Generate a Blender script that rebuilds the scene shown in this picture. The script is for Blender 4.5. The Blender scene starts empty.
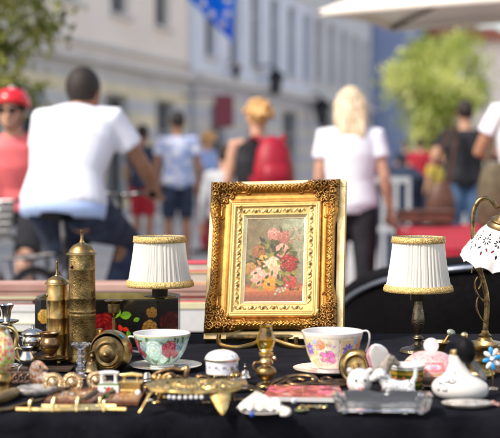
import bpy, bmesh, math, random
import numpy as np
from mathutils import Vector, Matrix, Euler
random.seed(7); np.random.seed(7)
R = math.radians
PI = math.pi
C = bpy.context.scene.collection
SC = bpy.context.scene
# ------------------------------------------------------------------ camera
FPX = 1400.0; CAMZ = 1.2
TH = math.atan(64/1400)
CT, ST = math.cos(TH), math.sin(TH)
def ray(px, py):
    a = (px-250)/FPX; b = (219-py)/FPX
    return Vector((a, CT+b*ST, -ST+b*CT))
def at(px, py, Y):
    d = ray(px, py); return Vector((0,0,CAMZ)) + d*(Y/d.y)
TZ = 0.75
def on(px, py, z=TZ):
    d = ray(px, py); k = (z-CAMZ)/d.z
    return Vector((0,0,CAMZ)) + d*k
def spot(px, py, z=TZ):
    p = on(px, py, z); return p, p.y/FPX
cam_d = bpy.data.cameras.new('camera'); cam = bpy.data.objects.new('camera', cam_d); C.objects.link(cam)
cam.location = (0,0,CAMZ); cam.rotation_euler = (PI/2-TH, 0, 0)
cam_d.sensor_width = 36; cam_d.lens = FPX/500*36; cam_d.clip_start = .1; cam_d.clip_end = 600
cam_d.dof.use_dof = True; cam_d.dof.focus_distance = 3.17; cam_d.dof.aperture_fstop = .1008/.027
SC.camera = cam
# ------------------------------------------------------------------ light
w = bpy.data.worlds.new('World'); SC.world = w; w.use_nodes = True
nt = w.node_tree; bg = nt.nodes['Background']
sky = nt.nodes.new('ShaderNodeTexSky'); sky.sky_type = 'NISHITA'; sky.sun_disc = False
SUN = Vector((-.60,-.42,.80)).normalized()
sky.sun_elevation = math.asin(SUN.z); sky.sun_rotation = math.atan2(SUN.x, SUN.y)
wt=nt.nodes.new('ShaderNodeVectorMath'); wt.operation='MULTIPLY'; wt.inputs[1].default_value=(1.10,1.0,.92); nt.links.new(sky.outputs[0],wt.inputs[0]); nt.links.new(wt.outputs[0], bg.inputs[0]); bg.inputs[1].default_value = .27; sky.dust_density=2.5
ld = bpy.data.lights.new('sun','SUN'); lo = bpy.data.objects.new('sun', ld); C.objects.link(lo)
ld.energy = 4.1; ld.angle = R(.55); ld.color = (1,.95,.87)
lo.rotation_euler = SUN.to_track_quat('Z','Y').to_euler()
SC.view_settings.view_transform = 'Standard'; SC.view_settings.look = 'None'; SC.view_settings.exposure = 0
SC.render.engine = 'CYCLES'
try:
    SC.cycles.use_denoising = True; SC.cycles.max_bounces = 8; SC.cycles.caustics_refractive = False; SC.cycles.caustics_reflective = False
    SC.cycles.sample_clamp_indirect = 6; SC.cycles.transmission_bounces = 10; SC.cycles.transparent_max_bounces = 12
except Exception: pass
# ------------------------------------------------------------------ materials
def mat(name, col, rough=.5, metal=0, col2=None, scale=60, bump=0, bscale=300, coat=0, trans=0, spec=.5, var=.18, rvar=.1, ior=1.45, sss=0, detail=4, bdist=.0006, lo_=.35, hi_=.65, stretch=None):
    m = bpy.data.materials.new(name); m.use_nodes = True; n = m.node_tree.nodes; l = m.node_tree.links
    p = n['Principled BSDF']
    if col2 is None:
        c1 = [max(0,c*(1-var)) for c in col]; c2 = [min(1,c*(1+var)) for c in col]
    else: c1, c2 = col, col2
    tc = n.new('ShaderNodeTexCoord'); no = n.new('ShaderNodeTexNoise'); no.inputs['Scale'].default_value = scale; no.inputs['Detail'].default_value = detail
    if stretch:
        mp=n.new('ShaderNodeMapping'); mp.inputs['Scale'].default_value=stretch; l.new(tc.outputs['Object'],mp.inputs[0]); l.new(mp.outputs[0],no.inputs['Vector'])
    else: l.new(tc.outputs['Object'], no.inputs['Vector'])
    r = n.new('ShaderNodeValToRGB'); r.color_ramp.elements[0].position = lo_; r.color_ramp.elements[1].position = hi_
    r.color_ramp.elements[0].color = (*c1,1); r.color_ramp.elements[1].color = (*c2,1)
    l.new(no.outputs[0], r.inputs[0]); l.new(r.outputs[0], p.inputs['Base Color'])
    p.inputs['Metallic'].default_value = metal; p.inputs['IOR'].default_value = ior
    if rvar:
        mr = n.new('ShaderNodeMapRange'); mr.inputs[1].default_value = .3; mr.inputs[2].default_value = .7
        mr.inputs[3].default_value = min(1,rough+rvar); mr.inputs[4].default_value = max(.02, rough-rvar)
        l.new(no.outputs[0], mr.inputs[0]); l.new(mr.outputs[0], p.inputs['Roughness'])
    else: p.inputs['Roughness'].default_value = rough
    p.inputs['Coat Weight'].default_value = coat; p.inputs['Coat Roughness'].default_value = .06
    p.inputs['Transmission Weight'].default_value = trans; p.inputs['Specular IOR Level'].default_value = spec
    if sss: p.inputs['Subsurface Weight'].default_value = sss; p.inputs['Subsurface Scale'].default_value = .01
    if bump:
        b = n.new('ShaderNodeBump'); b.inputs['Strength'].default_value = bump; b.inputs['Distance'].default_value = bdist
        n2 = n.new('ShaderNodeTexNoise'); n2.inputs['Scale'].default_value = bscale; n2.inputs['Detail'].default_value = 3
        l.new(tc.outputs['Object'], n2.inputs['Vector']); l.new(n2.outputs[0], b.inputs['Height']); l.new(b.outputs[0], p.inputs['Normal'])
    return m
def vmat(name, rough=.3, metal=0, coat=0, bump=0, bscale=300, sss=0, bdist=.0006, spec=.5):
    m = bpy.data.materials.new(name); m.use_nodes = True; n = m.node_tree.nodes; l = m.node_tree.links
    p = n['Principled BSDF']; a = n.new('ShaderNodeAttribute'); a.attribute_name = 'Col'
    l.new(a.outputs['Color'], p.inputs['Base Color'])
    p.inputs['Roughness'].default_value = rough; p.inputs['Metallic'].default_value = metal; p.inputs['Coat Weight'].default_value = coat
    p.inputs['Specular IOR Level'].default_value = spec
    if sss: p.inputs['Subsurface Weight'].default_value = sss; p.inputs['Subsurface Scale'].default_value = .01
    if bump:
        tc = n.new('ShaderNodeTexCoord'); b = n.new('ShaderNodeBump'); b.inputs['Strength'].default_value = bump; b.inputs['Distance'].default_value = bdist
        n2 = n.new('ShaderNodeTexNoise'); n2.inputs['Scale'].default_value = bscale
        l.new(tc.outputs['Object'], n2.inputs['Vector']); l.new(n2.outputs[0], b.inputs['Height']); l.new(b.outputs[0], p.inputs['Normal'])
    return m
# ------------------------------------------------------------------ mesh builder
class MB:
    def __init__(s): s.v=[]; s.f=[]; s.c=[]; s.hasc=False
    def add(s, vs, fs, M=None, cols=None):
        o = len(s.v)
        s.v += [tuple(M @ Vector(v)) if M is not None else tuple(v) for v in vs]
        s.f += [tuple(i+o for i in f) for f in fs]
        if cols is not None: s.hasc = True; s.c += list(cols)
        else: s.c += [(.5,.5,.5)]*len(vs)
        return s
    def lathe(s, prof, seg=40, M=None, k=1.0, rfn=None, cfn=None, keep=None):
        vs=[]; fs=[]; rings=[]; cs=[]; n=len(prof)
        for j,(r,z) in enumerate(prof):
            if r <= 1e-9 and rfn is None:
                rings.append([len(vs)]); vs.append((0,0,z*k)); cs.append(cfn(0,j/(n-1)) if cfn else (.5,.5,.5))
            else:
                ring=[]
                for i in range(seg):
                    a=2*PI*i/seg; q=rfn(a,j/(n-1),r) if rfn else r
                    zz=z
                    if isinstance(q,tuple): q,zz=q[0],z+q[1]
                    ring.append(len(vs)); vs.append((q*k*math.cos(a), q*k*math.sin(a), zz*k))
                    cs.append(cfn(i/seg,j/(n-1)) if cfn else (.5,.5,.5))
                rings.append(ring)
        for j in range(n-1):
            A,B=rings[j],rings[j+1]
            for i in range(seg):
                i2=(i+1)%seg
                if keep and not keep((i+.5)/seg,(j+.5)/(n-1)): continue
                if len(A)==1 and len(B)==1: continue
                if len(A)==1: fs.append((A[0],B[i2],B[i]))
                elif len(B)==1: fs.append((A[i],A[i2],B[0]))
                else: fs.append((A[i],A[i2],B[i2],B[i]))
        return s.add(vs,fs,M,cs if cfn else None)
    def loft(s, pts, rad, seg=14, xdir=None, M=None, cap=True, closed=False):
        pts=[Vector(p) for p in pts]; n=len(pts); vs=[]; fs=[]
        prev=None
        for j,p in enumerate(pts):
            if closed: t=pts[(j+1)%n]-pts[j-1]
            else: t=(pts[min(j+1,n-1)]-pts[max(j-1,0)])
            if t.length<1e-9: t=Vector((0,0,1))
            t.normalize()
            if xdir is not None: x=Vector(xdir)
            else: x=prev if prev is not None else (Vector((1,0,0)) if abs(t.x)<.9 else Vector((0,1,0)))
            x=(x-t*x.dot(t)); x.normalize(); y=t.cross(x); prev=x
            r=rad[j] if isinstance(rad,list) else rad
            a,b=(r if isinstance(r,(tuple,list)) else (r,r))
            for i in range(seg):
                g=2*PI*i/seg; vs.append(p+x*(a*math.cos(g))+y*(b*math.sin(g)))
        m=n if closed else n-1
        for j in range(m):
            for i in range(seg):
                i2=(i+1)%seg; j2=(j+1)%n
                fs.append((j*seg+i,j*seg+i2,j2*seg+i2,j2*seg+i))
        if cap and not closed:
            fs.append(tuple(reversed(range(seg)))); fs.append(tuple(range((n-1)*seg,n*seg)))
        return s.add(vs,fs,M)
    def box(s, c, d, M=None, T=None):
        x,y,z=c; a,b,h=d[0]/2,d[1]/2,d[2]/2
        vs=[(x+i*a,y+j*b,z+q*h) for q in(-1,1) for j in(-1,1) for i in(-1,1)]
        fs=[(0,2,3,1),(4,5,7,6),(0,1,5,4),(2,6,7,3),(0,4,6,2),(1,3,7,5)]
        if T is not None: vs=[T@Vector(v) for v in vs]
        return s.add(vs,fs,M)
    def ball(s, c, r, seg=16, rings=10, M=None, T=None):
        r=(r,r,r) if not isinstance(r,(tuple,list)) else r
        vs=[(0,0,1)]; fs=[]
        for j in range(1,rings):
            th=PI*j/rings
            for i in range(seg): a=2*PI*i/seg; vs.append((math.sin(th)*math.cos(a),math.sin(th)*math.sin(a),math.cos(th)))
        vs.append((0,0,-1)); L=len(vs)-1
        for i in range(seg):
            i2=(i+1)%seg
            fs.append((0,1+i,1+i2)); fs.append((L,L-seg+i2,L-seg+i))
            for j in range(rings-2): fs.append((1+j*seg+i,1+(j+1)*seg+i,1+(j+1)*seg+i2,1+j*seg+i2))
        T2=Matrix.Translation(Vector(c))@(T if T is not None else Matrix.Identity(4))@Matrix.Diagonal((r[0],r[1],r[2],1))
        if M is not None: T2=M@T2
        return s.add(vs,fs,T2)
    def prism(s, poly, z0, z1, M=None):
        n=len(poly); vs=[(x,y,z0) for x,y in poly]+[(x,y,z1) for x,y in poly]
        fs=[tuple(reversed(range(n))),tuple(range(n,2*n))]+[(i,(i+1)%n,n+(i+1)%n,n+i) for i in range(n)]
        return s.add(vs,fs,M)
    def grid(s, nx, ny, fn, cfn=None, keep=None, M=None):
        vs=[];cs=[];fs=[]
        for j in range(ny+1):
            for i in range(nx+1):
                vs.append(fn(i/nx,j/ny)); 
                if cfn: cs.append(cfn(i/nx,j/ny))
        for j in range(ny):
            for i in range(nx):
                if keep and not keep((i+.5)/nx,(j+.5)/ny): continue
                q=j*(nx+1)+i; fs.append((q,q+1,q+nx+2,q+nx+1))
        return s.add(vs,fs,M,cs if cfn else None)
    def mesh(s, name, m, angle=40, smooth=True, wl=False):
        me=bpy.data.meshes.new(name); me.from_pydata(s.v,[],s.f); me.validate()
        if s.hasc:
            a=me.color_attributes.new('Col','FLOAT_COLOR','POINT')
            arr=np.ones((len(s.v),4),dtype=np.float32); arr[:,:3]=np.array(s.c,dtype=np.float32)[:,:3]
            a.data.foreach_set('color',arr.ravel())
        bm=bmesh.new(); bm.from_mesh(me); bmesh.ops.recalc_face_normals(bm,faces=bm.faces); bm.to_mesh(me); bm.free()
        if smooth:
            me.shade_smooth()
            if angle<180: me.set_sharp_from_angle(angle=R(angle))
        me.materials.append(m); return me
    def build(s, name, m, parent=None, loc=None, rot=None, angle=40, smooth=True, bevel=0, solid=0, sub=0):
        me=s.mesh(name,m,angle,smooth); o=bpy.data.objects.new(name,me); C.objects.link(o)
        if parent: o.parent=parent
        if loc is not None: o.location=loc
        if rot is not None: o.rotation_euler=rot
        if solid: q=o.modifiers.new('s','SOLIDIFY'); q.thickness=solid; q.offset=0
        if bevel: q=o.modifiers.new('b','BEVEL'); q.width=bevel; q.segments=2; q.limit_method='ANGLE'; q.angle_limit=R(35)
        if sub: q=o.modifiers.new('u','SUBSURF'); q.levels=sub; q.render_levels=sub
        return o
def tag(o,label,cat,group=None,kind=None):
    if label: o['label']=label
    if cat: o['category']=cat
    if group: o['group']=group
    if kind: o['kind']=kind
    return o
def thing(name,label,cat,loc,rot=(0,0,0),group=None):
    o=bpy.data.objects.new(name,None); C.objects.link(o); o.empty_display_size=.02
    o.location=loc; o.rotation_euler=rot; return tag(o,label,cat,group)
def lathe(prof,k,seg=40,**kw): return MB().lathe(prof,seg=seg,k=k,**kw)
def tube(pts,rad,k=1.0,seg=10,M=None,closed=False,xdir=None):
    pts=[Vector(p)*k for p in pts]
    rr=[(r*k if not isinstance(r,tuple) else (r[0]*k,r[1]*k)) for r in rad] if isinstance(rad,list) else (rad*k if not isinstance(rad,tuple) else (rad[0]*k,rad[1]*k))
    return MB().loft(pts,rr,seg=seg,M=M,closed=closed,xdir=xdir)
def spline(ctrl,n=8,closed=False):
    P=[Vector(p) for p in ctrl]; out=[]; N=len(P)
    for i in range(N if closed else N-1):
        p0=P[(i-1)%N] if (closed or i>0) else P[0]; p1=P[i]; p2=P[(i+1)%N]; p3=P[(i+2)%N] if (closed or i+2<N) else P[-1]
        for q in range(n):
            t=q/n; out.append(.5*((2*p1)+(-p0+p2)*t+(2*p0-5*p1+4*p2-p3)*t*t+(-p0+3*p1-3*p2+p3)*t**3))
    if not closed: out.append(P[-1])
    return out
def lerpl(a,n):
    xs=np.linspace(0,len(a)-1,n); return [float(q) for q in np.interp(xs,range(len(a)),a)]
def smooth_prof(prof,n=4):
    return [(max(0,p.x),p.y) for p in spline([(r,z,0) for r,z in prof],n)]
def bake(o):
    dg=bpy.context.evaluated_depsgraph_get(); me=bpy.data.meshes.new_from_object(o.evaluated_get(dg))
    o.modifiers.clear(); o.data=me; return o
def fuse(mb,name,m,parent,voxel=.012,smooth=4,loc=None,rot=None):
    o=mb.build(name,m,parent,loc=loc,rot=rot,angle=180)
    q=o.modifiers.new('r','REMESH'); q.mode='VOXEL'; q.voxel_size=voxel; q.use_smooth_shade=True
    if smooth: q=o.modifiers.new('m','SMOOTH'); q.iterations=smooth; q.factor=.5
    bake(o)
    if not o.data.materials: o.data.materials.append(m)
    return o
def dup(root,loc=None,rot=None,label=None,parent=None):
    c=root.copy(); C.objects.link(c); c.parent=parent
    if loc is not None: c.location=loc
    if rot is not None: c.rotation_euler=rot
    if label: c['label']=label
    for ch in list(root.children):
        dup(ch,parent=c)
    return c
# ------------------------------------------------------------------ painted colour canvases (sRGB), looked up per vertex
def lin(c): 
    c=np.clip(np.array(c,dtype=float),0,1); return np.where(c<=.04045,c/12.92,((c+.055)/1.055)**2.4)
class Cv:
    def __init__(s,w,h,bg): s.w=w; s.h=h; s.a=np.zeros((h,w,3)); s.a[:]=bg; s.Y,s.X=np.mgrid[0:h,0:w].astype(float)
    def mix(s,m,col): s.a=s.a*(1-m[...,None])+np.array(col)*m[...,None]
    def win(s,x0,x1,y0,y1):
        x0=max(0,int(x0)); x1=min(s.w,int(x1)+2); y0=max(0,int(y0)); y1=min(s.h,int(y1)+2)
        if x1<=x0 or y1<=y0: return None
        sl=(slice(y0,y1),slice(x0,x1)); return sl,s.X[sl],s.Y[sl]
    def put(s,sl,m,col):
        m=np.asarray(m,dtype=float)[...,None]; s.a[sl]=s.a[sl]*(1-m)+np.array(col)*m
    def ell(s,cx,cy,rx,ry,ang,col,soft=.25,al=1):
        q_=max(rx,ry); W_=s.win(cx-q_,cx+q_,cy-q_,cy+q_)
        if W_ is None: return
        sl,X_,Y_=W_; c,q=math.cos(ang),math.sin(ang); x=X_-cx; y=Y_-cy
        d=np.sqrt(((x*c+y*q)/rx)**2+((-x*q+y*c)/ry)**2)
        s.put(sl,np.clip((1-d)/soft,0,1)*al,col)
    def leaf(s,cx,cy,L,W,ang,col,vein=None):
        W_=s.win(cx-L-W,cx+L+W,cy-L-W,cy+L+W)
        if W_ is None: return
        sl,X_,Y_=W_; c,q=math.cos(ang),math.sin(ang); x=X_-cx; y=Y_-cy
        u=(x*c+y*q)/L; v=(-x*q+y*c)
        wd=W*np.clip(1-(2*u-1)**2,0,1)
        m=np.clip((wd-np.abs(v))/1.0,0,1)*((u>0)&(u<1))
        s.put(sl,m,col)
        if vein is not None: s.put(sl,np.clip(1-np.abs(v)/.8,0,1)*m*.8,vein); s.put(sl,m*(v<0)*.25,vein)
    def line(s,pts,wd,col,al=1):
        for (x0,y0),(x1,y1) in zip(pts[:-1],pts[1:]):
            W_=s.win(min(x0,x1)-wd-1,max(x0,x1)+wd+1,min(y0,y1)-wd-1,max(y0,y1)+wd+1)
            if W_ is None: continue
            sl,X_,Y_=W_; dx,dy=x1-x0,y1-y0; L=dx*dx+dy*dy+1e-9
            t=np.clip(((X_-x0)*dx+(Y_-y0)*dy)/L,0,1)
            d=np.hypot(X_-x0-t*dx,Y_-y0-t*dy); s.put(sl,np.clip((wd/2-d)/.8+.5,0,1)*al,col)
    def rose(s,cx,cy,r,dark,mid,light,sq=1.0,seed=0,core=None):
        rr=random.Random(int(seed*7+r*13)); D,Mi,Li=np.array(dark),np.array(mid),np.array(light)
        if r<10:
            s.ell(cx,cy,r,r*sq,0,mid,soft=.4); s.ell(cx-r*.25,cy-r*.3,r*.5,r*.5,0,light,soft=.8,al=.8); s.ell(cx,cy+r*.1,r*.3,r*.3,0,core if core else dark,soft=.8,al=.8); return
        s.ell(cx,cy,r*.92,r*.9*sq,0,tuple(D*.5+Mi*.5),soft=.25)
        for ringr,n,pr in ((.62,7,.46),(.40,6,.40),(.20,4,.30)):
            a0=rr.uniform(0,6.3); order=list(range(n)); rr.shuffle(order)
            for i in order:
                a=a0+2*PI*i/n+rr.uniform(-.25,.25); x=cx+r*ringr*math.cos(a); y=cy+r*ringr*math.sin(a)*sq; p_=r*pr*rr.uniform(.85,1.15)
                lit=.5-.45*math.sin(a)+rr.uniform(-.15,.15); lit=max(0,min(1,lit))
                s.ell(x+math.cos(a)*p_*.05,y+math.sin(a)*p_*.05,p_*1.07,p_*.86*sq,a+PI/2,tuple(D*.8+Mi*.2),soft=.22,al=.75)
                s.ell(x,y,p_,p_*.78*sq,a+PI/2,tuple(Mi*(1-lit*.35)+Li*lit*.35),soft=.35)
                s.ell(x+math.cos(a)*p_*.32,y+math.sin(a)*p_*.32*sq,p_*.72,p_*.34*sq,a+PI/2,tuple(Mi*(1-lit)+Li*lit),soft=.8,al=.9)
                s.ell(x-math.cos(a)*p_*.42,y-math.sin(a)*p_*.42*sq,p_*.6,p_*.28,a+PI/2,tuple(D*.6+Mi*.4),soft=.9,al=.55)
        s.ell(cx,cy,r*.17,r*.17*sq,0,core if core else tuple(D),soft=.7,al=.85)
        s.ell(cx-r*.04,cy-r*.06,r*.09,r*.05,0,light,soft=.8,al=.6)
    def blur(s,n=1):
        for _ in range(n):
            p=np.pad(s.a,((1,1),(1,1),(0,0)),'edge'); s.a=(p[:-2,1:-1]+p[2:,1:-1]+p[1:-1,:-2]+p[1:-1,2:]+2*p[1:-1,1:-1])/6
    def noise(s,amp,cell=6,seed=1):
        rs=np.random.RandomState(seed); gh,gw=int(s.h/cell)+3,int(s.w/cell)+3; g=rs.randn(gh,gw)
        yy=s.Y/cell; xx=s.X/cell; y0=yy.astype(int); x0=xx.astype(int); fy=yy-y0; fx=xx-x0
        n=(g[y0,x0]*(1-fx)+g[y0,x0+1]*fx)*(1-fy)+(g[y0+1,x0]*(1-fx)+g[y0+1,x0+1]*fx)*fy
        s.a=np.clip(s.a*(1+amp*n[...,None]),0,1)
    def fn(s,wrap=True,flip=True):
        A=lin(s.a); h,w=s.h,s.w
        def f(u,v):
            x=int((u%1.0)*w)%w if wrap else min(w-1,int(u*w)); y=min(h-1,int((1-v if flip else v)*(h-1)))
            return A[y,x]
        return f
M={}
M['brass']=mat('aged brass',(.24,.15,.05),.33,1,(.58,.41,.17),scale=45,bump=.35,bscale=180,rvar=.12)
M['brass_dark']=mat('tarnished brass',(.10,.07,.035),.38,1,(.42,.30,.13),scale=70,bump=.4,bscale=220)
M['brass_bright']=mat('polished brass',(.62,.44,.15),.2,1,(.95,.76,.36),scale=60,bump=.2,bscale=260)
M['copperish']=mat('brown bronze',(.09,.05,.025),.35,1,(.40,.25,.12),scale=60,bump=.4,bscale=200)
M['gold_trim']=None
M['silver']=mat('old silver',(.35,.33,.28),.22,1,(.85,.83,.76),scale=70,bump=.2,bscale=200)
M['pewter']=mat('dark embossed pewter',(.05,.04,.026),.36,1,(.20,.17,.115),scale=60,bump=.9,bscale=260,bdist=.0014)
M['china']=mat('white glazed china',(.66,.65,.62),.12,0,var=.03,coat=.7)
M['chinapink']=mat('pale pink glazed china',(.80,.60,.62),.12,0,(.82,.76,.75),scale=50,coat=.7)
M['vchina']=vmat('painted china',.12,coat=.7)
M['vlacq']=vmat('painted black lacquer',.25,coat=.3,bump=.2)
M['velvet']=mat('black felt cloth',(.004,.004,.006),.95,0,(.011,.011,.015),scale=14,bump=.9,bscale=1300,bdist=.0010,spec=.04,rvar=0)
def lint():
    m=M['velvet']; n=m.node_tree.nodes; l=m.node_tree.links; p=n['Principled BSDF']; tc=n.new('ShaderNodeTexCoord')
    v=n.new('ShaderNodeTexVoronoi'); v.inputs['Scale'].default_value=260; l.new(tc.outputs['Object'],v.inputs['Vector'])
    r=n.new('ShaderNodeValToRGB'); r.color_ramp.elements[0].position=.05; r.color_ramp.elements[0].color=(1,1,1,1); r.color_ramp.elements[1].position=.16; r.color_ramp.elements[1].color=(0,0,0,1); l.new(v.outputs['Distance'],r.inputs[0])
    n2=n.new('ShaderNodeTexNoise'); n2.inputs['Scale'].default_value=120; l.new(tc.outputs['Object'],n2.inputs['Vector'])
    r2=n.new('ShaderNodeValToRGB'); r2.color_ramp.elements[0].position=.56; r2.color_ramp.elements[1].position=.62; l.new(n2.outputs[0],r2.inputs[0])
    mm=n.new('ShaderNodeMath'); mm.operation='MULTIPLY'; l.new(r.outputs[0],mm.inputs[0]); l.new(r2.outputs[0],mm.inputs[1])
    m3=n.new('ShaderNodeMath'); m3.operation='MULTIPLY'; m3.inputs[1].default_value=.5; l.new(mm.outputs[0],m3.inputs[0])
    bc=p.inputs['Base Color'].links[0].from_socket; mx=n.new('ShaderNodeMix'); mx.data_type='RGBA'; l.new(m3.outputs[0],mx.inputs[0]); l.new(bc,mx.inputs[6]); mx.inputs[7].default_value=(.12,.12,.14,1); l.new(mx.outputs[2],p.inputs['Base Color'])
lint()
def folds():
    m=M['velvet']; n=m.node_tree.nodes; l=m.node_tree.links; p=n['Principled BSDF']; tc=n.new('ShaderNodeTexCoord')
    mp=n.new('ShaderNodeMapping'); mp.inputs['Scale'].default_value=(1,.45,1); mp.inputs['Rotation'].default_value=(0,0,.5); l.new(tc.outputs['Object'],mp.inputs[0])
    no=n.new('ShaderNodeTexNoise'); no.inputs['Scale'].default_value=9; no.inputs['Detail'].default_value=3; no.inputs['Distortion'].default_value=1.2; l.new(mp.outputs[0],no.inputs['Vector'])
    b=n.new('ShaderNodeBump'); b.inputs['Strength'].default_value=.7; b.inputs['Distance'].default_value=.018; l.new(no.outputs[0],b.inputs['Height'])
    ob=p.inputs['Normal'].links[0].from_node; l.new(b.outputs[0],ob.inputs['Normal'])
    p.inputs['Sheen Weight'].default_value=.03; p.inputs['Sheen Roughness'].default_value=.4; p.inputs['Sheen Tint'].default_value=(.8,.85,1,1)
folds()
M['black']=mat('matt black rubber',(.004,.004,.005),.6,0,var=.3,spec=.15)
M['trivet']=mat('gilded cast brass',(.42,.26,.07),.36,1,(.95,.70,.28),scale=90,bump=.6,bscale=200,bdist=.001)
M['glass']=mat('clear pressed glass',(.96,.97,.97),.04,0,var=.01,trans=.96,rvar=0,ior=1.5,bump=.35,bscale=120)
M['amber']=mat('amber glass',(.92,.72,.0),.04,0,(.98,.80,.01),trans=1,rvar=0,ior=1.5,bump=.1,bscale=120)
M['wood']=mat('reddish brown wood',(.09,.03,.014),.4,0,(.22,.085,.04),scale=90,bump=.3)
M['wooddark']=mat('dark stained wood',(.02,.012,.008),.5,0,(.06,.035,.02),scale=40,bump=.3)
M['horn']=mat('olive brown wooden handle',(.14,.09,.03),.35,0,(.26,.18,.07),scale=40)
M['stone']=mat('grey brown stone',(.13,.11,.09),.6,0,(.30,.26,.21),scale=90,bump=.6,bscale=250)
M['greystone']=mat('grey weathered plaster',(.16,.15,.13),.7,0,(.38,.36,.33),scale=60,bump=.6,bscale=200)
M['shell']=mat('white sea shell',(.62,.54,.43),.45,0,(.82,.78,.70),scale=70,bump=.5,bscale=150,bdist=.002,sss=.1)
M['bluebead']=mat('blue glass bead',(.02,.08,.42),.1,0,var=.2,coat=.5)
M['orangechina']=mat('orange speckled glaze',(.62,.20,.04),.25,0,(.85,.72,.55),scale=170,lo_=.42,hi_=.58,coat=.4,detail=2)
M['carved']=mat('carved dark brown wood',(.035,.02,.012),.35,.3,(.20,.12,.08),scale=150,bump=.8,bscale=300,bdist=.001)
M['pearl']=mat('white pearl bead',(.80,.80,.78),.15,0,var=.03,coat=.6)
M['sticker']=mat('turquoise paper sticker',(.0,.38,.52),.6,0,var=.06)
M['pinkcop']=mat('pink copper',(.55,.22,.15),.35,.7,(.8,.45,.35),scale=60)
M['lightgold']=mat('pale gilded wood',(.62,.44,.17),.38,.55,(.86,.70,.36),scale=25,bump=.25)
M['skin']=mat('fair sunlit skin',(.50,.28,.19),.5,0,var=.08,scale=12,sss=.08)
M['skintan']=mat('tanned skin',(.30,.15,.09),.5,0,var=.1,scale=12)
M['tee']=mat('white cotton shirt',(.74,.76,.84),.85,0,var=.05,scale=8,bump=.5,bscale=7,bdist=.012)
M['teeblue']=mat('white shirt with blue print',(.20,.30,.60),.85,0,(.74,.76,.82),scale=14,bump=.5,bscale=10,bdist=.02)
M['lightblue']=mat('light blue cotton',(.28,.40,.70),.85,0,var=.1,scale=9)
M['pinktop']=mat('coral pink vest',(.80,.16,.17),.85,0,var=.1,scale=9)
M['blackcl']=mat('black cotton',(.012,.013,.018),.85,0,var=.3,scale=9,bump=.4,bscale=9,bdist=.02)
M['navy']=mat('dark blue jeans',(.010,.016,.035),.9,0,(.03,.045,.085),scale=12)
M['jeans']=mat('blue jeans',(.06,.12,.24),.9,0,(.12,.22,.38),scale=12)
M['red']=mat('red cloth',(.33,.010,.025),.8,0,var=.15,scale=6)
M['crimson']=mat('crimson nylon',(.30,.004,.02),.5,0,var=.12,scale=12)
M['yellowcl']=mat('yellow cloth',(.45,.36,.05),.8,0,var=.1)
M['hairdark']=mat('short dark brown hair',(.018,.011,.008),.6,0,var=.4,scale=120,bump=.6,bscale=200,bdist=.005)
M['hairorange']=mat('ginger blonde hair',(.42,.20,.06),.5,0,(.75,.48,.20),scale=80,bump=.8,bscale=90,bdist=.01)
M['hairblonde']=mat('pale blonde hair',(.40,.26,.12),.45,0,(.92,.80,.58),scale=90,bump=.8,bscale=70,bdist=.01,stretch=(1,1,.10))
M['brownbag']=mat('brown leather',(.10,.04,.025),.5,0,var=.25,scale=15)
M['olivebag']=mat('olive canvas',(.10,.08,.045),.8,0,var=.25,scale=15)
M['eye']=mat('dark eyes',(.02,.015,.012),.2,0)
M['shoe']=mat('dark shoe leather',(.02,.018,.016),.5,0)
M['carblack']=mat('glossy black car paint',(.002,.0018,.002),.7,0,coat=0,var=.1,spec=.05)
M['chrome']=mat('chromed metal',(.22,.25,.30),.32,1,var=.05)
M['bikeframe']=mat('dark bicycle paint',(.02,.02,.025),.3,.2)
M['steel']=mat('greyed steel',(.35,.35,.36),.35,.9,var=.1)
M['tyre']=mat('tyre rubber',(.015,.015,.015),.8)
M['foliageA']=mat('olive green leaves',(.06,.08,.015),.55,0,(.36,.35,.09),scale=3,lo_=.4,hi_=.6)
M['foliageB']=mat('yellow green leaves',(.20,.27,.05),.5,0,(.80,.80,.36),scale=1.3,lo_=.38,hi_=.62)
M['bark']=mat('grey brown bark',(.08,.06,.04),.9,0,var=.3,scale=8,bump=.8,bscale=14,bdist=.02)
M['canvas']=mat('cream umbrella canvas',(.86,.83,.76),.8,0,var=.04,scale=3)
M['white']=mat('white painted metal',(.75,.75,.74),.4,0,var=.05)
M['paper']=mat('cream paper',(.60,.55,.47),.85,0,(.48,.41,.34),scale=30)
M['whitebox']=mat('white card',(.60,.61,.60),.7,0,var=.04)
M['redcard']=mat('pinkish red card',(.55,.06,.08),.7,0,var=.1)
M['pinkcard']=mat('pale pink card',(.80,.58,.50),.7,0,var=.1,scale=8)
M['tancard']=mat('tan card',(.55,.35,.18),.7,0,var=.1)
M['yellowcard']=mat('pale yellow card',(.64,.60,.38),.7,0,var=.05)
M['benchwood']=mat('dark brown planks',(.045,.025,.018),.6,0,(.11,.06,.045),scale=9,bump=.4,bscale=40)
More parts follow.
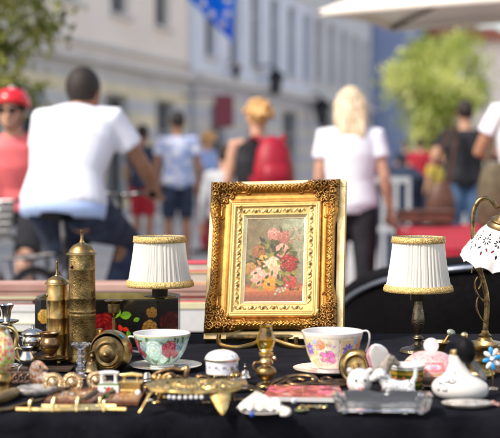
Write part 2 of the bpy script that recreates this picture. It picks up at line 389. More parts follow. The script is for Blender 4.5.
def striped(name,c1,c2,period,off=0,grey=None):
    m=bpy.data.materials.new(name); m.use_nodes=True; n=m.node_tree.nodes; l=m.node_tree.links; p=n['Principled BSDF']
    tc=n.new('ShaderNodeTexCoord'); sx=n.new('ShaderNodeSeparateXYZ'); l.new(tc.outputs['Object'],sx.inputs[0])
    d=n.new('ShaderNodeMath'); d.operation='MULTIPLY'; d.inputs[1].default_value=1/period; l.new(sx.outputs[2],d.inputs[0])
    fr=n.new('ShaderNodeMath'); fr.operation='FRACT'; l.new(d.outputs[0],fr.inputs[0])
    r=n.new('ShaderNodeValToRGB'); r.color_ramp.elements[0].position=.45; r.color_ramp.elements[1].position=.52
    r.color_ramp.elements[0].color=(*c1,1); r.color_ramp.elements[1].color=(*c2,1); l.new(fr.outputs[0],r.inputs[0])
    no=n.new('ShaderNodeTexNoise'); no.inputs['Scale'].default_value=.9; no.inputs['Detail'].default_value=6; l.new(tc.outputs['Object'],no.inputs['Vector'])
    mr=n.new('ShaderNodeMapRange'); mr.inputs[1].default_value=.3; mr.inputs[2].default_value=.7; mr.inputs[3].default_value=.82; mr.inputs[4].default_value=1.08; l.new(no.outputs[0],mr.inputs[0])
    vm=n.new('ShaderNodeVectorMath'); vm.operation='SCALE'; l.new(r.outputs[0],vm.inputs[0]); l.new(mr.outputs[0],vm.inputs['Scale'])
    l.new(vm.outputs[0],p.inputs['Base Color']); p.inputs['Roughness'].default_value=.85
    return m
M['plasterA']=mat('cream plaster',(.93,.86,.74),.9,0,(.97,.91,.82),scale=.6,detail=6)
M['plasterB']=mat('pale blue grey plaster',(.72,.80,.90),.9,0,(.80,.87,.95),scale=.6,detail=6)
M['plasterC']=mat('greenish grey plaster',(.60,.64,.64),.9,0,(.70,.74,.74),scale=.5,detail=6)
M['plasterD']=mat('slate blue plaster',(.28,.36,.56),.9,0,(.36,.44,.64),scale=.4,detail=6)
M['rustA']=striped('banded yellow and grey render',(.88,.80,.56),(.66,.68,.68),.62)
M['rustB']=striped('banded grey render',(.70,.68,.60),(.58,.60,.64),.62)
M['pane']=mat('dark window glass',(.03,.035,.04),.15,0,var=.4,scale=2,spec=.5)
M['wframe']=mat('grey window frame',(.42,.44,.46),.6,0)
M['cornice']=mat('light stone moulding',(.70,.68,.64),.8,0,var=.06,scale=2)
M['roofred']=mat('red roof tiles',(.50,.15,.06),.8,0,var=.25,scale=3)
M['paving']=mat('pale grey paving',(.36,.36,.36),.85,0,(.50,.49,.47),scale=1.2,detail=6)
M['road']=mat('grey asphalt',(.07,.07,.075),.9,0,(.11,.11,.11),scale=3,detail=6)
M['flag']=mat('bright blue flag cloth',(.005,.22,.95),.7,0,var=.1,scale=6)
M['starw']=mat('pale flag stars',(.75,.75,.65),.7,0)
M['helmet']=mat('red cycling helmet',(.70,.01,.02),.25,0,coat=.5,var=.05)

def translucent(m,f,col):
    n=m.node_tree.nodes; l=m.node_tree.links; o=n['Material Output']; pb=n['Principled BSDF']; t=n.new('ShaderNodeBsdfTranslucent'); t.inputs[0].default_value=(*col,1)
    x=n.new('ShaderNodeMixShader'); x.inputs[0].default_value=f; l.new(pb.outputs[0],x.inputs[1]); l.new(t.outputs[0],x.inputs[2]); l.new(x.outputs[0],o.inputs[0])
translucent(M['foliageA'],.35,(.20,.24,.03)); translucent(M['foliageB'],.45,(.55,.65,.10)); translucent(M['flag'],.5,(.01,.28,1.0)); translucent(M['canvas'],.25,(.8,.78,.7))
M['tanpink']=mat('faded pink card',(.36,.20,.16),.8,0,(.50,.33,.27),scale=6)
M['paleblue']=mat('pale blue cotton',(.42,.55,.85),.85,0,var=.06,scale=9)
# ================================================================== SETTING
g=MB().add([(-400,-60,0),(400,-60,0),(400,800,0),(-400,800,0)],[(0,1,2,3)]).build('ground',M['paving']); tag(g,None,None,kind='structure')
FX0=-10.8; FS=.25
def fx(Y): return FX0+FS*Y
# road strip along the street, kerb toward the facades
rd=MB().add([(fx(-40)+9,-40,.004),(fx(-40)+16,-40,.004),(fx(300)+16,300,.004),(fx(300)+9,300,.004)],[(0,1,2,3)]).build('road',M['road']); tag(rd,None,None,kind='structure')
kb=MB()
kb.add([(fx(-40)+2.6,-40,0),(fx(-40)+2.75,-40,0),(fx(300)+2.75,300,0),(fx(300)+2.6,300,0),(fx(-40)+2.6,-40,.12),(fx(-40)+2.75,-40,.12),(fx(300)+2.75,300,.12),(fx(300)+2.6,300,.12)],[(0,1,2,3),(4,5,6,7),(0,1,5,4),(1,2,6,5),(2,3,7,6),(3,0,4,7)])
tag(kb.build('kerb',M['cornice'],smooth=False),None,None,kind='structure')
# facade frame: local x runs along the street, local y out of the wall toward the street (negative = inside)
fang=math.atan2(1,FS)         # direction of street
def building(name,label,Y0,Y1,h,offs,mw,mb,basez,wins,doors,corn,rustz=3.1,roof=True,opp=0):
    L=(Y1-Y0)*math.sqrt(1+FS*FS)
    t=thing(name,label,'building',(fx(Y0)+offs,Y0,0),(0,0,fang))
    if opp: t.location=(fx(Y1)+opp,Y1,0); t.rotation_euler=(0,0,fang+PI)
    D=9.0
    # wall built as strips around the openings (real recesses)
    def wallstrip(z0,z1,ops,m,nm,proud=0.0):
        b=MB(); xs=0
        ops=sorted(ops)
        for (a,bb,c,d) in ops:
            pass
        xcuts=sorted(set([0,L]+[o[0] for o in ops]+[o[1] for o in ops])); zcuts=sorted(set([z0,z1]+[max(z0,o[2]) for o in ops]+[min(z1,o[3]) for o in ops]))
        idx={}
        def vid(x,z):
            k=(round(x,4),round(z,4))
            if k not in idx: idx[k]=len(vs); vs.append((x,-proud,z))
            return idx[k]
        vs=[];fs=[]
        for i in range(len(xcuts)-1):
            for j in range(len(zcuts)-1):
                cx=(xcuts[i]+xcuts[i+1])/2; cz=(zcuts[j]+zcuts[j+1])/2
                if any(o[0]<cx<o[1] and o[2]<cz<o[3] for o in ops): continue
                fs.append((vid(xcuts[i],zcuts[j]),vid(xcuts[i+1],zcuts[j]),vid(xcuts[i+1],zcuts[j+1]),vid(xcuts[i],zcuts[j+1])))
        for o in ops:   # reveals
            q=len(vs); vs+= [(o[0],-proud,o[2]),(o[1],-proud,o[2]),(o[1],-proud,o[3]),(o[0],-proud,o[3]),(o[0],.3,o[2]),(o[1],.3,o[2]),(o[1],.3,o[3]),(o[0],.3,o[3])]
            fs+=[(q,q+1,q+5,q+4),(q+1,q+2,q+6,q+5),(q+2,q+3,q+7,q+6),(q+3,q,q+4,q+7)]
        b.add(vs,fs); return b.build(nm,m,t,smooth=False)
    wallstrip(rustz,h,wins,mw,'wall'); 
    wallstrip(0,rustz,doors,mb,'rusticated_base',proud=.03)
    MB().add([(0,0,0),(0,D,0),(0,D,h),(0,0,h),(L,0,0),(L,D,0),(L,D,h),(L,0,h)],[(0,1,2,3),(4,5,6,7),(1,5,6,2)]).build('side_wall',mw,t,smooth=False)
    if roof: MB().add([(-.1,-.5,h),(L+.1,-.5,h),(L+.1,D/2,h+3.2),(-.1,D/2,h+3.2),(-.1,D+.5,h),(L+.1,D+.5,h)],[(0,1,2,3),(3,2,5,4),(0,3,4),(1,5,2)]).build('roof',M['roofred'],t,smooth=False)
    for z,th,pr in corn:
        MB().box((L/2,-pr/2,z),(L,pr,th)).build('cornice',M['cornice'],t,smooth=False)
    for (a,b_,c,d) in wins+doors:
        wf=MB(); wf.prism([(a,c),(b_,c),(b_,d),(a,d)],0,.01,M=Matrix(((1,0,0,0),(0,0,1,.22),(0,1,0,0),(0,0,0,1))))
        f=MB()
        T=.07
        for bx in [((a+T/2),(c+d)/2,T,d-c),((b_-T/2),(c+d)/2,T,d-c),((a+b_)/2,(c+d)/2,T,d-c-2*T),((a+b_)/2,c+T/2,b_-a,T),((a+b_)/2,d-T/2,b_-a,T),((a+b_)/2,c+(d-c)*.68,b_-a-2*T,T)]:
            f.box((bx[0],.17,bx[1]),(bx[2],.06,bx[3]))
        isdoor=(a,b_,c,d) in doors and c<.3
        fo=f.build('door' if isdoor else 'window',M['wframe'],t,smooth=False); wf.build('pane',M['pane'],fo,smooth=False)
        if not isdoor: MB().box(((a+b_)/2,-.05,c-.06),(b_-a+.2,.12,.09)).build('sill',M['cornice'],fo,smooth=False)
    return t
def wins_row(x0,x1,step,wd,z0,z1): 
    out=[];x=x0
    while x+wd<x1: out.append((x,x+wd,z0,z1)); x+=step
    return out
k=math.sqrt(1+FS*FS)
# building A : Y 8..36.7
xa=lambda Y,Y0:(Y-Y0)*k
wA=wins_row(1.6,xa(36.2,8),3.15,1.25,4.35,6.3)+wins_row(1.6,xa(36.2,8),3.15,1.25,7.6,9.4)
dA=[(xa(30.5,8),xa(32.0,8),.1,2.55),(xa(34.0,8),xa(35.5,8),.1,2.55),(xa(25.6,8),xa(27.2,8),.9,2.5),(xa(20,8),xa(21.6,8),.9,2.5),(xa(15,8),xa(16.6,8),.9,2.5)]
building('town_house','cream plastered house with banded ground floor, nearest of the street row',8,36.7,10.6,0,M['plasterA'],M['rustA'],0,wA,dA,[(3.24,.22,.25),(3.55,.1,.12),(10.5,.3,.45)])
wB=wins_row(1.2,xa(52,36.72),2.6,1.15,3.9,6.3)+wins_row(1.2,xa(52,36.72),2.6,1.15,7.2,9.3)
dB=[(xa(38.3,36.72),xa(39.9,36.72),.1,2.6),(xa(42.5,36.72),xa(44.5,36.72),.6,2.6),(xa(47,36.72),xa(49.2,36.72),.1,2.7)]
building('town_house','pale blue grey house with tall windows behind the flag',36.72,52,11.2,.12,M['plasterB'],M['rustB'],0,wB,dB,[(3.26,.22,.28),(6.75,.12,.1),(11.05,.3,.5)])
wC=wins_row(1.2,xa(66,52.02),2.7,1.2,4.0,6.4)+wins_row(1.2,xa(66,52.02),2.7,1.2,7.6,9.8)+wins_row(1.2,xa(66,52.02),2.7,1.2,10.9,12.6)
dC=[(xa(54,52.02),xa(56.4,52.02),.1,2.8),(xa(60,52.02),xa(62.4,52.02),.1,2.8)]
building('town_house','greenish grey house above the blonde woman',52.02,66,13.6,.0,M['plasterC'],M['rustB'],0,wC,dC,[(3.3,.22,.3),(13.4,.3,.5)])
wD=wins_row(1.0,xa(104,66.02),2.9,1.3,4.2,6.8)+wins_row(1.0,xa(104,66.02),2.9,1.3,8.2,10.6)+wins_row(1.0,xa(104,66.02),2.9,1.3,12,14)
building('town_house','slate blue taller house at the far end of the street',66.02,104,16.5,1.6,M['plasterD'],M['plasterD'],0,wD,[(xa(70,66.02),xa(73,66.02),.1,3),(xa(80,66.02),xa(83,66.02),.1,3)],[(3.4,.25,.3),(16.3,.3,.5)])
for (ya,yc,mm,lb) in ((2,22,'plasterA','unseen sunlit cream house across the street, added to bounce light'),(22.05,48,'plasterA','second unseen sunlit house across the street, added to bounce light'),(48.05,80,'plasterA','third unseen sunlit house across the street, added to bounce light')):
    building('town_house',lb,ya,yc,11,0,M[mm],M['rustA'],0,wins_row(1.6,(yc-ya)*k-1,3.2,1.25,4.35,6.3)+wins_row(1.6,(yc-ya)*k-1,3.2,1.25,7.6,9.4),[(3,4.4,.1,2.6)],[(3.24,.22,.25),(10.8,.3,.4)],opp=24)  # out-of-view row, added so its sunlit walls brighten the shaded facades
# low red-roofed house seen over the tree on the right
t=thing('town_house','small house with a red tiled roof above the right hand tree','building',(9.6,70,0),(0,0,0))
MB().box((1.6,5,3.45),(3.2,10,6.9)).build('wall',M['plasterA'],t,smooth=False)
MB().add([(-.3,-.5,6.9),(3.5,-.5,6.9),(3.5,5,8.0),(-.3,5,8.0),(-.3,10.5,6.9),(3.5,10.5,6.9)],[(0,1,2,3),(3,2,5,4),(0,3,4),(1,5,2)]).build('roof',M['roofred'],t,smooth=False)
for i in range(1):
    f=MB()
    for dx in(-.55,.55): f.box((1.6+i*3.2+dx,-.03,4.3),(.1,.1,1.7))
    for dz in(-.8,.8): f.box((1.6+i*3.2,-.03,4.3+dz),(1.0,.1,.1))
    fo=f.build('window',M['wframe'],t,smooth=False); MB().box((1.6+i*3.2,-.01,4.3),(1.0,.03,1.5)).build('pane',M['pane'],fo,smooth=False)
# flag hanging from a pole on house B
t=thing('flag','bright blue flag with a ring of pale stars hanging from a wall pole','flag',(0,0,0))
Yf=24.0
def fp(px,py,dy=0): return at(px,py,Yf+dy)
base=Vector((fx(33)-.0,33,6.6))
MB().loft([Vector((fx(26),26,4.3)),fp(150,-38),fp(240,-62)],.03,seg=8).build('pole',M['white'],t)
Pq=[fp(150,-36),fp(236,-58),fp(233,42),fp(222,38)]
def ffn(u,v):
    top=Pq[0].lerp(Pq[1],u); bot=fp(229+u*5,44-8*abs(u-.8))
    mid=top.lerp(bot,v)
    mid=mid+Vector((.0,.12*math.sin(u*11+v*3),0))+Vector((-.02*math.sin(v*9),0,0)); return mid
fl=MB().grid(30,24,ffn).build('cloth',M['flag'],t,angle=180)
for kk in range(12):
    a=2*PI*kk/12; u=.50+.30*math.cos(a); v=.56+.27*math.sin(a); p=ffn(u,v)+Vector((0,-.03,0))
    st_=[((.085 if q%2==0 else .036)*math.cos(PI/2+q*PI/5),(.085 if q%2==0 else .036)*math.sin(PI/2+q*PI/5)) for q in range(10)]
    MB().prism(st_,0,.006,M=Matrix.Translation(p)@Matrix.Rotation(PI/2,4,'X')).build('star',M['starw'],t,smooth=False)
# wall lanterns and shop awning / sign
def lantern(p,label,sc=1):
    t=thing('wall_lantern',label,'lantern',p)
    MB().loft([(-.7*sc,0,.35*sc),(-.1*sc,0,.42*sc),(0,0,.30*sc)],.025*sc,seg=8).build('bracket',M['blackcl'],t)
    MB().lathe([(0,.34),(.05,.32),(.22,.16),(.24,.12),(.22,.1)],seg=8,k=sc).build('hood',M['blackcl'],t)
    MB().lathe([(.19,.1),(.11,-.3),(.0,-.34)],seg=8,k=sc).build('glass_body',M['pane'],t)
lantern(at(276,82,44),'dark street lantern above the ginger haired woman',1.25)
lantern(at(236,72,40),'small dark wall lantern left of the ginger haired woman',.7)
lantern(at(322,112,51),'dark lantern beside the blonde woman',1.6)
t=thing('shop_sign','small dark red shop sign on the grey house','sign',at(224,112,36)); MB().box((0,0,0),(.5,.12,.8)).build('board',mat('dark red board',(.28,.06,.09),.6),t,smooth=False,bevel=.02)
MB().loft([(-1.12,0,.42),(.2,0,.42)],.02,seg=6).build('bracket',M['blackcl'],t)
# ---------------------------------------------------------------- trees
def tree(label,base,trunk_top,crown_c,crown_r,nleaf,leaf,m,seed,nclump=40,blobr=.33):
    rs=random.Random(seed)
    t=thing('street_tree',label,'tree',base)
    b=Vector(base); tt=Vector(trunk_top)-b; cc=Vector(crown_c)-b
    mb=MB(); mb.loft([(0,0,-.1),(0,0,.3),tt*.5+Vector((.05,0,0)),tt],[.19,.14,.11,.08],seg=10)
    cl=[]
    for i in range(nclump):
        while True:
            q=Vector((rs.uniform(-1,1),rs.uniform(-1,1),rs.uniform(-1,1)))
            if .25<q.length<1: break
        c=cc+Vector((q.x*crown_r[0],q.y*crown_r[1],q.z*crown_r[2])); cl.append(c)
        if i<14: mb.loft([tt*.8,tt.lerp(c,.5)+Vector((0,0,.1)),c],[.05,.03,.012],seg=6)
    mb.build('trunk',M['bark'],t)
    vs=[];fs=[]
    for i in range(nleaf):
        c=cl[rs.randrange(len(cl))]; rr=min(crown_r)*blobr
        d=Vector((rs.gauss(0,1),rs.gauss(0,1),rs.gauss(0,.8)))*rr*.55
        p=c+d; L=leaf*rs.uniform(.6,1.3)
        e=Euler((rs.uniform(0,6.3),rs.uniform(0,6.3),rs.uniform(0,6.3))).to_matrix()
        q=len(vs)
        for v in ((-.5,0,0),(0,-.28,.05),(.5,0,0),(0,.28,.05)): vs.append(p+e@(Vector(v)*L))
        fs.append((q,q+1,q+2,q+3))
    o=MB().add(vs,fs).build('crown',m,t,angle=180); return t
tree('olive leaved tree reaching in over the helmeted cyclist',(-3.1,11,0),(-2.9,11,2.0),(-2.62,11,2.28),(1.25,1.1,.85),9000,.09,M['foliageA'],3,46,.30)
tree('bright yellow green tree behind the man in the black tee',(3.5,26,0),(3.5,26,1.5),(3.42,26,2.35),(.76,.8,1.35),5200,.12,M['foliageB'],5,40,.46)
0 and tree('light green tree further down the street on the right',(9.5,40,0),(9.5,40,2.5),(9.4,40,4.2),(2.5,2.4,2.6),9000,.3,M['foliageB'],9,60,.3)
# ---------------------------------------------------------------- market umbrella
A=Vector((.465,9.5,2.178)); e1=Vector((.88,-.47,0)); e2=Vector((.47,.88,0))
t=thing('market_umbrella','large cream rectangular market umbrella at the top right','umbrella',(A+e1*1.6+e2*.65)*1); 
t.location.z=0
O=Vector(t.location)
cs_=[A,A+e1*3.2,A+e1*3.2+e2*1.3,A+e2*1.3]; apex=(A+e1*1.6+e2*.65); apex.z=2.72
mb=MB(); vs=[];fs=[]
N=14
for kq in range(4):
    p0,p1=cs_[kq]-O,cs_[(kq+1)%4]-O; ap=apex-O
    def fn(u,v,p0=p0,p1=p1,ap=ap):
        e=p0.lerp(p1,u); p=e.lerp(ap,v); sag=-.05*math.sin(PI*u)*(1-v)-.04*math.sin(PI*v); return p+Vector((0,0,-sag*(.6)))
    mb.grid(N,10,fn)
mb.build('canopy',M['canvas'],t,angle=60,solid=.004)
for kq in range(4):
    p0,p1=cs_[kq]-O,cs_[(kq+1)%4]-O
    MB().grid(20,2,lambda u,v,p0=p0,p1=p1: p0.lerp(p1,u)+Vector((0,0,.03*math.sin(PI*u)-v*.045))).build('valance',M['canvas'],t,angle=60,solid=.003)
for p in cs_: MB().loft([Vector((0,0,2.66)),(p-O)+Vector((0,0,-.02))],.012,seg=6).build('rib',M['wooddark'],t)
MB().loft([(0,0,0),(0,0,2.75)],.025,seg=12).build('pole',M['white'],t)
MB().lathe([(0,0),(.3,0),(.3,.05),(.06,.09),(.05,.3),(0,.3)],seg=24).build('base',M['steel'],t)
# ---------------------------------------------------------------- people
def mir(v): return (-v[0],v[1],v[2])
def person(label,loc,rz,k=1.0,pose={},skin='skin',hair=None,top=None,bottom=None,sleeve=.55,shoes=True,voxel=.010,long_hair=0,width=1.0,tank=False,helmet=False,glasses=False,backpack=None,leglen=1.0,hands=True,bun=False):
    J=dict(pel=(0,0,.95),wai=(0,-.005,1.10),che=(0,0,1.28),shc=(0,-.005,1.40),nec=(0,0,1.47),hed=(0,.02,1.605),
      shR=(.175,0,1.395),elR=(.235,-.02,1.12),wrR=(.255,.06,.87),hiR=(.09,0,.90),knR=(.10,.02,.50),anR=(.10,-.02,.09),toR=(.115,.15,.03))
    for q in('sh','el','wr','hi','kn','an','to'): J[q+'L']=mir(J[q+'R'])
    J.update(pose); J={a:Vector(b) for a,b in J.items()}
    t=thing('person',label,'person',loc,(0,0,rz)); t.scale=(k,k,k)
    W=width
    up=(J['shc']-J['pel']).normalized()
    xd=(J['shR']-J['shL']).normalized()
    def torso(mb,g=0,lo_=0,hi_=1):
        pts=[J['pel']-up*.07,J['pel'],J['wai'],J['che'],J['shc'],J['shc']+up*.045]
        rad=[(.13,.10),(.175,.125),(.145,.105),(.175,.12),(.165,.095),(.07,.06)]
        mb.loft(pts,[(a*W+g,b*W+g) for a,b in rad],seg=24,xdir=xd)
    b=MB(); torso(b)
    hd=J['hed']; nk=J['nec']
    b.loft([J['shc']-up*.02,nk,hd+Vector((0,-.01,-.03))],[(.065,.06),(.055,.055),(.055,.06)],seg=14)
    b.ball(hd,(.075,.093,.112),seg=24,rings=18); b.ball(hd+Vector((0,.03,-.06)),(.052,.055,.05),seg=16)   # skull, jaw
    b.loft([hd+Vector((0,.085,.015)),hd+Vector((0,.115,-.03)),hd+Vector((0,.09,-.045))],[.010,.016,.012],seg=8)  # nose
    b.ball(hd+Vector((0,.088,-.065)),(.024,.012,.010),seg=12)
    for s_ in(-1,1): b.ball(hd+Vector((s_*.078,-.005,-.01)),(.012,.02,.032),seg=10)
    for S in'RL':
        sh,el,wr=J['sh'+S],J['el'+S],J['wr'+S]
        b.loft([sh.lerp(J['shc'],.35),sh,sh.lerp(el,.3),sh.lerp(el,.75),el,el.lerp(wr,.3),el.lerp(wr,.75),wr],[.055,.056,.05,.042,.038,.040,.030,.025],seg=14)
        d=(wr-el).normalized(); side=d.cross(Vector((0,0,1)));
        if side.length<.3: side=Vector((0,1,0))-d*d.y
        side.normalize(); nrm=d.cross(side)
        if hands:
            b.loft([wr,wr+d*.03,wr+d*.085],[(.026,.018),(.038,.017),(.040,.013)],seg=12,xdir=side)
            for i,(o_,L) in enumerate([(-.030,.062),(-.010,.072),(.010,.068),(.029,.052)]):
                p0=wr+d*.075+side*o_; cu=nrm*(-.018 if S=='R' else .018)
                b.loft([p0,p0+d*L*.5+cu*.3,p0+d*L*.85+cu*1.3,p0+d*L*.95+cu*2],[.0095,.009,.0085,.007],seg=8)
            p0=wr+d*.03-side*.03; b.loft([p0,p0-side*.025+d*.03,p0-side*.028+d*.06],[.012,.0105,.008],seg=8)
        hi,kn,an,to=J['hi'+S],J['kn'+S],J['an'+S],J['to'+S]
        b.loft([hi,hi.lerp(kn,.4),hi.lerp(kn,.9),kn,kn.lerp(an,.3),kn.lerp(an,.8),an],[.088*W,.078*W,.056,.054,.056,.036,.036],seg=16)
        b.loft([an+Vector((0,0,.01)),an.lerp(to,.5)+Vector((0,0,-.01)),to],[(.035,.03),(.04,.03),(.032,.018)],seg=12)
        b.ball(an+Vector((0,0,-.045))-(to-an).normalized()*.03,(.032,.04,.035),seg=12)
    fuse(b,'body',M[skin],t,voxel=voxel,smooth=3)
    if not helmet or True:
        for s_ in(-1,1): MB().ball(hd+Vector((s_*.03,.086,.012)),(.011,.007,.006),seg=10,rings=6).build('eye',M['eye'],t)
    if top:
        m=MB(); torso(m,.016)
        if not tank:
            for S in'RL':
                sh,el,wr=J['sh'+S],J['el'+S],J['wr'+S]
                if sleeve<=1: m.loft([sh.lerp(J['shc'],.4),sh+Vector((0,0,.004)),sh.lerp(el,.4),sh.lerp(el,sleeve)],[.066,.072,.069,.070],seg=16)
                else: m.loft([sh.lerp(J['shc'],.4),sh,sh.lerp(el,.5),el,wr],[.066,.07,.06,.052,.04],seg=16)
        m.loft([J['shc']-up*.02,J['shc']+up*.05],[(.10,.075),(.066,.062)],seg=16,xdir=xd)
        fuse(m,'shirt' if not tank else 'vest',M[top],t,voxel=.011,smooth=5)
    if bottom:
        m=MB(); m.loft([J['pel']-up*.06,J['pel']+up*.07],[(.16*W,.125*W),(.165*W,.12*W)],seg=20,xdir=xd)
        for S in'RL':
            hi,kn,an=J['hi'+S],J['kn'+S],J['an'+S]
            e=leglen
            if e>=1: m.loft([hi+Vector((0,0,.02)),hi.lerp(kn,.4),kn,kn.lerp(an,.5),an],[.10*W,.092*W,.072,.068,.058],seg=16)
            else: m.loft([hi+Vector((0,0,.02)),hi.lerp(kn,.4),hi.lerp(kn,e*2)],[.10*W,.095*W,.085],seg=16)
        fuse(m,'trousers' if leglen>=1 else 'shorts',M[bottom],t,voxel=.012,smooth=4)
    if shoes:
        for S in'RL':
            an,to=J['an'+S],J['to'+S]; d=(to-an).normalized(); dd=Vector((d.x,d.y,0)).normalized()
            z=an.z-.075 if abs(an.z-.09)<.02 else to.z
            base_=Vector((an.x,an.y,an.z-.045))
            MB().loft([base_-dd*.06,base_-dd*.03,base_+dd*.06,to+dd*.01,to+dd*.05],[(.03,.03),(.042,.045),(.046,.04),(.044,.03),(.02,.015)],seg=14,xdir=dd.cross(Vector((0,0,1)))).build('shoe',M['shoe'],t)
    if hair:
        h=MB()
        h.ball(hd+Vector((0,-.018,.028)),(.086,.096,.105),seg=24,rings=16)
        if long_hair:
            h.loft([hd+Vector((0,-.03,.08)),hd+Vector((0,-.05,.0)),hd+Vector((.0,-.075,-.10)),hd+Vector((.012,-.085,-.10-long_hair*.5)),hd+Vector((.02,-.09,-.10-long_hair))],[(.085,.05),(.115,.066),(.112,.055),(.092,.036),(.035,.015)],seg=18,xdir=(1,0,0))
            rs=random.Random(3)
            for i in range(22):
                x=rs.uniform(-.085,.085); L=long_hair*rs.uniform(.6,1.15)
                h.loft([hd+Vector((x*.8,-.07,.05)),hd+Vector((x,-.105,-.08)),hd+Vector((x*.9+.01,-.12,-.1-L*.6)),hd+Vector((x*.7+.015,-.115,-.1-L))],[.014,.016,.014,.004],seg=6)
            fuse(h,'hair',M[hair],t,voxel=.008,smooth=2)
        elif hair=='hairorange':
            rs=random.Random(5)
            for i in range(46):
                a=rs.uniform(0,2*PI); e_=rs.uniform(-.3,1.4); v=Vector((math.cos(a)*math.cos(e_),math.sin(a)*math.cos(e_)*1-.15,math.sin(e_)))
                if v.y>.55: continue
                p=hd+Vector((0,-.018,.03)); h.loft([p+v*.07,p+v*.105,p+v*.125+Vector((0,0,-.02))],[.026,.02,.006],seg=6)
            fuse(h,'hair',M[hair],t,voxel=.008,smooth=1)
        else:
            fuse(h,'hair',M[hair],t,voxel=.008,smooth=1)
        # cut face side: hair sits back from the face already through its offset
    if helmet:
        h=MB().lathe([(.104,-.005),(.108,.022),(.100,.055),(.076,.085),(.040,.102),(0,.108)],seg=28,rfn=lambda a,v,r: r*(1+.13*abs(math.sin(a)))*(1-.0*v)).build('helmet',M['helmet'],t,loc=hd+Vector((0,-.012,.045)),rot=(R(12),0,0),solid=.012)
        for q in(-1,0,1): MB().loft(spline([(q*.04,.098,.04),(q*.045,.06,.085),(q*.045,0,.112),(q*.04,-.07,.085)],5),.012 if q else .018,seg=6).build('vent_strip',M['white'] if q==0 else M['blackcl'],h)
        for s_ in(-1,1): MB().loft([hd+Vector((s_*.085,.02,.03)),hd+Vector((s_*.07,.04,-.06)),hd+Vector((0,.06,-.115))],.005,seg=6).build('strap',M['blackcl'],t)
    if glasses:
        g=MB()
        for s_ in(-1,1): g.ball(hd+Vector((s_*.033,.098,.014)),(.029,.009,.020),seg=14)
        g.loft([hd+Vector((-.075,.02,.02)),hd+Vector((-.05,.088,.02)),hd+Vector((0,.108,.02)),hd+Vector((.05,.088,.02)),hd+Vector((.075,.02,.02))],.005,seg=6)
        g.build('sunglasses',M['black'],t)
    return t,J
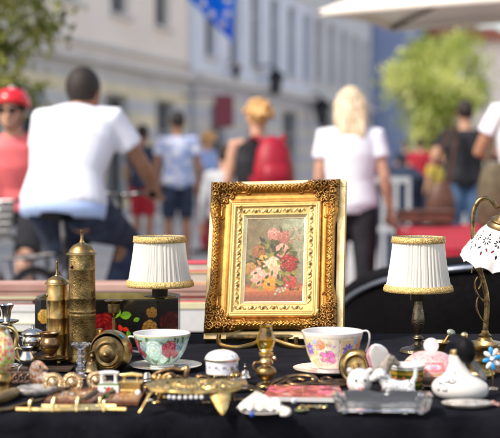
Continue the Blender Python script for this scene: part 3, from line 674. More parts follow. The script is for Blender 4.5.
# bicycle -----------------------------------------------------------------
def bicycle(label,loc,rz,basket=False):
    t=thing('bicycle',label,'bicycle',loc,(0,0,rz))
    # heading +Y, rear wheel at y=-.5, front at y=.55
    for (y,steer) in((-.50,0),(.56,0)):
        Mw=Matrix.Translation((0,y,.34))@Matrix.Rotation(PI/2,4,'Y')
        ring=lambda r,q,sg=40:[(r*math.cos(2*PI*i/sg),r*math.sin(2*PI*i/sg),0) for i in range(sg)]
        wh=MB().loft(ring(.325,0),.017,seg=8,closed=True,M=Mw).build('wheel',M['tyre'],t,angle=180)
        MB().loft(ring(.305,0),.009,seg=6,closed=True,M=Mw).build('rim',M['chrome'],wh,angle=180)
        sp=MB().lathe([(0,-.04),(.02,-.04),(.02,.04),(0,.04)],seg=12,M=Mw)
        for i in range(28):
            a=2*PI*i/28; zz=.03*(1 if i%2 else -1)
            sp.loft([(.015*math.cos(a),.015*math.sin(a),zz),(.305*math.cos(a+.15),.305*math.sin(a+.15),0)],.0016,seg=4,M=Mw)
        sp.build('spokes',M['steel'],wh)
        MB().loft([Mw@Vector((.36*math.cos(a),.36*math.sin(a),0)) for a in [PI*(.55+.06*i)-PI*.5+ (0) for i in range(14)]],(.028,.004),seg=8,xdir=(1,0,0)).build('mudguard',M['bikeframe'],t)
    f=MB(); bb=(0,-.05,.28); seat=(0,-.20,.80); hd0=(0,.40,.86); hd1=(0,.43,.66)
    for a,b_,r_ in((bb,seat,.016),(bb,hd1,.018),((0,-.17,.70),hd0,.016),(hd0,hd1,.02),((.03,-.5,.34),(.02,-.05,.28),.009),((-.03,-.5,.34),(-.02,-.05,.28),.009),((.03,-.5,.34),(.012,-.18,.74),.008),((-.03,-.5,.34),(-.012,-.18,.74),.008)): f.loft([a,b_],r_,seg=10)
    f.build('frame',M['bikeframe'],t)
    fk=MB()
    for s_ in(-1,1): fk.loft([(0,.43,.68),(s_*.045,.44,.62),(s_*.05,.56,.34)],[.014,.012,.009],seg=8)
    fk.build('fork',M['steel'],t)
    hb=MB().loft(spline([(-.28,.22,1.0),(-.26,.32,1.02),(-.12,.42,1.0),(0,.41,.99),(.12,.42,1.0),(.26,.32,1.02),(.28,.22,1.0)],5),.011,seg=8); hb.loft([(0,.40,.86),(0,.405,1.0)],.013,seg=8)
    h=hb.build('handlebar',M['bikeframe'],t)
    for s_ in(-1,1): MB().loft([(s_*.283,.20,.998),(s_*.272,.30,1.018)],.017,seg=10).build('grip',M['black'],h)
    MB().loft([(0,-.34,.90),(0,-.28,.915),(0,-.15,.90),(0,-.04,.895)],[(.06,.02),(.085,.035),(.045,.03),(.02,.018)],seg=14,xdir=(1,0,0)).build('saddle',M['black'],t)
    MB().loft([(0,-.20,.78),(0,-.215,.89)],.012,seg=8).build('seat_post',M['steel'],t)
    cr=MB().lathe([(0,-.006),(.09,-.006),(.09,.006),(0,.006)],seg=28,M=Matrix.Translation((.045,-.05,.28))@Matrix.Rotation(PI/2,4,'Y'))
    cr.loft([(.06,-.05,.28),(.075,.03,.14)],.009,seg=6); cr.loft([(-.06,-.05,.28),(-.075,-.13,.42)],.009,seg=6); cr.loft([(-.06,-.05,.28),(.06,-.05,.28)],.01,seg=6)
    c_=cr.build('crank',M['steel'],t)
    for x_,y_,z_ in((.12,.03,.14),(-.12,-.13,.42)): MB().box((x_,y_,z_),(.09,.07,.022)).build('pedal',M['black'],c_,bevel=.004)
    rk=MB()
    rk.loft([(-.06,-.66,.72),(-.06,-.32,.73)],.006,seg=6); rk.loft([(.06,-.66,.72),(.06,-.32,.73)],.006,seg=6)
    for y_ in(-.66,-.55,-.44,-.33): rk.loft([(-.06,y_,.725),(.06,y_,.725)],.006,seg=6)
    for s_ in(-1,1): rk.loft([(s_*.06,-.60,.72),(s_*.035,-.5,.34)],.006,seg=6)
    rk.build('rear_rack',M['bikeframe'],t)
    if basket:
        bk=MB()
        for j in range(6):
            z=.78+j*.045; gx=.13+.006*j; bk.loft([(-gx,.48,z),(gx,.48,z),(gx,.74,z),(-gx,.74,z)],.005,seg=5,closed=True)
        for i in range(8):
            x=-.13+.26*i/7
            for y_ in(.48,.74): bk.loft([(x,y_,.78),(x*1.2,y_,1.0)],.004,seg=5)
        for i in range(7):
            y_=.48+.26*i/6
            for s_ in(-1,1): bk.loft([(s_*.13,y_,.78),(s_*.16,y_,1.0)],.004,seg=5)
        for i in range(8): bk.loft([(-.13+.26*i/7,.48,.78),(-.13+.26*i/7,.74,.78)],.004,seg=5)
        bk.build('basket',M['steel'],t)
    return t
def ride(head=(0,.10,1.63)):
    return dict(pel=(0,-.20,.97),wai=(0,-.17,1.11),che=(0,-.10,1.27),shc=(0,-.05,1.385),nec=(0,-.01,1.45),hed=head,
      shR=(.19,-.05,1.37),elR=(.29,.07,1.16),wrR=(.285,.19,1.045),shL=(-.19,-.05,1.37),elL=(-.29,.07,1.16),wrL=(-.285,.19,1.045),
      hiR=(.09,-.17,.93),knR=(.13,.24,.76),anR=(.12,.03,.36),toR=(.125,.17,.30),hiL=(-.09,-.17,.93),knL=(-.13,.20,.60),anL=(-.12,.02,.22),toL=(-.125,.16,.17))
def place(px,Y,z=0):
    p=at(px,300,Y); return (p.x,p.y,z)
# man on bicycle, seen from behind
p=place(84,7.0); rz=-R(22)
bicycle('dark bicycle under the man in the white tee',p,rz)
person('broad man in a white tee riding away on a bicycle',p,rz,1.0,ride((0,.02,1.51)),skin='skintan',hair='hairdark',top='tee',bottom='navy',sleeve=.62,width=1.22,voxel=.009)
cyc=[o for o in bpy.data.objects if o.name.startswith('person') and o.parent is None][-1]
m_=MB(); m_.loft([(0,-.215,.90),(0,-.205,.94),(0,-.19,1.01),(0,-.18,1.05)],[(.20*1.1,.145),(.225,.158),(.215,.15),(.19,.13)],seg=30,xdir=(1,0,0)); m_.build('undershirt',M['paleblue'],cyc,angle=180)
# helmeted woman facing camera
p=place(14,8.3); rz=PI-R(8)
bk_=bicycle('city bicycle with a wire basket ridden by the helmeted woman',p,rz,basket=True)
bk_.scale=(.94,.94,.94)
person('woman in red helmet, sunglasses and coral pink vest on a bicycle',p,rz,.925,ride((0,.02,1.565)),skin='skin',hair='hairdark',top='pinktop',tank=True,bottom='blackcl',helmet=True,glasses=True,voxel=.010,leglen=.4)
# blonde woman
p=place(350,8.9)
person('blonde woman in a white tee and black trousers walking away',p,-R(4),.945,dict(shR=(.165,0,1.395),shL=(-.165,0,1.395),elR=(.225,-.03,1.13),wrR=(.27,.05,.89),elL=(-.21,.0,1.12),wrL=(-.20,.16,.93),hed=(.0,.02,1.60),anL=(-.09,-.22,.14),toL=(-.1,-.10,.03),knL=(-.1,-.02,.5)),hair='hairblonde',long_hair=.20,top='tee',bottom='blackcl',sleeve=.55,width=1.0,voxel=.010)
# ginger haired woman with red backpack
p=place(258,9.3)
t,J=person('ginger haired woman in a sleeveless black top',p,R(14),.905,dict(elL=(-.22,.02,1.14),wrL=(-.16,.17,1.02),elR=(.24,-.04,1.13),wrR=(.20,.12,.98)),hair='hairorange',top='blackcl',tank=True,bottom='blackcl',width=1.02,voxel=.010)
bp=thing('backpack','crimson backpack worn by the ginger haired woman','backpack',at(273,163,9.1),(0,0,R(14))); bp.scale=(.86,.9,.9)
MB().loft([(0,0,-.20),(0,-.01,-.17),(0,-.02,-.05),(0,-.01,.08),(0,.02,.16),(0,.03,.19)],[(.10,.05),(.16,.09),(.155,.10),(.13,.085),(.09,.06),(.03,.02)],seg=20,xdir=(1,0,0)).build('bag_body',M['crimson'],bp,angle=180)
MB().loft([(0,-.10,-.17),(0,-.125,-.12),(0,-.115,-.03),(0,-.09,0)],[(.08,.02),(.11,.035),(.10,.03),(.06,.01)],seg=16,xdir=(1,0,0)).build('front_pocket',M['crimson'],bp,angle=180)
for s_ in(-1,1): MB().loft(spline([(s_*.08,.03,.16),(s_*.115,.09,.20),(s_*.13,.22,.12),(s_*.14,.20,-.05),(s_*.13,.06,-.14)],4),(.022,.006),seg=8,xdir=(1,0,0)).build('strap',M['crimson'],bp,angle=180)
# man in white/blue tee (mid distance)
p=place(178,15)
person('dark haired person in a white tee with blue print and dark shorts',p,R(10),.965,dict(),skin='skintan',hair='hairdark',top='teeblue',bottom='navy',leglen=.45,voxel=.014)
p=place(208,17); person('person in a light blue shirt just left of the frame',p,R(60),.86,dict(),hair='hairorange',top='lightblue',bottom='red',voxel=.016)
p=place(143,16.5); person('person in dark clothes and red shorts behind the cyclist arm',p,-R(30),.90,dict(),skin='skintan',hair='hairdark',top='navy',bottom='red',leglen=.45,voxel=.016)
p=place(225,11.5); person('small person in a grey top left of the ginger haired woman',p,R(0),.74,dict(),hair='hairdark',top='wframe',sleeve=1.5,bottom='navy',voxel=.014)
# man in black tee on the right with brown bag
p=place(464,13.6)
person('dark haired man in a black tee and blue jeans with elbow out',p,-R(6),1.0,dict(elL=(-.30,-.02,1.17),wrL=(-.20,.16,1.08),elR=(.31,.0,1.20),wrR=(.22,.18,1.16)),skin='skin',hair='hairdark',top='blackcl',bottom='jeans',width=1.1,voxel=.012)
bg_=thing('shoulder_bag','brown leather shoulder bag hanging beside the man in black','bag',at(441,200,13.3))
MB().loft([(0,0,-.24),(0,0,-.20),(0,0,0),(0,0,.14),(0,0,.18)],[(.08,.04),(.15,.08),(.14,.08),(.09,.05),(.03,.02)],seg=16,xdir=(1,0,0)).build('bag_body',M['brownbag'],bg_,angle=180)
MB().loft(spline([(-.08,0,.14),(-.03,0,.4),(.10,.05,.66),(.16,.1,.70),(.10,0,.3),(.07,0,.14)],4),.012,seg=6).build('strap',M['brownbag'],bg_)
# person in white at right edge with olive bag
p=place(527,8.9)
person('person in a white tee cut off by the right picture edge',p,-R(15),1.05,dict(elL=(-.30,.0,1.16),wrL=(-.20,.20,1.12)),skin='skintan',hair='hairdark',top='tee',bottom='navy',width=1.05,voxel=.012)
bg_=thing('shoulder_bag','olive canvas bag at the right edge below the white tee','bag',at(497,187,8.6))
MB().loft([(0,0,-.26),(0,0,-.22),(0,0,0),(0,0,.12),(0,0,.15)],[(.08,.05),(.13,.08),(.12,.08),(.09,.05),(.03,.02)],seg=16,xdir=(1,0,0)).build('bag_body',M['olivebag'],bg_,angle=180)
MB().loft(spline([(-.07,0,.12),(.0,.02,.35),(.10,.1,.50),(.10,0,.2),(.07,0,.12)],4),.012,seg=6).build('strap',M['olivebag'],bg_)
# far figures
for (px,Y,tp,lb,bt) in ((419,24,'red','far person in a red top under the tree','navy'),(432,25.5,'pinktop','far person in a pink top beside the red one','yellowcl'),(405,27,'navy','far person in dark clothes left of the tree','navy')):
    person(lb,place(px,Y),R(random.uniform(-60,60)),.86,dict(),hair='hairdark',top=tp,bottom=bt,voxel=.02,hands=False)
person('far person in a yellow top carrying shopping',place(436,20.5),R(30),.72,dict(),hair='hairorange',top='yellowcl',bottom='navy',voxel=.02,hands=False)
# ---------------------------------------------------------------- red cloth table on the right, white barrier
t=thing('market_table','market table covered with a crimson cloth on the right','table',(2.0,8.1,0))
def rc(u,v):
    # closed draped cloth: top sheet with hanging sides
    x=-1.05+2.4*u; y=-1.25+2.3*v; return (x,y,.745+.004*math.sin(x*7+y*5))
MB().grid(30,20,rc).build('tablecloth_top',M['red'],t,angle=180)
MB().grid(60,6,lambda u,v:(-1.05+2.4*u,-1.25-.03*v*(1+math.sin(u*60)),.742-.5*v)).build('tablecloth_drape',M['red'],t,angle=180)
MB().grid(60,6,lambda u,v:(-1.05-.03*v*(1+math.sin(u*60)),-1.25+2.3*u,.742-.5*v)).build('tablecloth_drape',M['red'],t,angle=180)
for x_,y_ in((-.95,-1.15),(1.25,-1.15),(-.95,.95),(1.25,.95)): MB().loft([(x_,y_,0),(x_,y_,.73)],.025,seg=8).build('leg',M['steel'],t)
t=thing('cardboard_box','flat brown cardboard box lying on the crimson table','box',at(424,221,9.0))
MB().box((0,0,.03),(.34,.22,.07)).build('carton',M['brownbag'],t,bevel=.004,smooth=False); MB().box((0,0,.0665),(.36,.24,.012)).build('lid',M['brownbag'],t,bevel=.002,smooth=False)
t=thing('barrier','white slatted barrier between the blonde woman and the crimson table','barrier',place(383,12.2))
for zz in(.15,.55,.98): MB().box((0,0,zz),(.46,.03,.05)).build('rail',M['wframe'],t,bevel=.004,smooth=False)
for i in range(5): MB().box((-.22+.11*i,0,.5),(.035,.024,1.0)).build('slat',M['wframe'],t,bevel=.004,smooth=False)
for s_ in(-1,1): MB().box((s_*.2,0,.02),(.05,.4,.04)).build('foot',M['white'],t,bevel=.004,smooth=False)
t=thing('waste_bin','dark blue waste bin behind the blonde woman','bin',place(399,13.5))
MB().lathe([(0,.02),(.2,.02),(.24,.95),(.22,.95),(.2,.9)],seg=24).build('bin_body',M['navy'],t); MB().lathe([(.25,.95),(.26,.98),(.16,1.08),(0,1.1)],seg=24).build('lid',M['navy'],t)
# ---------------------------------------------------------------- dark parked convertible car behind the table on the right
Yc=4.9
t=thing('parked_car','glossy black open car with a chrome waist strip behind the right lamps','car',(1.75,5.3,0))
def carx(px,Y=Yc): return at(px,262,Y).x-1.75
x0=carx(338); x1=2.6
zt=.86
body=[]
# cross sections along x: width (y) and height
secs=[(x0,.30,.62,.30),(x0+.03,.34,.70,.45),(x0+.10,.36,.765,.6),(x0+.22,.38,.81,.72),(x0+.45,.40,.845,.8),(x0+.9,.40,.862,.84),(x0+1.6,.40,.872,.86),(x0+2.6,.40,.872,.86),(x0+3.2,.38,.80,.8),(x0+3.5,.34,.62,.6)]
vs=[];fs=[];n_=0
prof=lambda zb,ztop,wd:[(-wd,zb),(-wd-.03,zb+(ztop-zb)*.3),(-wd-.02,zb+(ztop-zb)*.75),(-wd+.01,ztop-.03),(-wd+.05,ztop),(-wd+.2,ztop+.002),(0,ztop-.03),(wd-.2,ztop-.10),(wd-.05,ztop-.14),(wd-.01,ztop-.17),(wd+.02,zb+(ztop-zb)*.75),(wd+.03,zb+(ztop-zb)*.3),(wd,zb)]
pts_=[]
sp=[Vector((s[0],s[2],s[3])) for s in secs]; sp=spline(sp,5)
for q in sp:
    r_=prof(.22,q.y,q.z); pts_.append([(q.x,y_,z_) for y_,z_ in r_])
m_=len(pts_[0])
for r_ in pts_: vs+=r_
for i in range(len(pts_)-1):
    for j in range(m_): fs.append((i*m_+j,i*m_+(j+1)%m_,(i+1)*m_+(j+1)%m_,(i+1)*m_+j))
fs.append(tuple(range(m_))); fs.append(tuple(range((len(pts_)-1)*m_,len(pts_)*m_)))
MB().add(vs,fs).build('body_shell',M['carblack'],t,angle=50)
MB().loft([(q.x,-q.z+.012,q.y-.006) for q in sp[3:-8]],(.012,.017),seg=8,xdir=(0,0,1)).build('chrome_strip',M['chrome'],t,angle=180)
MB().loft([(x0+.9,0,.87),(x0+1.1,0,.95),(x0+1.7,0,.97),(x0+2.0,0,.88)],[(.45,.02),(.5,.05),(.5,.05),(.4,.02)],seg=16,xdir=(0,1,0)).build('soft_top_cover',M['blackcl'],t,angle=180) if False else None
for x_ in(x0+.75,x0+2.75):
    for s_ in(-1,1):
        Mw=Matrix.Translation((x_,s_*.80,.31))@Matrix.Rotation(PI/2,4,'X')
        wh=MB().lathe([(0,-.09),(.24,-.09),(.30,-.07),(.31,0),(.30,.07),(.24,.09),(0,.09)],seg=36,M=Mw).build('wheel',M['tyre'],t)
        MB().lathe([(0,-.105),(.06,-.105),(.2,-.095),(.2,.095),(.06,.105),(0,.105)],seg=24,M=Mw).build('rim',M['chrome'],wh)
# ---------------------------------------------------------------- low bench with stacked books and boxes, behind the table at the left
BZ=.665; BY=4.05
def bx_(px,Y): return at(px,300,Y).x
xL=bx_(-60,BY); xR=bx_(232,BY)
t=thing('bench','low dark brown plank bench holding the books and boxes','bench',((xL+xR)/2,BY+.35,0))
L_=xR-xL
for i in range(5): MB().box((0,-.28+.14*i,BZ-.015),(L_,.136,.03)).build('plank',M['benchwood'],t,bevel=.003,smooth=False)
MB().box((0,-.335,BZ-.075),(L_,.03,.085)).build('apron',M['benchwood'],t,bevel=.003,smooth=False)
for x_ in(-L_/2+.06,L_/2-.06):
    for y_ in(-.28,.28): MB().box((x_,y_,.31),(.05,.05,.62)).build('leg',M['benchwood'],t,smooth=False)
def book(px0,px1,y_top,y_bot,Y,depth,mc,mp,name,label,cat,cov=.004,rz=0):
    a=at(px0,y_bot,Y); b_=at(px1,y_top,Y); wd=b_.x-a.x; h=b_.z-a.z
    t=thing(name,label,cat,((a.x+b_.x)/2,Y+depth/2,a.z),(0,0,rz))
    if name=='book':
        MB().box((0,0,cov/2),(wd,depth,cov)).build('cover',mc,t,smooth=False,bevel=.001)
        MB().box((0,0,h-cov/2),(wd,depth,cov)).build('cover',mc,t,smooth=False,bevel=.001)
        MB().box((0,depth/2-.002,h/2),(wd,.004,h-2*cov)).build('spine',mc,t,smooth=False)
        MB().box((0,-.002,h/2),(wd-.012,depth-.008,h-2*cov-.0002)).build('pages',mp,t,smooth=False)
    else:
        MB().box((0,0,(h-.012)/2),(wd-.006,depth-.006,h-.012)).build('tray',mp,t,smooth=False,bevel=.0015)
        MB().box((0,0,h-.010),(wd,depth,.020)).build('lid',mc,t,smooth=False,bevel=.0015)
    return t
# right pile (right of the left lamp)
YB=4.12
yb=lambda z:155+(1.2-z)*1400/YB
book(150,216,302.5,332,YB,.32,M['yellowcard'],M['whitebox'],'storage_box','white card box with a pale yellow lid edge right of the left lamp','box')
book(140,214,296.5,302.3,YB+.01,.32,M['redcard'],M['paper'],'book','thin red covered book lying on the white box','book',cov=.005)
book(-50,213,284.5,296.3,YB+.0,.13,M['tanpink'],M['tanpink'],'storage_box','long faded pink box lying across both piles','box')
book(148,214,271.5,284.3,YB+.01,.12,M['tancard'],M['paper'],'book','thick cream book with tan covers on the long pink box','book',cov=.007)
book(153,213,263,271.3,YB+.015,.11,M['redcard'],M['paper'],'book','cream book with a thin red cover on top of the right pile','book',cov=.0035)
# left pile
book(-50,36,323,331.5,YB-.02,.32,M['yellowcard'],M['whitebox'],'book','thin cream booklet at the bottom of the left pile','book',cov=.003)
book(-48,37,305,322.8,YB,.33,M['whitebox'],M['whitebox'],'storage_box','white card box in the left pile','box')
book(-50,34,299.5,304.8,YB+.01,.33,M['redcard'],M['paper'],'book','thin red edged book on the left white box','book',cov=.003)
book(-46,37,296.5,299.3,YB+.0,.32,M['yellowcard'],M['paper'],'book','thin yellowish book under the long pink box on the left','book',cov=.003)
# ================================================================== THE STALL TABLE
yF=on(250,413).y; yB=3.52
t=thing('stall_table','long market stall table under a black felt cloth','table',(0,(yF+yB)/2,0))
hy=(yB-yF)/2; hx=1.15
rs=np.random.RandomState(4); wr=[(rs.uniform(3,16),rs.uniform(3,14),rs.uniform(0,6)) for _ in range(7)]
def clz(x,y):
    return TZ-.0016+.0014*sum(math.sin(a*x+b*y+c)/len(wr) for a,b,c in wr)*1.2
def cl(u,v):
    # v: 0 bottom of front drape .. 0.3 edge .. 1 back
    x=-hx+2*hx*u
    if v<.3:
        q=(.3-v)/.3; return (x,-hy-.006-.012*q*(1+math.sin(x*17)+.5*math.sin(x*41+1))*q, TZ-.008-.60*q)
    q=(v-.3)/.7
    z=clz(x,q*3); 
    if q<.012: z-=.004
    return (x,-hy+2*hy*q,z)
MB().grid(240,120,cl).build('cloth',M['velvet'],t,angle=180)
MB().box((0,0,TZ-.022),(2*hx-.02,2*hy-.02,.03)).build('board',M['wooddark'],t,smooth=False)
for x_ in(-hx+.1,hx-.1):
    for y_ in(-hy+.08,hy-.08): MB().loft([(x_,y_,0),(x_,y_,TZ-.037)],.02,seg=8).build('leg',M['steel'],t)
# small colour helpers
def vadd(p,dx=0,dy=0,dz=0): return (p[0]+dx,p[1]+dy,p[2]+dz)
Xr=lambda a:Matrix.Rotation(R(a),4,'X'); Yr=lambda a:Matrix.Rotation(R(a),4,'Y'); Zr=lambda a:Matrix.Rotation(R(a),4,'Z'); Tr=lambda x,y,z:Matrix.Translation((x,y,z))
# ---------------------------------------------------------------- gilt frame with flower painting
def solve_pose(corners,Yd,it=4000):
    # unknown: X0,Z0 (bottom-left), yaw, lean, roll, W, H ; depth of bottom centre fixed
    def pts(q):
        X0,Z0,yaw,lean,roll,W_,H_=q
        Rm=Matrix.Rotation(yaw,3,'Z')@Matrix.Rotation(-lean,3,'X')@Matrix.Rotation(roll,3,'Y')
        o=Vector((X0,Yd,Z0))
        return o,Rm,[o+Rm@Vector(v) for v in((-W_/2,0,H_),(W_/2,0,H_),(W_/2,0,0),(-W_/2,0,0))]
    def err(q):
        e=[]
        for p,(cx,cy) in zip(pts(q)[2],corners):
            d=p-Vector((0,0,CAMZ)); f=d.y*CT-d.z*ST; u=d.z*CT+d.y*ST
            e+= [250+FPX*d.x/f-cx, 219-FPX*u/f-cy]
        e+=[ (q[3]-R(14))*8, q[2]*4]
        return np.array(e)
    q=np.array([.06,.77,0,.2,0,.31,.36])
    for _ in range(60):
        e=err(q); Jm=np.zeros((len(e),7))
        for i in range(7): d=np.zeros(7); d[i]=1e-5; Jm[:,i]=(err(q+d)-e)/1e-5
        q=q-np.linalg.solve(Jm.T@Jm+1e-6*np.eye(7),Jm.T@e)
    return q,err(q),pts(q)
YF=3.32
q,e_,(o_,Rm,_)=solve_pose([(213,183),(346,181),(343.5,339),(203.5,341)],YF)
print('FRAME',q,np.abs(e_).max())
FW,FH=float(q[5]),float(q[6])
fr=thing('picture_frame','ornate gilt frame holding a small oil painting of a flower bouquet','picture frame',o_)
fr.rotation_euler=Rm.to_euler()
# local: x right, z up, -y toward viewer.  unit px ~ FW/138
U=FW/139.0
OW,OH=133.0,FH/U-6.5; ox0=-FW/2/U+1.0; oz0=5.0          # ornament panel size (px units) and offset on the backing plate
N_=2.6                                             # samples per px
nx,ny=int(OW*N_),int(OH*N_)
xs=(np.arange(nx+1)/N_)[None,:]; ys=(np.arange(ny+1)/N_)[:,None]
X=np.broadcast_to(xs,(ny+1,nx+1)).astype(float); Yg=np.broadcast_to(ys,(ny+1,nx+1)).astype(float)
dl=X; dr=OW-X; db=Yg; dt=OH-Yg
def conc(u): # concavity of a side, u in 0..1
    w_=np.clip((u-.20)/.12,0,1)*np.clip((.80-u)/.12,0,1); w_=w_*w_*(3-2*w_)
    return 4.2*w_+.8*np.sin(PI*u)
cx_=conc(Yg/OH); cy_=conc(X/OW)
fade=lambda t:np.clip(1-t/15,0,1)
tl=dl-cx_*fade(dl); tr_=dr-cx_*fade(dr); tb=db-cy_*fade(db); tt=dt-cy_*fade(dt)
T=np.minimum(np.minimum(tl,tr_),np.minimum(tb,tt))
isv=(np.minimum(tl,tr_)<np.minimum(tb,tt)); S=np.where(isv,Yg,X); Send=np.where(isv,OH,OW)
prof_t=[0,1.2,3,5,8,9,10.5,14,17,18.5,19.3,20.5,21.3,22,22.6,24,29,30,31,33.0,34.2,36]
prof_h=[4,7,9.4,10.2,9.4,7.6,6,4.6,5.2,6.4,7.2,7.2,6.2,5.0,5.6,5.6,5.2,5.8,5.0,2.2,1.2,1.2]
H=np.interp(T,prof_t,prof_h)
px0,px1,py0,py1=39.0,98,32.0,OH-40.0
Dd=np.maximum.reduce([px0-X,X-px1,py0-Yg,Yg-py1])
Hin=np.interp(Dd,[0,.4,2.6,3.2,4,9.5,10.8,11.5,12.4,13.4,14.6,15.6,17],[1.8,2.0,4.6,5.3,4.9,5.3,5.6,6.8,7.2,6.5,7.2,6.6,5.0])
H=np.where(Dd<17,Hin,np.interp(T,[0,1.2,3,5,8,9.2,10.8,13,16,19,22,26],[4,7,9.6,10.6,9.6,8.6,6,4.2,3.2,3.4,4.6,5.4]))
# leafy rim
rim=np.exp(-((T-5)/2.6)**2)*(Dd>16)
H+=rim*(.9*np.abs(np.sin(S*.62+T*.55))+.5*np.sin(S*1.7-T*1.2)*.8-.4)
edge2=np.exp(-((T-9.6)/.7)**2)*(Dd>16); H+=edge2*.55*np.sin(S*2.1)
# splatting of ridges
def ridge(Hm,pts,w_,amp):
    for (x,y) in pts:
        i0,i1=max(0,int((x-3*w_)*N_)),min(nx,int((x+3*w_)*N_)); j0,j1=max(0,int((y-3*w_)*N_)),min(ny,int((y+3*w_)*N_))
        if i1<=i0 or j1<=j0: continue
        xx=X[j0:j1+1,i0:i1+1]-x; yy=Yg[j0:j1+1,i0:i1+1]-y
        g_=amp*np.exp(-(xx*xx+yy*yy)/(w_*w_)); Hm[j0:j1+1,i0:i1+1]=np.maximum(Hm[j0:j1+1,i0:i1+1],g_)
O=np.zeros_like(H)
def spiral(cx,cy,r,a0,turn,sgn=1,n=34):
    return [(cx+r*(1-.85*k/n)*math.cos(a0+sgn*turn*k/n),cy+r*(1-.85*k/n)*math.sin(a0+sgn*turn*k/n)) for k in range(n)]
rs=random.Random(11)
corner=[]   # in corner coordinates (x,y from the outer corner)
for (cx,cy,r,a) in [(7,7,5,3.9),(15,6,4,1.2),(6,15,4,.3),(14,14,5,2.4),(22,6.5,3.4,2.0),(6.5,22,3.4,-.4),(20,12,3.2,.4),(12,20,3.2,1.3),(27,8,2.6,2.6),(8,27,2.6,-1),(22,17,2.4,5),(17,22,2.4,3),(10,10,2.4,1)]:
    corner.append((spiral(cx,cy,r,a,7.5,1 if rs.random()<.5 else -1),.75,2.6))
for i in range(70):
    x,y=rs.uniform(1.5,30),rs.uniform(1.5,30)
    if x+y>41: continue
    L=rs.uniform(1.5,4.5); a=rs.uniform(0,6.3); corner.append(([(x+L*k/8*math.cos(a+k*.12),y+L*k/8*math.sin(a+k*.12)) for k in range(9)],rs.uniform(.55,.9),rs.uniform(1.4,2.6)))
for i in range(10): corner.append(([(24+i*1.5,8.5+1.4*math.sin(i*.8))],1.0,2.0)); corner.append(([(8.5+1.4*math.sin(i*.8),24+i*1.5)],1.0,2.0))
corner.append(([(28+k,13) for k in range(10)],.6,1.4)); corner.append(([(13,28+k) for k in range(10)],.6,1.4))
corner.append((spiral(39,12.5,2.3,0,6),.6,1.8)); corner.append((spiral(12.5,39,2.3,0,6),.6,1.8))
for pts,w_,amp in corner:
    for fx_,fy_ in((0,0),(1,0),(0,1),(1,1)):
        pp=[((OW-x if fx_ else x),(OH-y if fy_ else y)) for x,y in pts]; ridge(O,pp,w_,amp)
# rim running leaves along each side
for side,Lg in((0,OW),(1,OH)):
    s_=32
    while s_<Lg-32:
        for far in(0,1):
            a=.5*math.sin(s_*.4); cc=[(s_+k*.45,5.2+ (conc(np.array(s_/Lg)))*1.0+1.6*math.sin(k*.5+s_)) for k in range(7)]
            pp=[]
            for x,y in cc:
                y=float(y)
                if side==0: pp.append((x,OH-y if far else y))
                else: pp.append((OW-y if far else y,x))
            ridge(O,pp,.6,1.5)
        s_+=3.6
# inner scroll garland: dashes of S scrolls at T~26.3
for side,Lg in((0,OW),(1,OH)):
    s_=30
    while s_<Lg-34:
        L=rs.uniform(7,12); 
        for far in(0,1):
            pp=[]
            for k in range(26):
                x=s_+L*k/26; y=6.8+1.3*math.sin(k*.40+s_)
                pp.append((x,py1+y if far else py0-y) if side==0 else (px1+y if far else px0-y,x))
            ridge(O,pp,.7,.55)
            c_=(s_+L*.5,6.8); c_=(c_[0],py1+6.8 if far else py0-6.8) if side==0 else ((px1+6.8 if far else px0-6.8),c_[0]); ridge(O,[c_],1.1,1.5)
        s_+=L+2.2
H=H+O
# patina value
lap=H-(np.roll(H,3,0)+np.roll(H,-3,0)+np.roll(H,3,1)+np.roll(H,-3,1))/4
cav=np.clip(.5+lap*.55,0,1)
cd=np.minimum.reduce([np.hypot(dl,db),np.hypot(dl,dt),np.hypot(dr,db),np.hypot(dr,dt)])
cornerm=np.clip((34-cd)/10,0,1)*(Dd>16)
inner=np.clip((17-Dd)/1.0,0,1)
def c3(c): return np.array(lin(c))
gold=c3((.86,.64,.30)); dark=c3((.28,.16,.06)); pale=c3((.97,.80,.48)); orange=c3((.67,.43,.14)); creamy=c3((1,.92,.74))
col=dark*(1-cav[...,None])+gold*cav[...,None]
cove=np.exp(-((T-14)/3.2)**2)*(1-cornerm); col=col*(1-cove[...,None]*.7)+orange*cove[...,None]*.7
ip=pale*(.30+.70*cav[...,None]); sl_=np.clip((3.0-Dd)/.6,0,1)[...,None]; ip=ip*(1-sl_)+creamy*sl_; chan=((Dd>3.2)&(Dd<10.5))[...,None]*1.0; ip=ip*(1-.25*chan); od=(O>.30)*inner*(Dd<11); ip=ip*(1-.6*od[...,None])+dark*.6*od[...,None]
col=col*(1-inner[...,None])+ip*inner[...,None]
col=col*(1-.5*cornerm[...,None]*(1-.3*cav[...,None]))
nz=np.zeros_like(H); _r=np.random.RandomState(3)
for cell,am in((14,.16),(5,.12),(2,.10)):
    gg=_r.randn(int(OH/cell)+3,int(OW/cell)+3); yy=Yg/cell; xx=X/cell; y0=yy.astype(int); x0=xx.astype(int); fy=yy-y0; fxx=xx-x0
    nz+=am*((gg[y0,x0]*(1-fxx)+gg[y0,x0+1]*fxx)*(1-fy)+(gg[y0+1,x0]*(1-fxx)+gg[y0+1,x0+1]*fxx)*fy)
col=np.clip(col*(1+nz[...,None]*(1-.5*inner[...,None])),0,1)
# build mesh
vs=[];idx=-np.ones((ny+1,nx+1),dtype=int)
# opening for painting

openm=(X>px0+.5)&(X<px1-.5)&(Yg>py0+.5)&(Yg<py1-.5)
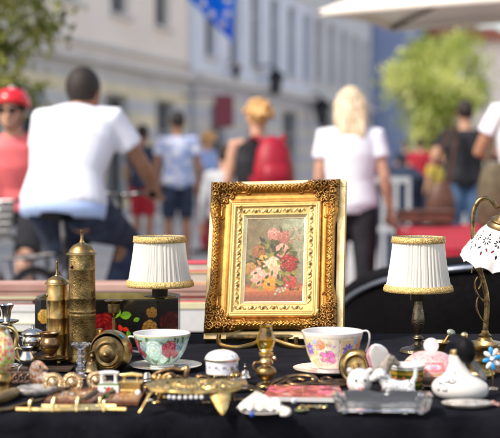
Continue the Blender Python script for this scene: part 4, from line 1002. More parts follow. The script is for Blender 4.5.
# T relative to the painting opening is handled by inset: stretch profile so that T==34.2 falls on the opening edge
ok=(T>-.15)&(~openm)
fm=ok[:-1,:-1]&ok[1:,:-1]&ok[:-1,1:]&ok[1:,1:]
cnt=0; cols=[]
jj,ii=np.nonzero(ok)
idx[jj,ii]=np.arange(len(jj))
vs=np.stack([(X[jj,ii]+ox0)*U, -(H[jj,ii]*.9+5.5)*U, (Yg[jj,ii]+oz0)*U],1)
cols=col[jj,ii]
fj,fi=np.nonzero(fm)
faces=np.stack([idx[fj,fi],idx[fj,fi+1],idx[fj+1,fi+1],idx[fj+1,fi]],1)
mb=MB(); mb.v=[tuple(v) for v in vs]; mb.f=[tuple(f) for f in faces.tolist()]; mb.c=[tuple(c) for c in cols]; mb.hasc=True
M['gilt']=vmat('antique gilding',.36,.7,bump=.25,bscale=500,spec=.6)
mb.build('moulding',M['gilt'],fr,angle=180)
# skirt under the moulding edge so that it reads as solid from the side
sk=[]
def outline():
    pts=[]
    n=60
    for k in range(n): u=k/n; pts.append((u*OW,float(conc(np.array(u)))))
    for k in range(n): u=k/n; pts.append((OW-float(conc(np.array(u))),u*OH))
    for k in range(n): u=1-k/n; pts.append((u*OW,OH-float(conc(np.array(u)))))
    for k in range(n): u=1-k/n; pts.append((float(conc(np.array(u))),u*OH))
    return pts
ol=outline(); n=len(ol); vs=[];fs=[]
for x,y in ol: vs.append(((x+ox0)*U,-9.2*U,(y+oz0)*U)); 
for x,y in ol: vs.append(((x+ox0)*U,-2*U,(y+oz0)*U))
for i in range(n): fs.append((i,(i+1)%n,n+(i+1)%n,n+i))
MB().add(vs,fs).build('moulding_side',M['lightgold'],fr,angle=60)
# backing plate (rectangular deep frame behind the ornament)
BW,BH=FW/U,FH/U
bp_=MB(); 
for (c,d) in [((0,4,4),(BW,12,8)),((0,4,BH-4),(BW,12,8)),((-BW/2+4,4,BH/2),(8,12,BH-16)),((BW/2-4,4,BH/2),(8,12,BH-16))]:
    bp_.box((c[0]*U,c[1]*U-2*U,c[2]*U),(d[0]*U,d[1]*U,d[2]*U))
bp_.build('backing_frame',M['lightgold'],fr,smooth=False,bevel=.0012)
MB().box((0,5*U,BH/2*U),((BW-14)*U,1.5*U,(BH-14)*U)).build('back_board',M['wooddark'],fr,smooth=False)
# painting canvas
PW,PH=228,328
cv=Cv(PW,PH,(.56,.53,.40))
cv.mix(np.clip(1-cv.Y/200,0,1)*np.clip((cv.X-40)/150,0,1),(.66,.70,.58)); cv.mix(np.clip(1-np.hypot(cv.X-30,cv.Y-60)/150,0,1)*.7,(.40,.33,.20))
cv.mix(np.clip((cv.Y-120)/150,0,1)*np.clip(1-cv.X/120,0,1)*.8,(.36,.30,.20))
cv.noise(.10,16,2)
cv.mix(np.clip((cv.Y-252)/6,0,1),(.66,.36,.22)); cv.mix(np.exp(-((cv.Y-276)/9)**2)*.8,(.86,.55,.30)); cv.mix(np.clip((cv.Y-296)/10,0,1)*.75,(.52,.30,.22))
cv.mix(np.exp(-((cv.X-110)/75)**2-((cv.Y-258)/14)**2)*.7,(.30,.16,.12))
cv.ell(112,175,96,98,0,(.25,.24,.15),soft=.5,al=.9)
rs=random.Random(2)
for i in range(150):
    a=rs.uniform(0,2*PI); r_=rs.uniform(25,98); x=108+r_*math.cos(a)*.85; y=178+r_*math.sin(a)*.95
    if y>262: continue
    g_=rs.choice([(.34,.36,.18),(.26,.30,.20),(.48,.47,.26),(.36,.30,.18),(.55,.55,.34),(.22,.24,.20)])
    cv.leaf(x,y,rs.uniform(18,36),rs.uniform(4,8),a+rs.uniform(-.7,.7),g_,vein=tuple(q*.6 for q in g_))
for pts in ([(128,120),(140,82),(134,40)],[(150,120),(168,78),(186,52)],[(150,120),(176,88),(200,80)],[(110,110),(92,80),(84,66)]): cv.line(pts,2.2,(.30,.34,.20))
for i in range(26): cv.ell(168+rs.uniform(-16,40),70+rs.uniform(-34,34),3.4,3.4,0,rs.choice([(.78,.30,.22),(.85,.45,.35),(.70,.22,.18)]),soft=.5)
cv.leaf(118,92,34,8,-1.9,(.20,.26,.18)); cv.leaf(132,76,42,6,-1.5,(.30,.34,.22)); cv.leaf(150,150,54,12,-.3,(.34,.34,.24),vein=(.2,.2,.14)); cv.leaf(46,150,-30,12,.6,(.52,.50,.28))
P_=[(104,78,20,(.55,.30,.28),(.80,.52,.46),(.95,.78,.68),0),(134,88,18,(.45,.22,.20),(.70,.42,.36),(.85,.62,.52),1),
 (132,134,21,(.72,.36,.30),(.92,.62,.54),(1,.84,.76),2),(58,136,19,(.42,.22,.12),(.62,.38,.22),(.75,.52,.34),3),(72,168,17,(.60,.36,.10),(.86,.62,.28),(.96,.80,.48),4),
 (100,184,27,(.78,.52,.34),(.95,.80,.62),(1,.95,.86),5),(154,180,26,(.34,.05,.05),(.62,.14,.13),(.82,.34,.28),6),(34,196,19,(.45,.30,.10),(.70,.50,.24),(.85,.68,.40),7),
 (62,224,27,(.82,.42,.34),(.95,.66,.56),(1,.88,.80),8),(112,214,20,(.72,.46,.34),(.88,.68,.54),(.96,.84,.70),9),(94,248,22,(.78,.32,.06),(.95,.58,.16),(1,.80,.42),10),(158,242,20,(.48,.10,.10),(.74,.26,.22),(.88,.48,.40),11)]
for x,y,r_,d_,m_,l_,s_ in P_: cv.rose(112+(x-108)*1.22,176+(y-178)*1.12,r_*1.38,d_,m_,l_,seed=s_)
for i in range(9): a=i*.7; cv.ell(154+15*math.cos(a),180+15*math.sin(a),2.6,2.6,0,(.93,.78,.5),soft=.5)
for k_ in range(46):
    a=rs.uniform(0,2*PI); r_=rs.uniform(30,100); cv.leaf(112+r_*math.cos(a)*.85,176+r_*math.sin(a)*.85,rs.uniform(14,26),rs.uniform(4,7),a+rs.uniform(-1,1),rs.choice([(.24,.27,.14),(.36,.37,.17),(.48,.46,.22),(.30,.25,.14)]),vein=(.15,.17,.09))
for x,y,a in ((74,200,.4),(90,150,-.6),(122,164,.9),(128,206,.5),(126,250,.3),(72,262,2.4),(44,250,2.2),(150,214,.2),(34,224,2.8),(176,212,.1),(80,122,-1.4),(118,236,.9)):
    cv.leaf(x,y,26,9,a,(.60,.58,.26),vein=(.34,.36,.14))
for x,y in ((132,276),(146,272),(158,272),(150,282),(138,286),(164,262),(126,282),(120,294)):
    cv.ell(x,y,6,5,0,(.62,.74,.72),soft=.4); cv.ell(x,y,2,2,0,(.92,.82,.4),soft=.5)
ink=(.10,.07,.07)
def stroke(pts,x0,y0,sx,sy,w_=2.0,c=ink,cvs=None): (cvs or cv).line([(x0+a*sx-b*.28+1.2*math.sin(x0),y0+b*sy*.9+1.5*math.sin(x0*.7)) for a,b in pts],min(w_,2.0),c,al=.85)
stroke([(0,0),(0,10)],176,272,1,1.1,2.6); stroke([(0,0),(5,1),(5,4),(0,5),(6,6),(6,10),(0,10)],176,272,1,1.1)
stroke([(5,4),(1,5),(0,9),(4,10),(5,4),(6,10)],186,272,1,1.1); stroke([(0,4),(0,10),(1,5),(4,4)],196,272,1,1.1); stroke([(5,4),(1,5),(0,9),(5,10),(6,-2),(6,10)],203,272,1,1.1)
cv.blur(2); cv.a=cv.a*.80+np.array((.42,.32,.18))*.10; cv.noise(.07,3,5); cv.noise(.05,1.5,8)
# dull under varnish a little
cf=cv.fn(wrap=False)
M['oil']=vmat('varnished oil paint',.38,coat=.08,bump=.25,bscale=420,bdist=.0004,spec=.3)
ax0,ax1=(px0-.6+ox0)*U,(px1+.6+ox0)*U; az0,az1=(py0-.6+oz0)*U,(py1+.6+oz0)*U
MB().grid(PW,PH,lambda u,v:(ax0+(ax1-ax0)*u,-6.6*U,az0+(az1-az0)*v),cfn=cf).build('painting',M['oil'],fr,angle=180)
# inner slip wall around the painting
sl=MB()
for (a,b_) in (((px0,py0),(px1,py0)),((px1,py0),(px1,py1)),((px1,py1),(px0,py1)),((px0,py1),(px0,py0))):
    A_=[((a[0]+ox0)*U,-7.3*U,(a[1]+oz0)*U),((b_[0]+ox0)*U,-7.3*U,(b_[1]+oz0)*U),((b_[0]+ox0)*U,-6.0*U,(b_[1]+oz0)*U),((a[0]+ox0)*U,-6.0*U,(a[1]+oz0)*U)]
    sl.add(A_,[(0,1,2,3)])
sl.build('slip',M['lightgold'],fr,smooth=False)
# ---------------------------------------------------------------- brass easel / plate stand
p,s=spot(264,352)
es=thing('display_easel','curved brass easel carrying the gilt picture frame','easel',(p.x,YF-.0,TZ))
def ep(px,py,Y): v=at(px,py,Y); return v-Vector((p.x,YF,TZ))
for nm,cc in (('foot_arm',[(219,336,YF-.03),(218.5,342,YF-.05),(223,346.5,YF-.07),(236,348.6,YF-.08),(250,346,YF-.07),(262,341,YF-.04)]),('foot_arm',[(320,336,YF-.03),(320.5,342,YF-.05),(316,346.5,YF-.07),(303,348.6,YF-.08),(289,346,YF-.07),(275,341,YF-.04)])):
    MB().loft(spline([ep(*c) for c in cc],6),(.0055,.0085),seg=10).build(nm,M['brass'],es)
MB().loft([ep(266,347,YF+.02),ep(266,330,YF+.06),ep(266,250,YF+.13)],(.006,.004),seg=8,xdir=(1,0,0)).build('upright',M['brass'],es)
MB().loft([ep(268,346,YF+.02),ep(262,351,YF-.02),ep(300,352,YF-.05)] if False else [ep(266,300,YF+.12),(ep(266,300,YF+.12)[0],.165,.0)],(.004,.004),seg=8).build('rear_leg',M['brass'],es)
MB().loft([ep(226,337,YF-.012),ep(314,337,YF-.012)],(.004,.006),seg=8).build('ledge',M['brass_dark'],es)
for x_ in(286,296): MB().loft([ep(x_,337,YF-.02),ep(x_,344.5,YF-.02)],.006,seg=8).build('post',M['brass_dark'],es)
# ---------------------------------------------------------------- table lamps with pleated shades
def braid(prof,seg,k_,parent,nm='braid',loc=(0,0,0)):
    def rf(a,v,r): return r*(1+.010*math.sin(a*70+v*20)+.008*math.sin(a*43-v*30))
    m=MB().lathe(prof,seg=seg,k=k_,rfn=rf); return m.build(nm,M['braid'],parent,loc=loc,angle=180)
M['braid']=mat('gold braid trim',(.36,.20,.04),.4,.35,(.90,.68,.28),scale=520,bump=1,bscale=700,bdist=.0015,lo_=.42,hi_=.58)
m=mat('pleated ivory shade cloth',(.80,.765,.68),.8,0,var=.04,scale=10); 
nodes=m.node_tree.nodes; links=m.node_tree.links; pb=nodes['Principled BSDF']; tr=nodes.new('ShaderNodeBsdfTranslucent'); tr.inputs[0].default_value=(.8,.77,.68,1); mx=nodes.new('ShaderNodeMixShader'); mx.inputs[0].default_value=.3
links.new(pb.outputs[0],mx.inputs[1]); links.new(tr.outputs[0],mx.inputs[2]); links.new(mx.outputs[0],nodes['Material Output'].inputs[0]); M['shade']=m
def pleat_lamp(label,px,py_base,ytop,ybot,rt,rb,grp,stem,stemmat,lean=0,bracket=1.0):
    p,s=spot(px,py_base)
    t=thing('table_lamp',label,'lamp',p,(0,R(lean),0),group=grp)
    base=py_base
    zt,zb=(base-ytop),(base-ybot)
    rs=random.Random(px); ph=[rs.uniform(-.5,.5) for _ in range(64)]
    def rf(a,v,r):
        n_=46; k_=(a+.05*math.sin(a*5+px)+.03*math.sin(a*11+v*1.5))/(2*PI)*n_; i=int(k_)%n_; fr_=k_-math.floor(k_)
        d=abs(fr_-.5)*2; am=.036*(.75+ph[i%64]*1.1); return r*(1-am*d**1.5+.006*math.sin(a*3+v*4+px)+.006*math.sin(a*83+v*6)*(v>.5))
    n=14; pr=[(rt+(rb-rt)*(k/n)-.8*math.sin(PI*k/n),zt+(zb-zt)*k/n) for k in range(n+1)]
    sh=MB().lathe(pr,seg=46*8,k=s,rfn=rf).build('lamp_shade',M['shade'],t,angle=180)
    bw=5.6
    sl_=(rb-rt)/(zt-zb)
    braid([(rt+.3,zt+.4),(rt+.9,zt+.2),(rt+.8+sl_*bw*.5,zt-bw*.45),(rt+.9+sl_*bw,zt-bw),(rt+.2+sl_*bw,zt-bw-.3)],200,s,sh)
    braid([(rb-.6-sl_*bw,zb+bw+.3),(rb+.9-sl_*bw,zb+bw),(rb+1.2,zb+bw*.45),(rb+1.4,zb-.2),(rb+.2,zb-.8)],200,s,sh)
    MB().lathe([(rt-.6,zt-.4),(rt-.2,zt-.9),(rt-1.0,zt-1.2),(rt-1.0,zt-.6),(rt-.6,zt-.4)],seg=60,k=s).build('top_ring',M['braid'],sh)
    MB().lathe(smooth_prof(stem,3),seg=36,k=s,rfn=None).build('stem',stemmat,t,angle=50)
    MB().lathe([(0,zb-10),(7.6,zb-10),(8.0,zb-9),(8.0,zb+3),(6,zb+4),(4,zb+14),(0,zb+14)],seg=32,k=s).build('socket',M['black2'],t)
    bl=MB().lathe(smooth_prof([(3.5,zb+12),(4,zb+16),(7.5,zb+26),(6,zb+33),(0,zb+36)],3),seg=24,k=s).build('bulb',M['china'],t)
    MB().loft([Vector((rt*math.cos(a),rt*math.sin(a),zt-1.5))*s if q else Vector((0,0,zb+36))*s for a,q in ((0,1),(0,0),(PI,1))],.6*s,seg=6).build('shade_carrier',M['brass_dark'],t)
    return t,s
M['black2']=mat('dark bronze bakelite',(.012,.009,.007),.35,0,(.03,.022,.018),scale=60)
# base y at 343: left lamp
z0=343
st1=[(0,0),(17,0),(18,1.5),(16,3),(9,5),(5,8),(4.5,12),(6,15),(5.2,20),(4.2,28),(4.0,36),(4.8,41),(6.5,43),(5,45),(9,46.2),(15.5,47),(15.5,48),(8,48.4),(7,48.6)]
pleat_lamp('small lamp with ivory pleated shade behind the left teacup',160.0,343,235.5,285,25,32.6,'pair of table lamps with pleated ivory shades',st1,M['pewter'])
st2=[(0,0),(17,0),(18,1.5),(16,4),(8,6),(4,9),(3.4,12),(5.6,14),(3.4,16.5),(3.8,20),(6.0,27),(6.5,33),(5.2,42),(3.8,50),(3.6,55),(5,57),(4.8,59),(7,61),(8,62)]
pleat_lamp('small lamp with ivory pleated shade standing alone on the right',418.0,352,236,290,25.5,33.3,'pair of table lamps with pleated ivory shades',st2,M['pewter'],lean=0)
# ---------------------------------------------------------------- arched bronze lamp with pierced porcelain shade
p,s=spot(485,346)
al=thing('arched_lamp','arched bronze lamp with a pierced white porcelain shade at the right edge','lamp',p)
def lp(px,py,dy=0): return ((px-485)*s,dy,(346-py)*s)
MB().lathe([(0,0),(19,0),(20,2),(17,4),(8,6),(6,9),(6.5,11),(4,13),(3.5,16)],seg=40,k=s).build('base',M['brass'],al)
MB().loft(spline([lp(485,332),lp(486.5,312),lp(486.5,297),lp(484,285),lp(479,268),lp(474,248),lp(471.8,228),lp(472.5,211),lp(477,200.5),lp(484,197.2),lp(491,200.5),lp(495.5,207)],5),[2.9*s]*10+[2.6*s]*10+[2.3*s]*36,seg=12).build('stem',M['copperish2'] if 'copperish2' in M else M['brass_dark'],al)
for cc in ([(484,300,-.01),(478,296,-.014),(473,285,-.016),(476,276,-.016),(480,281,-.015),(477,288,-.015)],[(486,322,-.01),(480,318,-.014),(475,306,-.016),(477,296,-.016),(482,301,-.014)],[(482,282,-.01),(477,272,-.015),(472,266,-.016),(470,272,-.015)]):
    MB().loft(spline([lp(*c) for c in cc],5),.9*s,seg=6).build('scroll',M['brass_dark'],al)
shm=Matrix.Translation(lp(503,215,-.02))@Matrix.Rotation(R(15),4,'X')@Matrix.Rotation(R(8),4,'Y')
MB().lathe([(0,9),(2,8.5),(2.5,5),(4,3),(7,2),(7.5,0),(8,-1),(13,-4),(14,-5),(13.4,-7),(15,-9),(16.5,-10),(16.8,-15),(15,-15.5)],seg=40,k=s,M=shm).build('shade_cap',M['brass_dark'],al)
MB().loft([shm@Vector((0,0,14*s)),lp(495.5,207)],1.2*s,seg=8).build('hook',M['brass_dark'],al)
nsc=12
def scal(a,v,r):
    q=max(0,(v-.6)/.4); return (r*(1+.03*q*math.cos(a*nsc)), -2.6*q*q*(1-abs(math.cos(a*nsc/2)))*1.6+1.5*q)
def holes(u,v):
    # pierced daisies + teardrops; repeat nsc times
    uu=(u*nsc)%1.0-.5; x=uu*13.5*(.62+.5*v); y=(v-.47)*40
    for k_ in range(8):
        a=k_*PI/4; cx,cy=3.0*math.cos(a),3.0*math.sin(a)
        dx,dy=x-cx,y-cy; rr=dx*math.cos(a)+dy*math.sin(a); tt_=-dx*math.sin(a)+dy*math.cos(a)
        if (rr/1.45)**2+(tt_/.72)**2<1: return False
    for sx in(-1,1):
        dx=x-sx*3.8; dy=y-8.0; c_,s_=math.cos(.8*sx),math.sin(.8*sx)
        if ((dx*c_+dy*s_)/1.9)**2+((-dx*s_+dy*c_)/.8)**2<1: return False
    for dy0,rx,ry in((-8,1.0,1.9),(-12.5,.8,.8),(11.5,.9,1.5)):
        if (x/rx)**2+((y-dy0)/ry)**2<1: return False
    dx=abs(x)-6.2
    if (dx/.9)**2+((y+6)/1.4)**2<1: return False
    return True
prf=[(16+ (20*(k/90)**1.15), -12-36*(k/90)+6*math.sin(PI*k/90)) for k in range(91)]
MB().lathe(prf,seg=nsc*56,k=s,M=shm,rfn=scal,keep=holes).build('lamp_shade',M['china'],al,angle=180,solid=.0028)
# ================================================================== ITEMS ON THE CLOTH
def T_(name,label,cat,px,py,rot=(0,0,0),group=None,dz=0):
    p,s=spot(px,py); p=p+Vector((0,0,dz-.0002)); return thing(name,label,cat,p,rot,group),s
P=smooth_prof
# ---- black lacquered flower box, open, many sided
t,s=T_('flower_box','black lacquered box painted with roses, open top, behind the brass grinders','box',105,346)
hgt=47
outl=[(-71,5),(-64,0),(52,0),(57,-1),(73,12),(73,56),(60,72),(-60,72),(-71,60)]
def inset(poly,d):
    c=(1.0,36); return [(c[0]+(x-c[0])*(1-d/70),c[1]+(y-c[1])*(1-d/37)) for x,y in poly]
cvb=Cv(600,200,(.035,.032,.035))
cvb.noise(.3,9,3)
def cu(px): return (px-34)/144*600
def cy(py): return (py-299)/47*200
for x,y,r_,d_,m_,l_ in ((44,316,30,(.6,.38,.05),(.85,.65,.2),(.98,.88,.55)),(60,335,26,(.7,.4,.1),(.9,.6,.25),(1,.85,.55)),(103,326,58,(.22,.0,.02),(.5,.03,.05),(.72,.12,.12)),(89,312,22,(.3,.0,.02),(.6,.05,.05),(.8,.2,.2)),(150,328,36,(.35,.20,.04),(.58,.40,.12),(.75,.58,.28)),(152,312,24,(.35,.2,.04),(.55,.38,.12),(.7,.5,.2)),(170,322,42,(.16,0,.02),(.38,.03,.06),(.5,.1,.12)),(66,311,16,(.5,.3,.05),(.8,.6,.2),(.9,.8,.5))):
    cvb.rose(cu(x),cy(y),r_,d_,m_,l_,sq=1.1,seed=x)
for x,y,L,W_,a in ((114,318,52,20,-1.2),(120,316,50,18,-.2),(112,312,40,14,-.6),(128,330,30,10,1.4),(54,345,30,10,-2.4),(140,318,30,10,2.8),(84,342,30,9,.4)):
    cvb.leaf(cu(x),cy(y),L,W_,a,(.52,.74,.14),vein=(.2,.4,.05))
for x,y,a in ((121,326,1.2),(119,332,1.9),(123,338,.9),(121,344,1.5),(124,330,.2)): cvb.leaf(cu(x)-8,cy(y)-8,30,10,a,(.90,.12,.05),vein=(.98,.5,.2))
cvb.line([(0,3),(600,3)],5,(.20,.18,.10)); 
cvb.a*=.80; fb=cvb.fn(wrap=False)
wl=MB()
def wallseg(a,b_,z0,z1,u0,u1,painted):
    L=math.hypot(b_[0]-a[0],b_[1]-a[1]); n=max(4,int(L*2.2)); 
    wl.grid(n,90,lambda u,v:((a[0]+(b_[0]-a[0])*u)*s,(a[1]+(b_[1]-a[1])*u)*s,(z0+(z1-z0)*v)*s),cfn=(lambda u,v: fb(min(.999,max(0,u0+(u1-u0)*u)),v)) if painted else (lambda u,v:lin((.035,.032,.035))))
n_=len(outl)
for i in range(n_):
    a,b_=outl[i],outl[(i+1)%n_]
    front=i<4
    wallseg(a,b_,0,hgt-(0),(a[0]+71)/144,(b_[0]+71)/144,front)
wl.build('box_body',M['vlacq'],t,angle=30)
M['goldin']=mat('greenish gold lacquer',(.22,.17,.05),.35,.5,(.42,.36,.14),scale=30)
inn=inset(outl,3.0); m=MB()
for i in range(n_):
    a,b_=inn[i],inn[(i+1)%n_]; m.add([(a[0]*s,a[1]*s,3*s),(b_[0]*s,b_[1]*s,3*s),(b_[0]*s,b_[1]*s,hgt*s),(a[0]*s,a[1]*s,hgt*s)],[(0,1,2,3)])
m.add([(x*s,y*s,3*s) for x,y in inn],[tuple(range(n_))]); m.build('lining',M['goldin'],t,smooth=False)
m=MB()
for i in range(n_):
    a,b_,c,d=outl[i],outl[(i+1)%n_],inn[(i+1)%n_],inn[i]; m.add([(q[0]*s,q[1]*s,(hgt+.05)*s) for q in(a,b_,c,d)],[(0,1,2,3)])
m.build('rim',M['black2'],t,smooth=False)
# ---- brass grinders
M['engrave']=mat('engraved brass',(.05,.034,.013),.38,1,(.38,.27,.11),scale=30,bump=.3,bscale=200)
def engraved():
    m=M['engrave']; n=m.node_tree.nodes; l=m.node_tree.links; p=n['Principled BSDF']
    tc=n.new('ShaderNodeTexCoord'); v=n.new('ShaderNodeTexVoronoi'); v.feature='DISTANCE_TO_EDGE'; v.inputs['Scale'].default_value=75
    wv=n.new('ShaderNodeTexWave'); wv.wave_type='RINGS'; wv.rings_direction='SPHERICAL'; wv.inputs['Scale'].default_value=60; wv.inputs['Distortion'].default_value=14; wv.inputs['Detail'].default_value=2; wv.inputs['Detail Scale'].default_value=2.2
    l.new(tc.outputs['Object'],v.inputs['Vector']); l.new(tc.outputs['Object'],wv.inputs['Vector'])
    r=n.new('ShaderNodeValToRGB'); r.color_ramp.elements[0].position=.30; r.color_ramp.elements[1].position=.5; l.new(wv.outputs['Fac'],r.inputs[0])
    b=n.new('ShaderNodeBump'); b.inputs['Strength'].default_value=.45; b.inputs['Distance'].default_value=.0006; l.new(r.outputs[0],b.inputs['Height']); l.new(b.outputs[0],p.inputs['Normal'])
    # darker in the grooves
    bc=p.inputs['Base Color'].links[0].from_socket; mx=n.new('ShaderNodeMix'); mx.data_type='RGBA'; mx.blend_type='MULTIPLY'; mx.inputs[0].default_value=.4
    l.new(bc,mx.inputs[6]); l.new(r.outputs[0],mx.inputs[7]); l.new(mx.outputs[2],p.inputs['Base Color'])
engraved()
t,s=T_('coffee_grinder','tall engraved cylindrical brass grinder with domed lid and spindle','grinder',82.5,362)
MB().lathe([(0,0),(14,0),(14.4,1),(14.2,3),(13.6,4),(13.6,47),(13.9,48.2),(13.4,49),(13.4,50.2),(14,51),(13.7,52.5),(13.5,53)],seg=64,k=s).build('lower_barrel',M['engrave'],t,angle=60)
MB().lathe([(13.4,53),(13.4,64),(13.9,65),(13.5,66),(13.3,67),(13.3,93),(13.7,94),(13.3,95),(13.2,108),(13,109)],seg=64,k=s).build('upper_barrel',M['engrave'],t,angle=60)
MB().lathe(P([(0,109),(14.8,108.4),(15.0,109.8),(13.4,111),(12.4,113.5),(9,117.5),(4,120),(2.6,120.8)])+[(2.4,122),(0,122)],seg=56,k=s).build('lid',M['brass'],t)
MB().lathe([(0,120),(2.3,120.5),(2.1,123),(1.5,124),(1.5,131),(1.8,132),(1.4,133),(0,133.4)],seg=20,k=s).build('spindle',M['copperish'],t)
MB().ball((-9.2*s,-10.6*s,97*s),(1.9*s,1.6*s,1.9*s)).build('rivet',M['copperish'],t)
t,s=T_('coffee_grinder','short plain cylindrical brass grinder beside the tall engraved one','grinder',57.5,360)
MB().lathe([(0,0),(11.2,0),(11.4,1.5),(10.6,3),(10.6,26),(11,27),(10.6,28),(10.6,42),(11,43),(10.5,44),(10.4,60),(10.8,61),(10.4,62),(10.4,76),(10.2,77)],seg=56,k=s).build('barrel',M['brass'],t,angle=60)
MB().lathe(P([(0,77),(11.8,76.6),(12.0,78),(10.8,79),(9.2,81.5),(5.5,84),(2.6,85.2)])+[(2.2,86),(0,86)],seg=48,k=s).build('lid',M['brass'],t)
MB().lathe([(0,85),(1.7,85.5),(1.5,87),(1.1,88),(1.1,98),(1.4,99),(1,100),(0,100.3)],seg=16,k=s).build('spindle',M['brass_dark'],t)
MB().ball((-9.2*s,-4.5*s,66*s),(1.4*s,1.4*s,2*s)).build('rivet',M['brass_dark'],t)
# ---- thin brass candlestick
t,s=T_('candlestick','slim brass candlestick with a dished cup in front of the black box','candlestick',114,352)
MB().lathe(P([(0,0),(12,0),(12,1.5),(7,4),(2.6,6),(1.9,10),(2.4,14),(1.6,18),(1.4,30),(1.5,36)],3),seg=36,k=s).build('stem',M['brass'],t)
MB().lathe([(1.4,35),(3,38),(5.6,40),(6,43),(6.2,49),(9.5,51.5),(9.6,52.4),(5.2,51.6),(4.8,42),(0,41)],seg=36,k=s).build('cup',M['brass_dark'],t)
# ---- overturned brass pot facing the camera
t,s=T_('brass_pot','brass pot lying on its side, domed lid facing forward, with a turquoise sticker','pot',110,372)
ctr=Vector((0,.030,19.5*s)); Mx=Matrix.Translation(ctr)@Matrix.Rotation(R(82),4,'X')@Matrix.Rotation(R(-10),4,'Y')@Matrix.Rotation(0,4,'Z')
# local +z points toward camera (-Y) after rotation
pb=MB().lathe(P([(0,-20),(9,-19),(17,-14),(21,-5),(21.3,3),(20,9),(17.5,13),(17.5,15)]),seg=60,k=s,M=Mx); pb.build('pot_body',M['brass'],t)
lid_M=Mx@Matrix.Translation((0,-3*s,13*s))@Matrix.Rotation(R(8),4,'X')
MB().lathe([(0,6.0),(0.01,6),(4,5.6),(7.5,4.6),(8.4,3.6),(9.0,3.0),(11.8,3.6),(12.6,2.6),(13.4,1.6),(16.8,1.4),(17.6,.4),(17.4,-1.2),(0,-1.4)],seg=60,k=s,M=lid_M).build('lid',M['brass_dark'],t,angle=30)
MB().lathe(P([(1.8,5.5),(1.4,7.5),(2.4,9),(2.2,10.6),(0,11.4)],3),seg=20,k=s,M=lid_M).build('knob',M['copperish'],t)
MB().lathe([(3.2,0),(2.8,3),(3.4,4.5),(0,5)],seg=16,k=s,M=Mx@Matrix.Translation((-12*s,17.5*s,2*s))@Matrix.Rotation(R(-70),4,'X')).build('spout',M['brass'],t)
MB().grid(6,4,lambda u,v:(Mx@Matrix.Rotation(R(40+16*u),4,'Z')@Vector(((20.55-.55*v)*s,0,(6.5+4.6*v)*s)))).build('price_sticker',M['sticker'],t,angle=180,solid=.0003)
# ---- teacups on saucers
def ring_pts(rx,rz,n=40): return [(rx*math.cos(2*PI*i/n),rx*math.sin(2*PI*i/n),0) for i in range(n)]
def saucer(name,label,px,py,r,cvs,deep=5):
    t,s=T_(name,label,'saucer',px,py)
    f=cvs.fn()
    pr=[(0,1.2),(r*.42,1.2),(r*.45,0),(r*.5,0),(r*.52,1.0),(r*.75,2.4),(r*.95,deep-.4),(r,deep),(r*1.005,deep+.5),(r*.97,deep+.6),(r*.75,3.6),(r*.55,2.4),(0,2.2)]
    def rf(a,v,rr): return rr*(1+.012*math.cos(a*8)*(rr/r))
    MB().lathe(pr[:9],seg=72,k=s,rfn=None).build('underside',M['china'],t)
    top=[(r*1.005,deep+.5)]+[(r*(1-.985*q/30)**1.0, 2.2+(deep-1.7)*max(0,(1-q/30-.45)/.55)**1.4) for q in range(1,31)]
    MB().lathe(top,seg=160,k=s,cfn=lambda u,v:f(u,1-v)).build('painted_top',M['vchina'],t)
    return t,s
# left cup
cs=Cv(512,64,(.93,.93,.91))
for x in range(0,512,64): cs.rose(x+20,26,16,(.5,.7,.6),(.75,.88,.80),(.97,.98,.95),seed=x); cs.leaf(x+40,30,24,6,.3,(.42,.50,.2),vein=(.25,.3,.1)); cs.rose(x+52,24,9,(.4,.08,.12),(.7,.25,.3),(.9,.6,.6),seed=x+3)
cs.line([(0,2),(512,2)],3,(.75,.8,.55))
tl_,s=saucer('saucer','saucer with green rose pattern under the left teacup',166,369,36,cs,4.6)
cvc=Cv(1400,250,(.66,.75,.70)); 
def U_(dx,R_=29): return 1050+math.asin(max(-1,min(1,dx/R_)))/(2*PI)*1400     # dx px right of the cup centre
cvc.noise(.05,12,2)
for k_ in range(5): 
    x0=U_(0)-1400+k_*350
rs=random.Random(8)
for x in range(0,1400,28):
    cvc.leaf(x+rs.uniform(-10,10),rs.uniform(20,220),rs.uniform(40,80),rs.uniform(10,20),rs.uniform(0,6.3),rs.choice([(.35,.45,.28),(.20,.28,.20),(.48,.56,.36),(.25,.34,.30)]),vein=(.15,.2,.12))
def bouquet(x):
    cvc.ell(x-30,130,150,118,0,(.55,.66,.60),soft=.4,al=.8)
    for q in range(14): cvc.leaf(x+rs.uniform(-150,190),rs.uniform(40,220),70,18,rs.uniform(0,6.3),rs.choice([(.30,.40,.22),(.16,.22,.16),(.45,.52,.30)]),vein=(.12,.16,.1))
    cvc.rose(x-62,118,100,(.52,.72,.66),(.80,.92,.88),(1,1,.97),sq=.92,seed=2,core=(.88,.78,.55))
    cvc.rose(x+28,190,46,(.50,.68,.62),(.82,.92,.88),(1,1,.97),seed=4,core=(.85,.80,.6))
    cvc.rose(x+82,105,72,(.42,.08,.16),(.72,.25,.34),(.93,.62,.64),sq=1.0,seed=5,core=(.78,.60,.25))
    cvc.rose(x+150,150,40,(.38,.06,.12),(.66,.2,.28),(.9,.55,.55),seed=7)
    cvc.rose(x-170,90,44,(.25,.35,.4),(.55,.65,.7),(.8,.88,.9),seed=9)
for x in(350,700,1050,1400,0): bouquet(x)
for y in(6,): cvc.line([(0,y),(1400,y)],7,(.85,.80,.60))
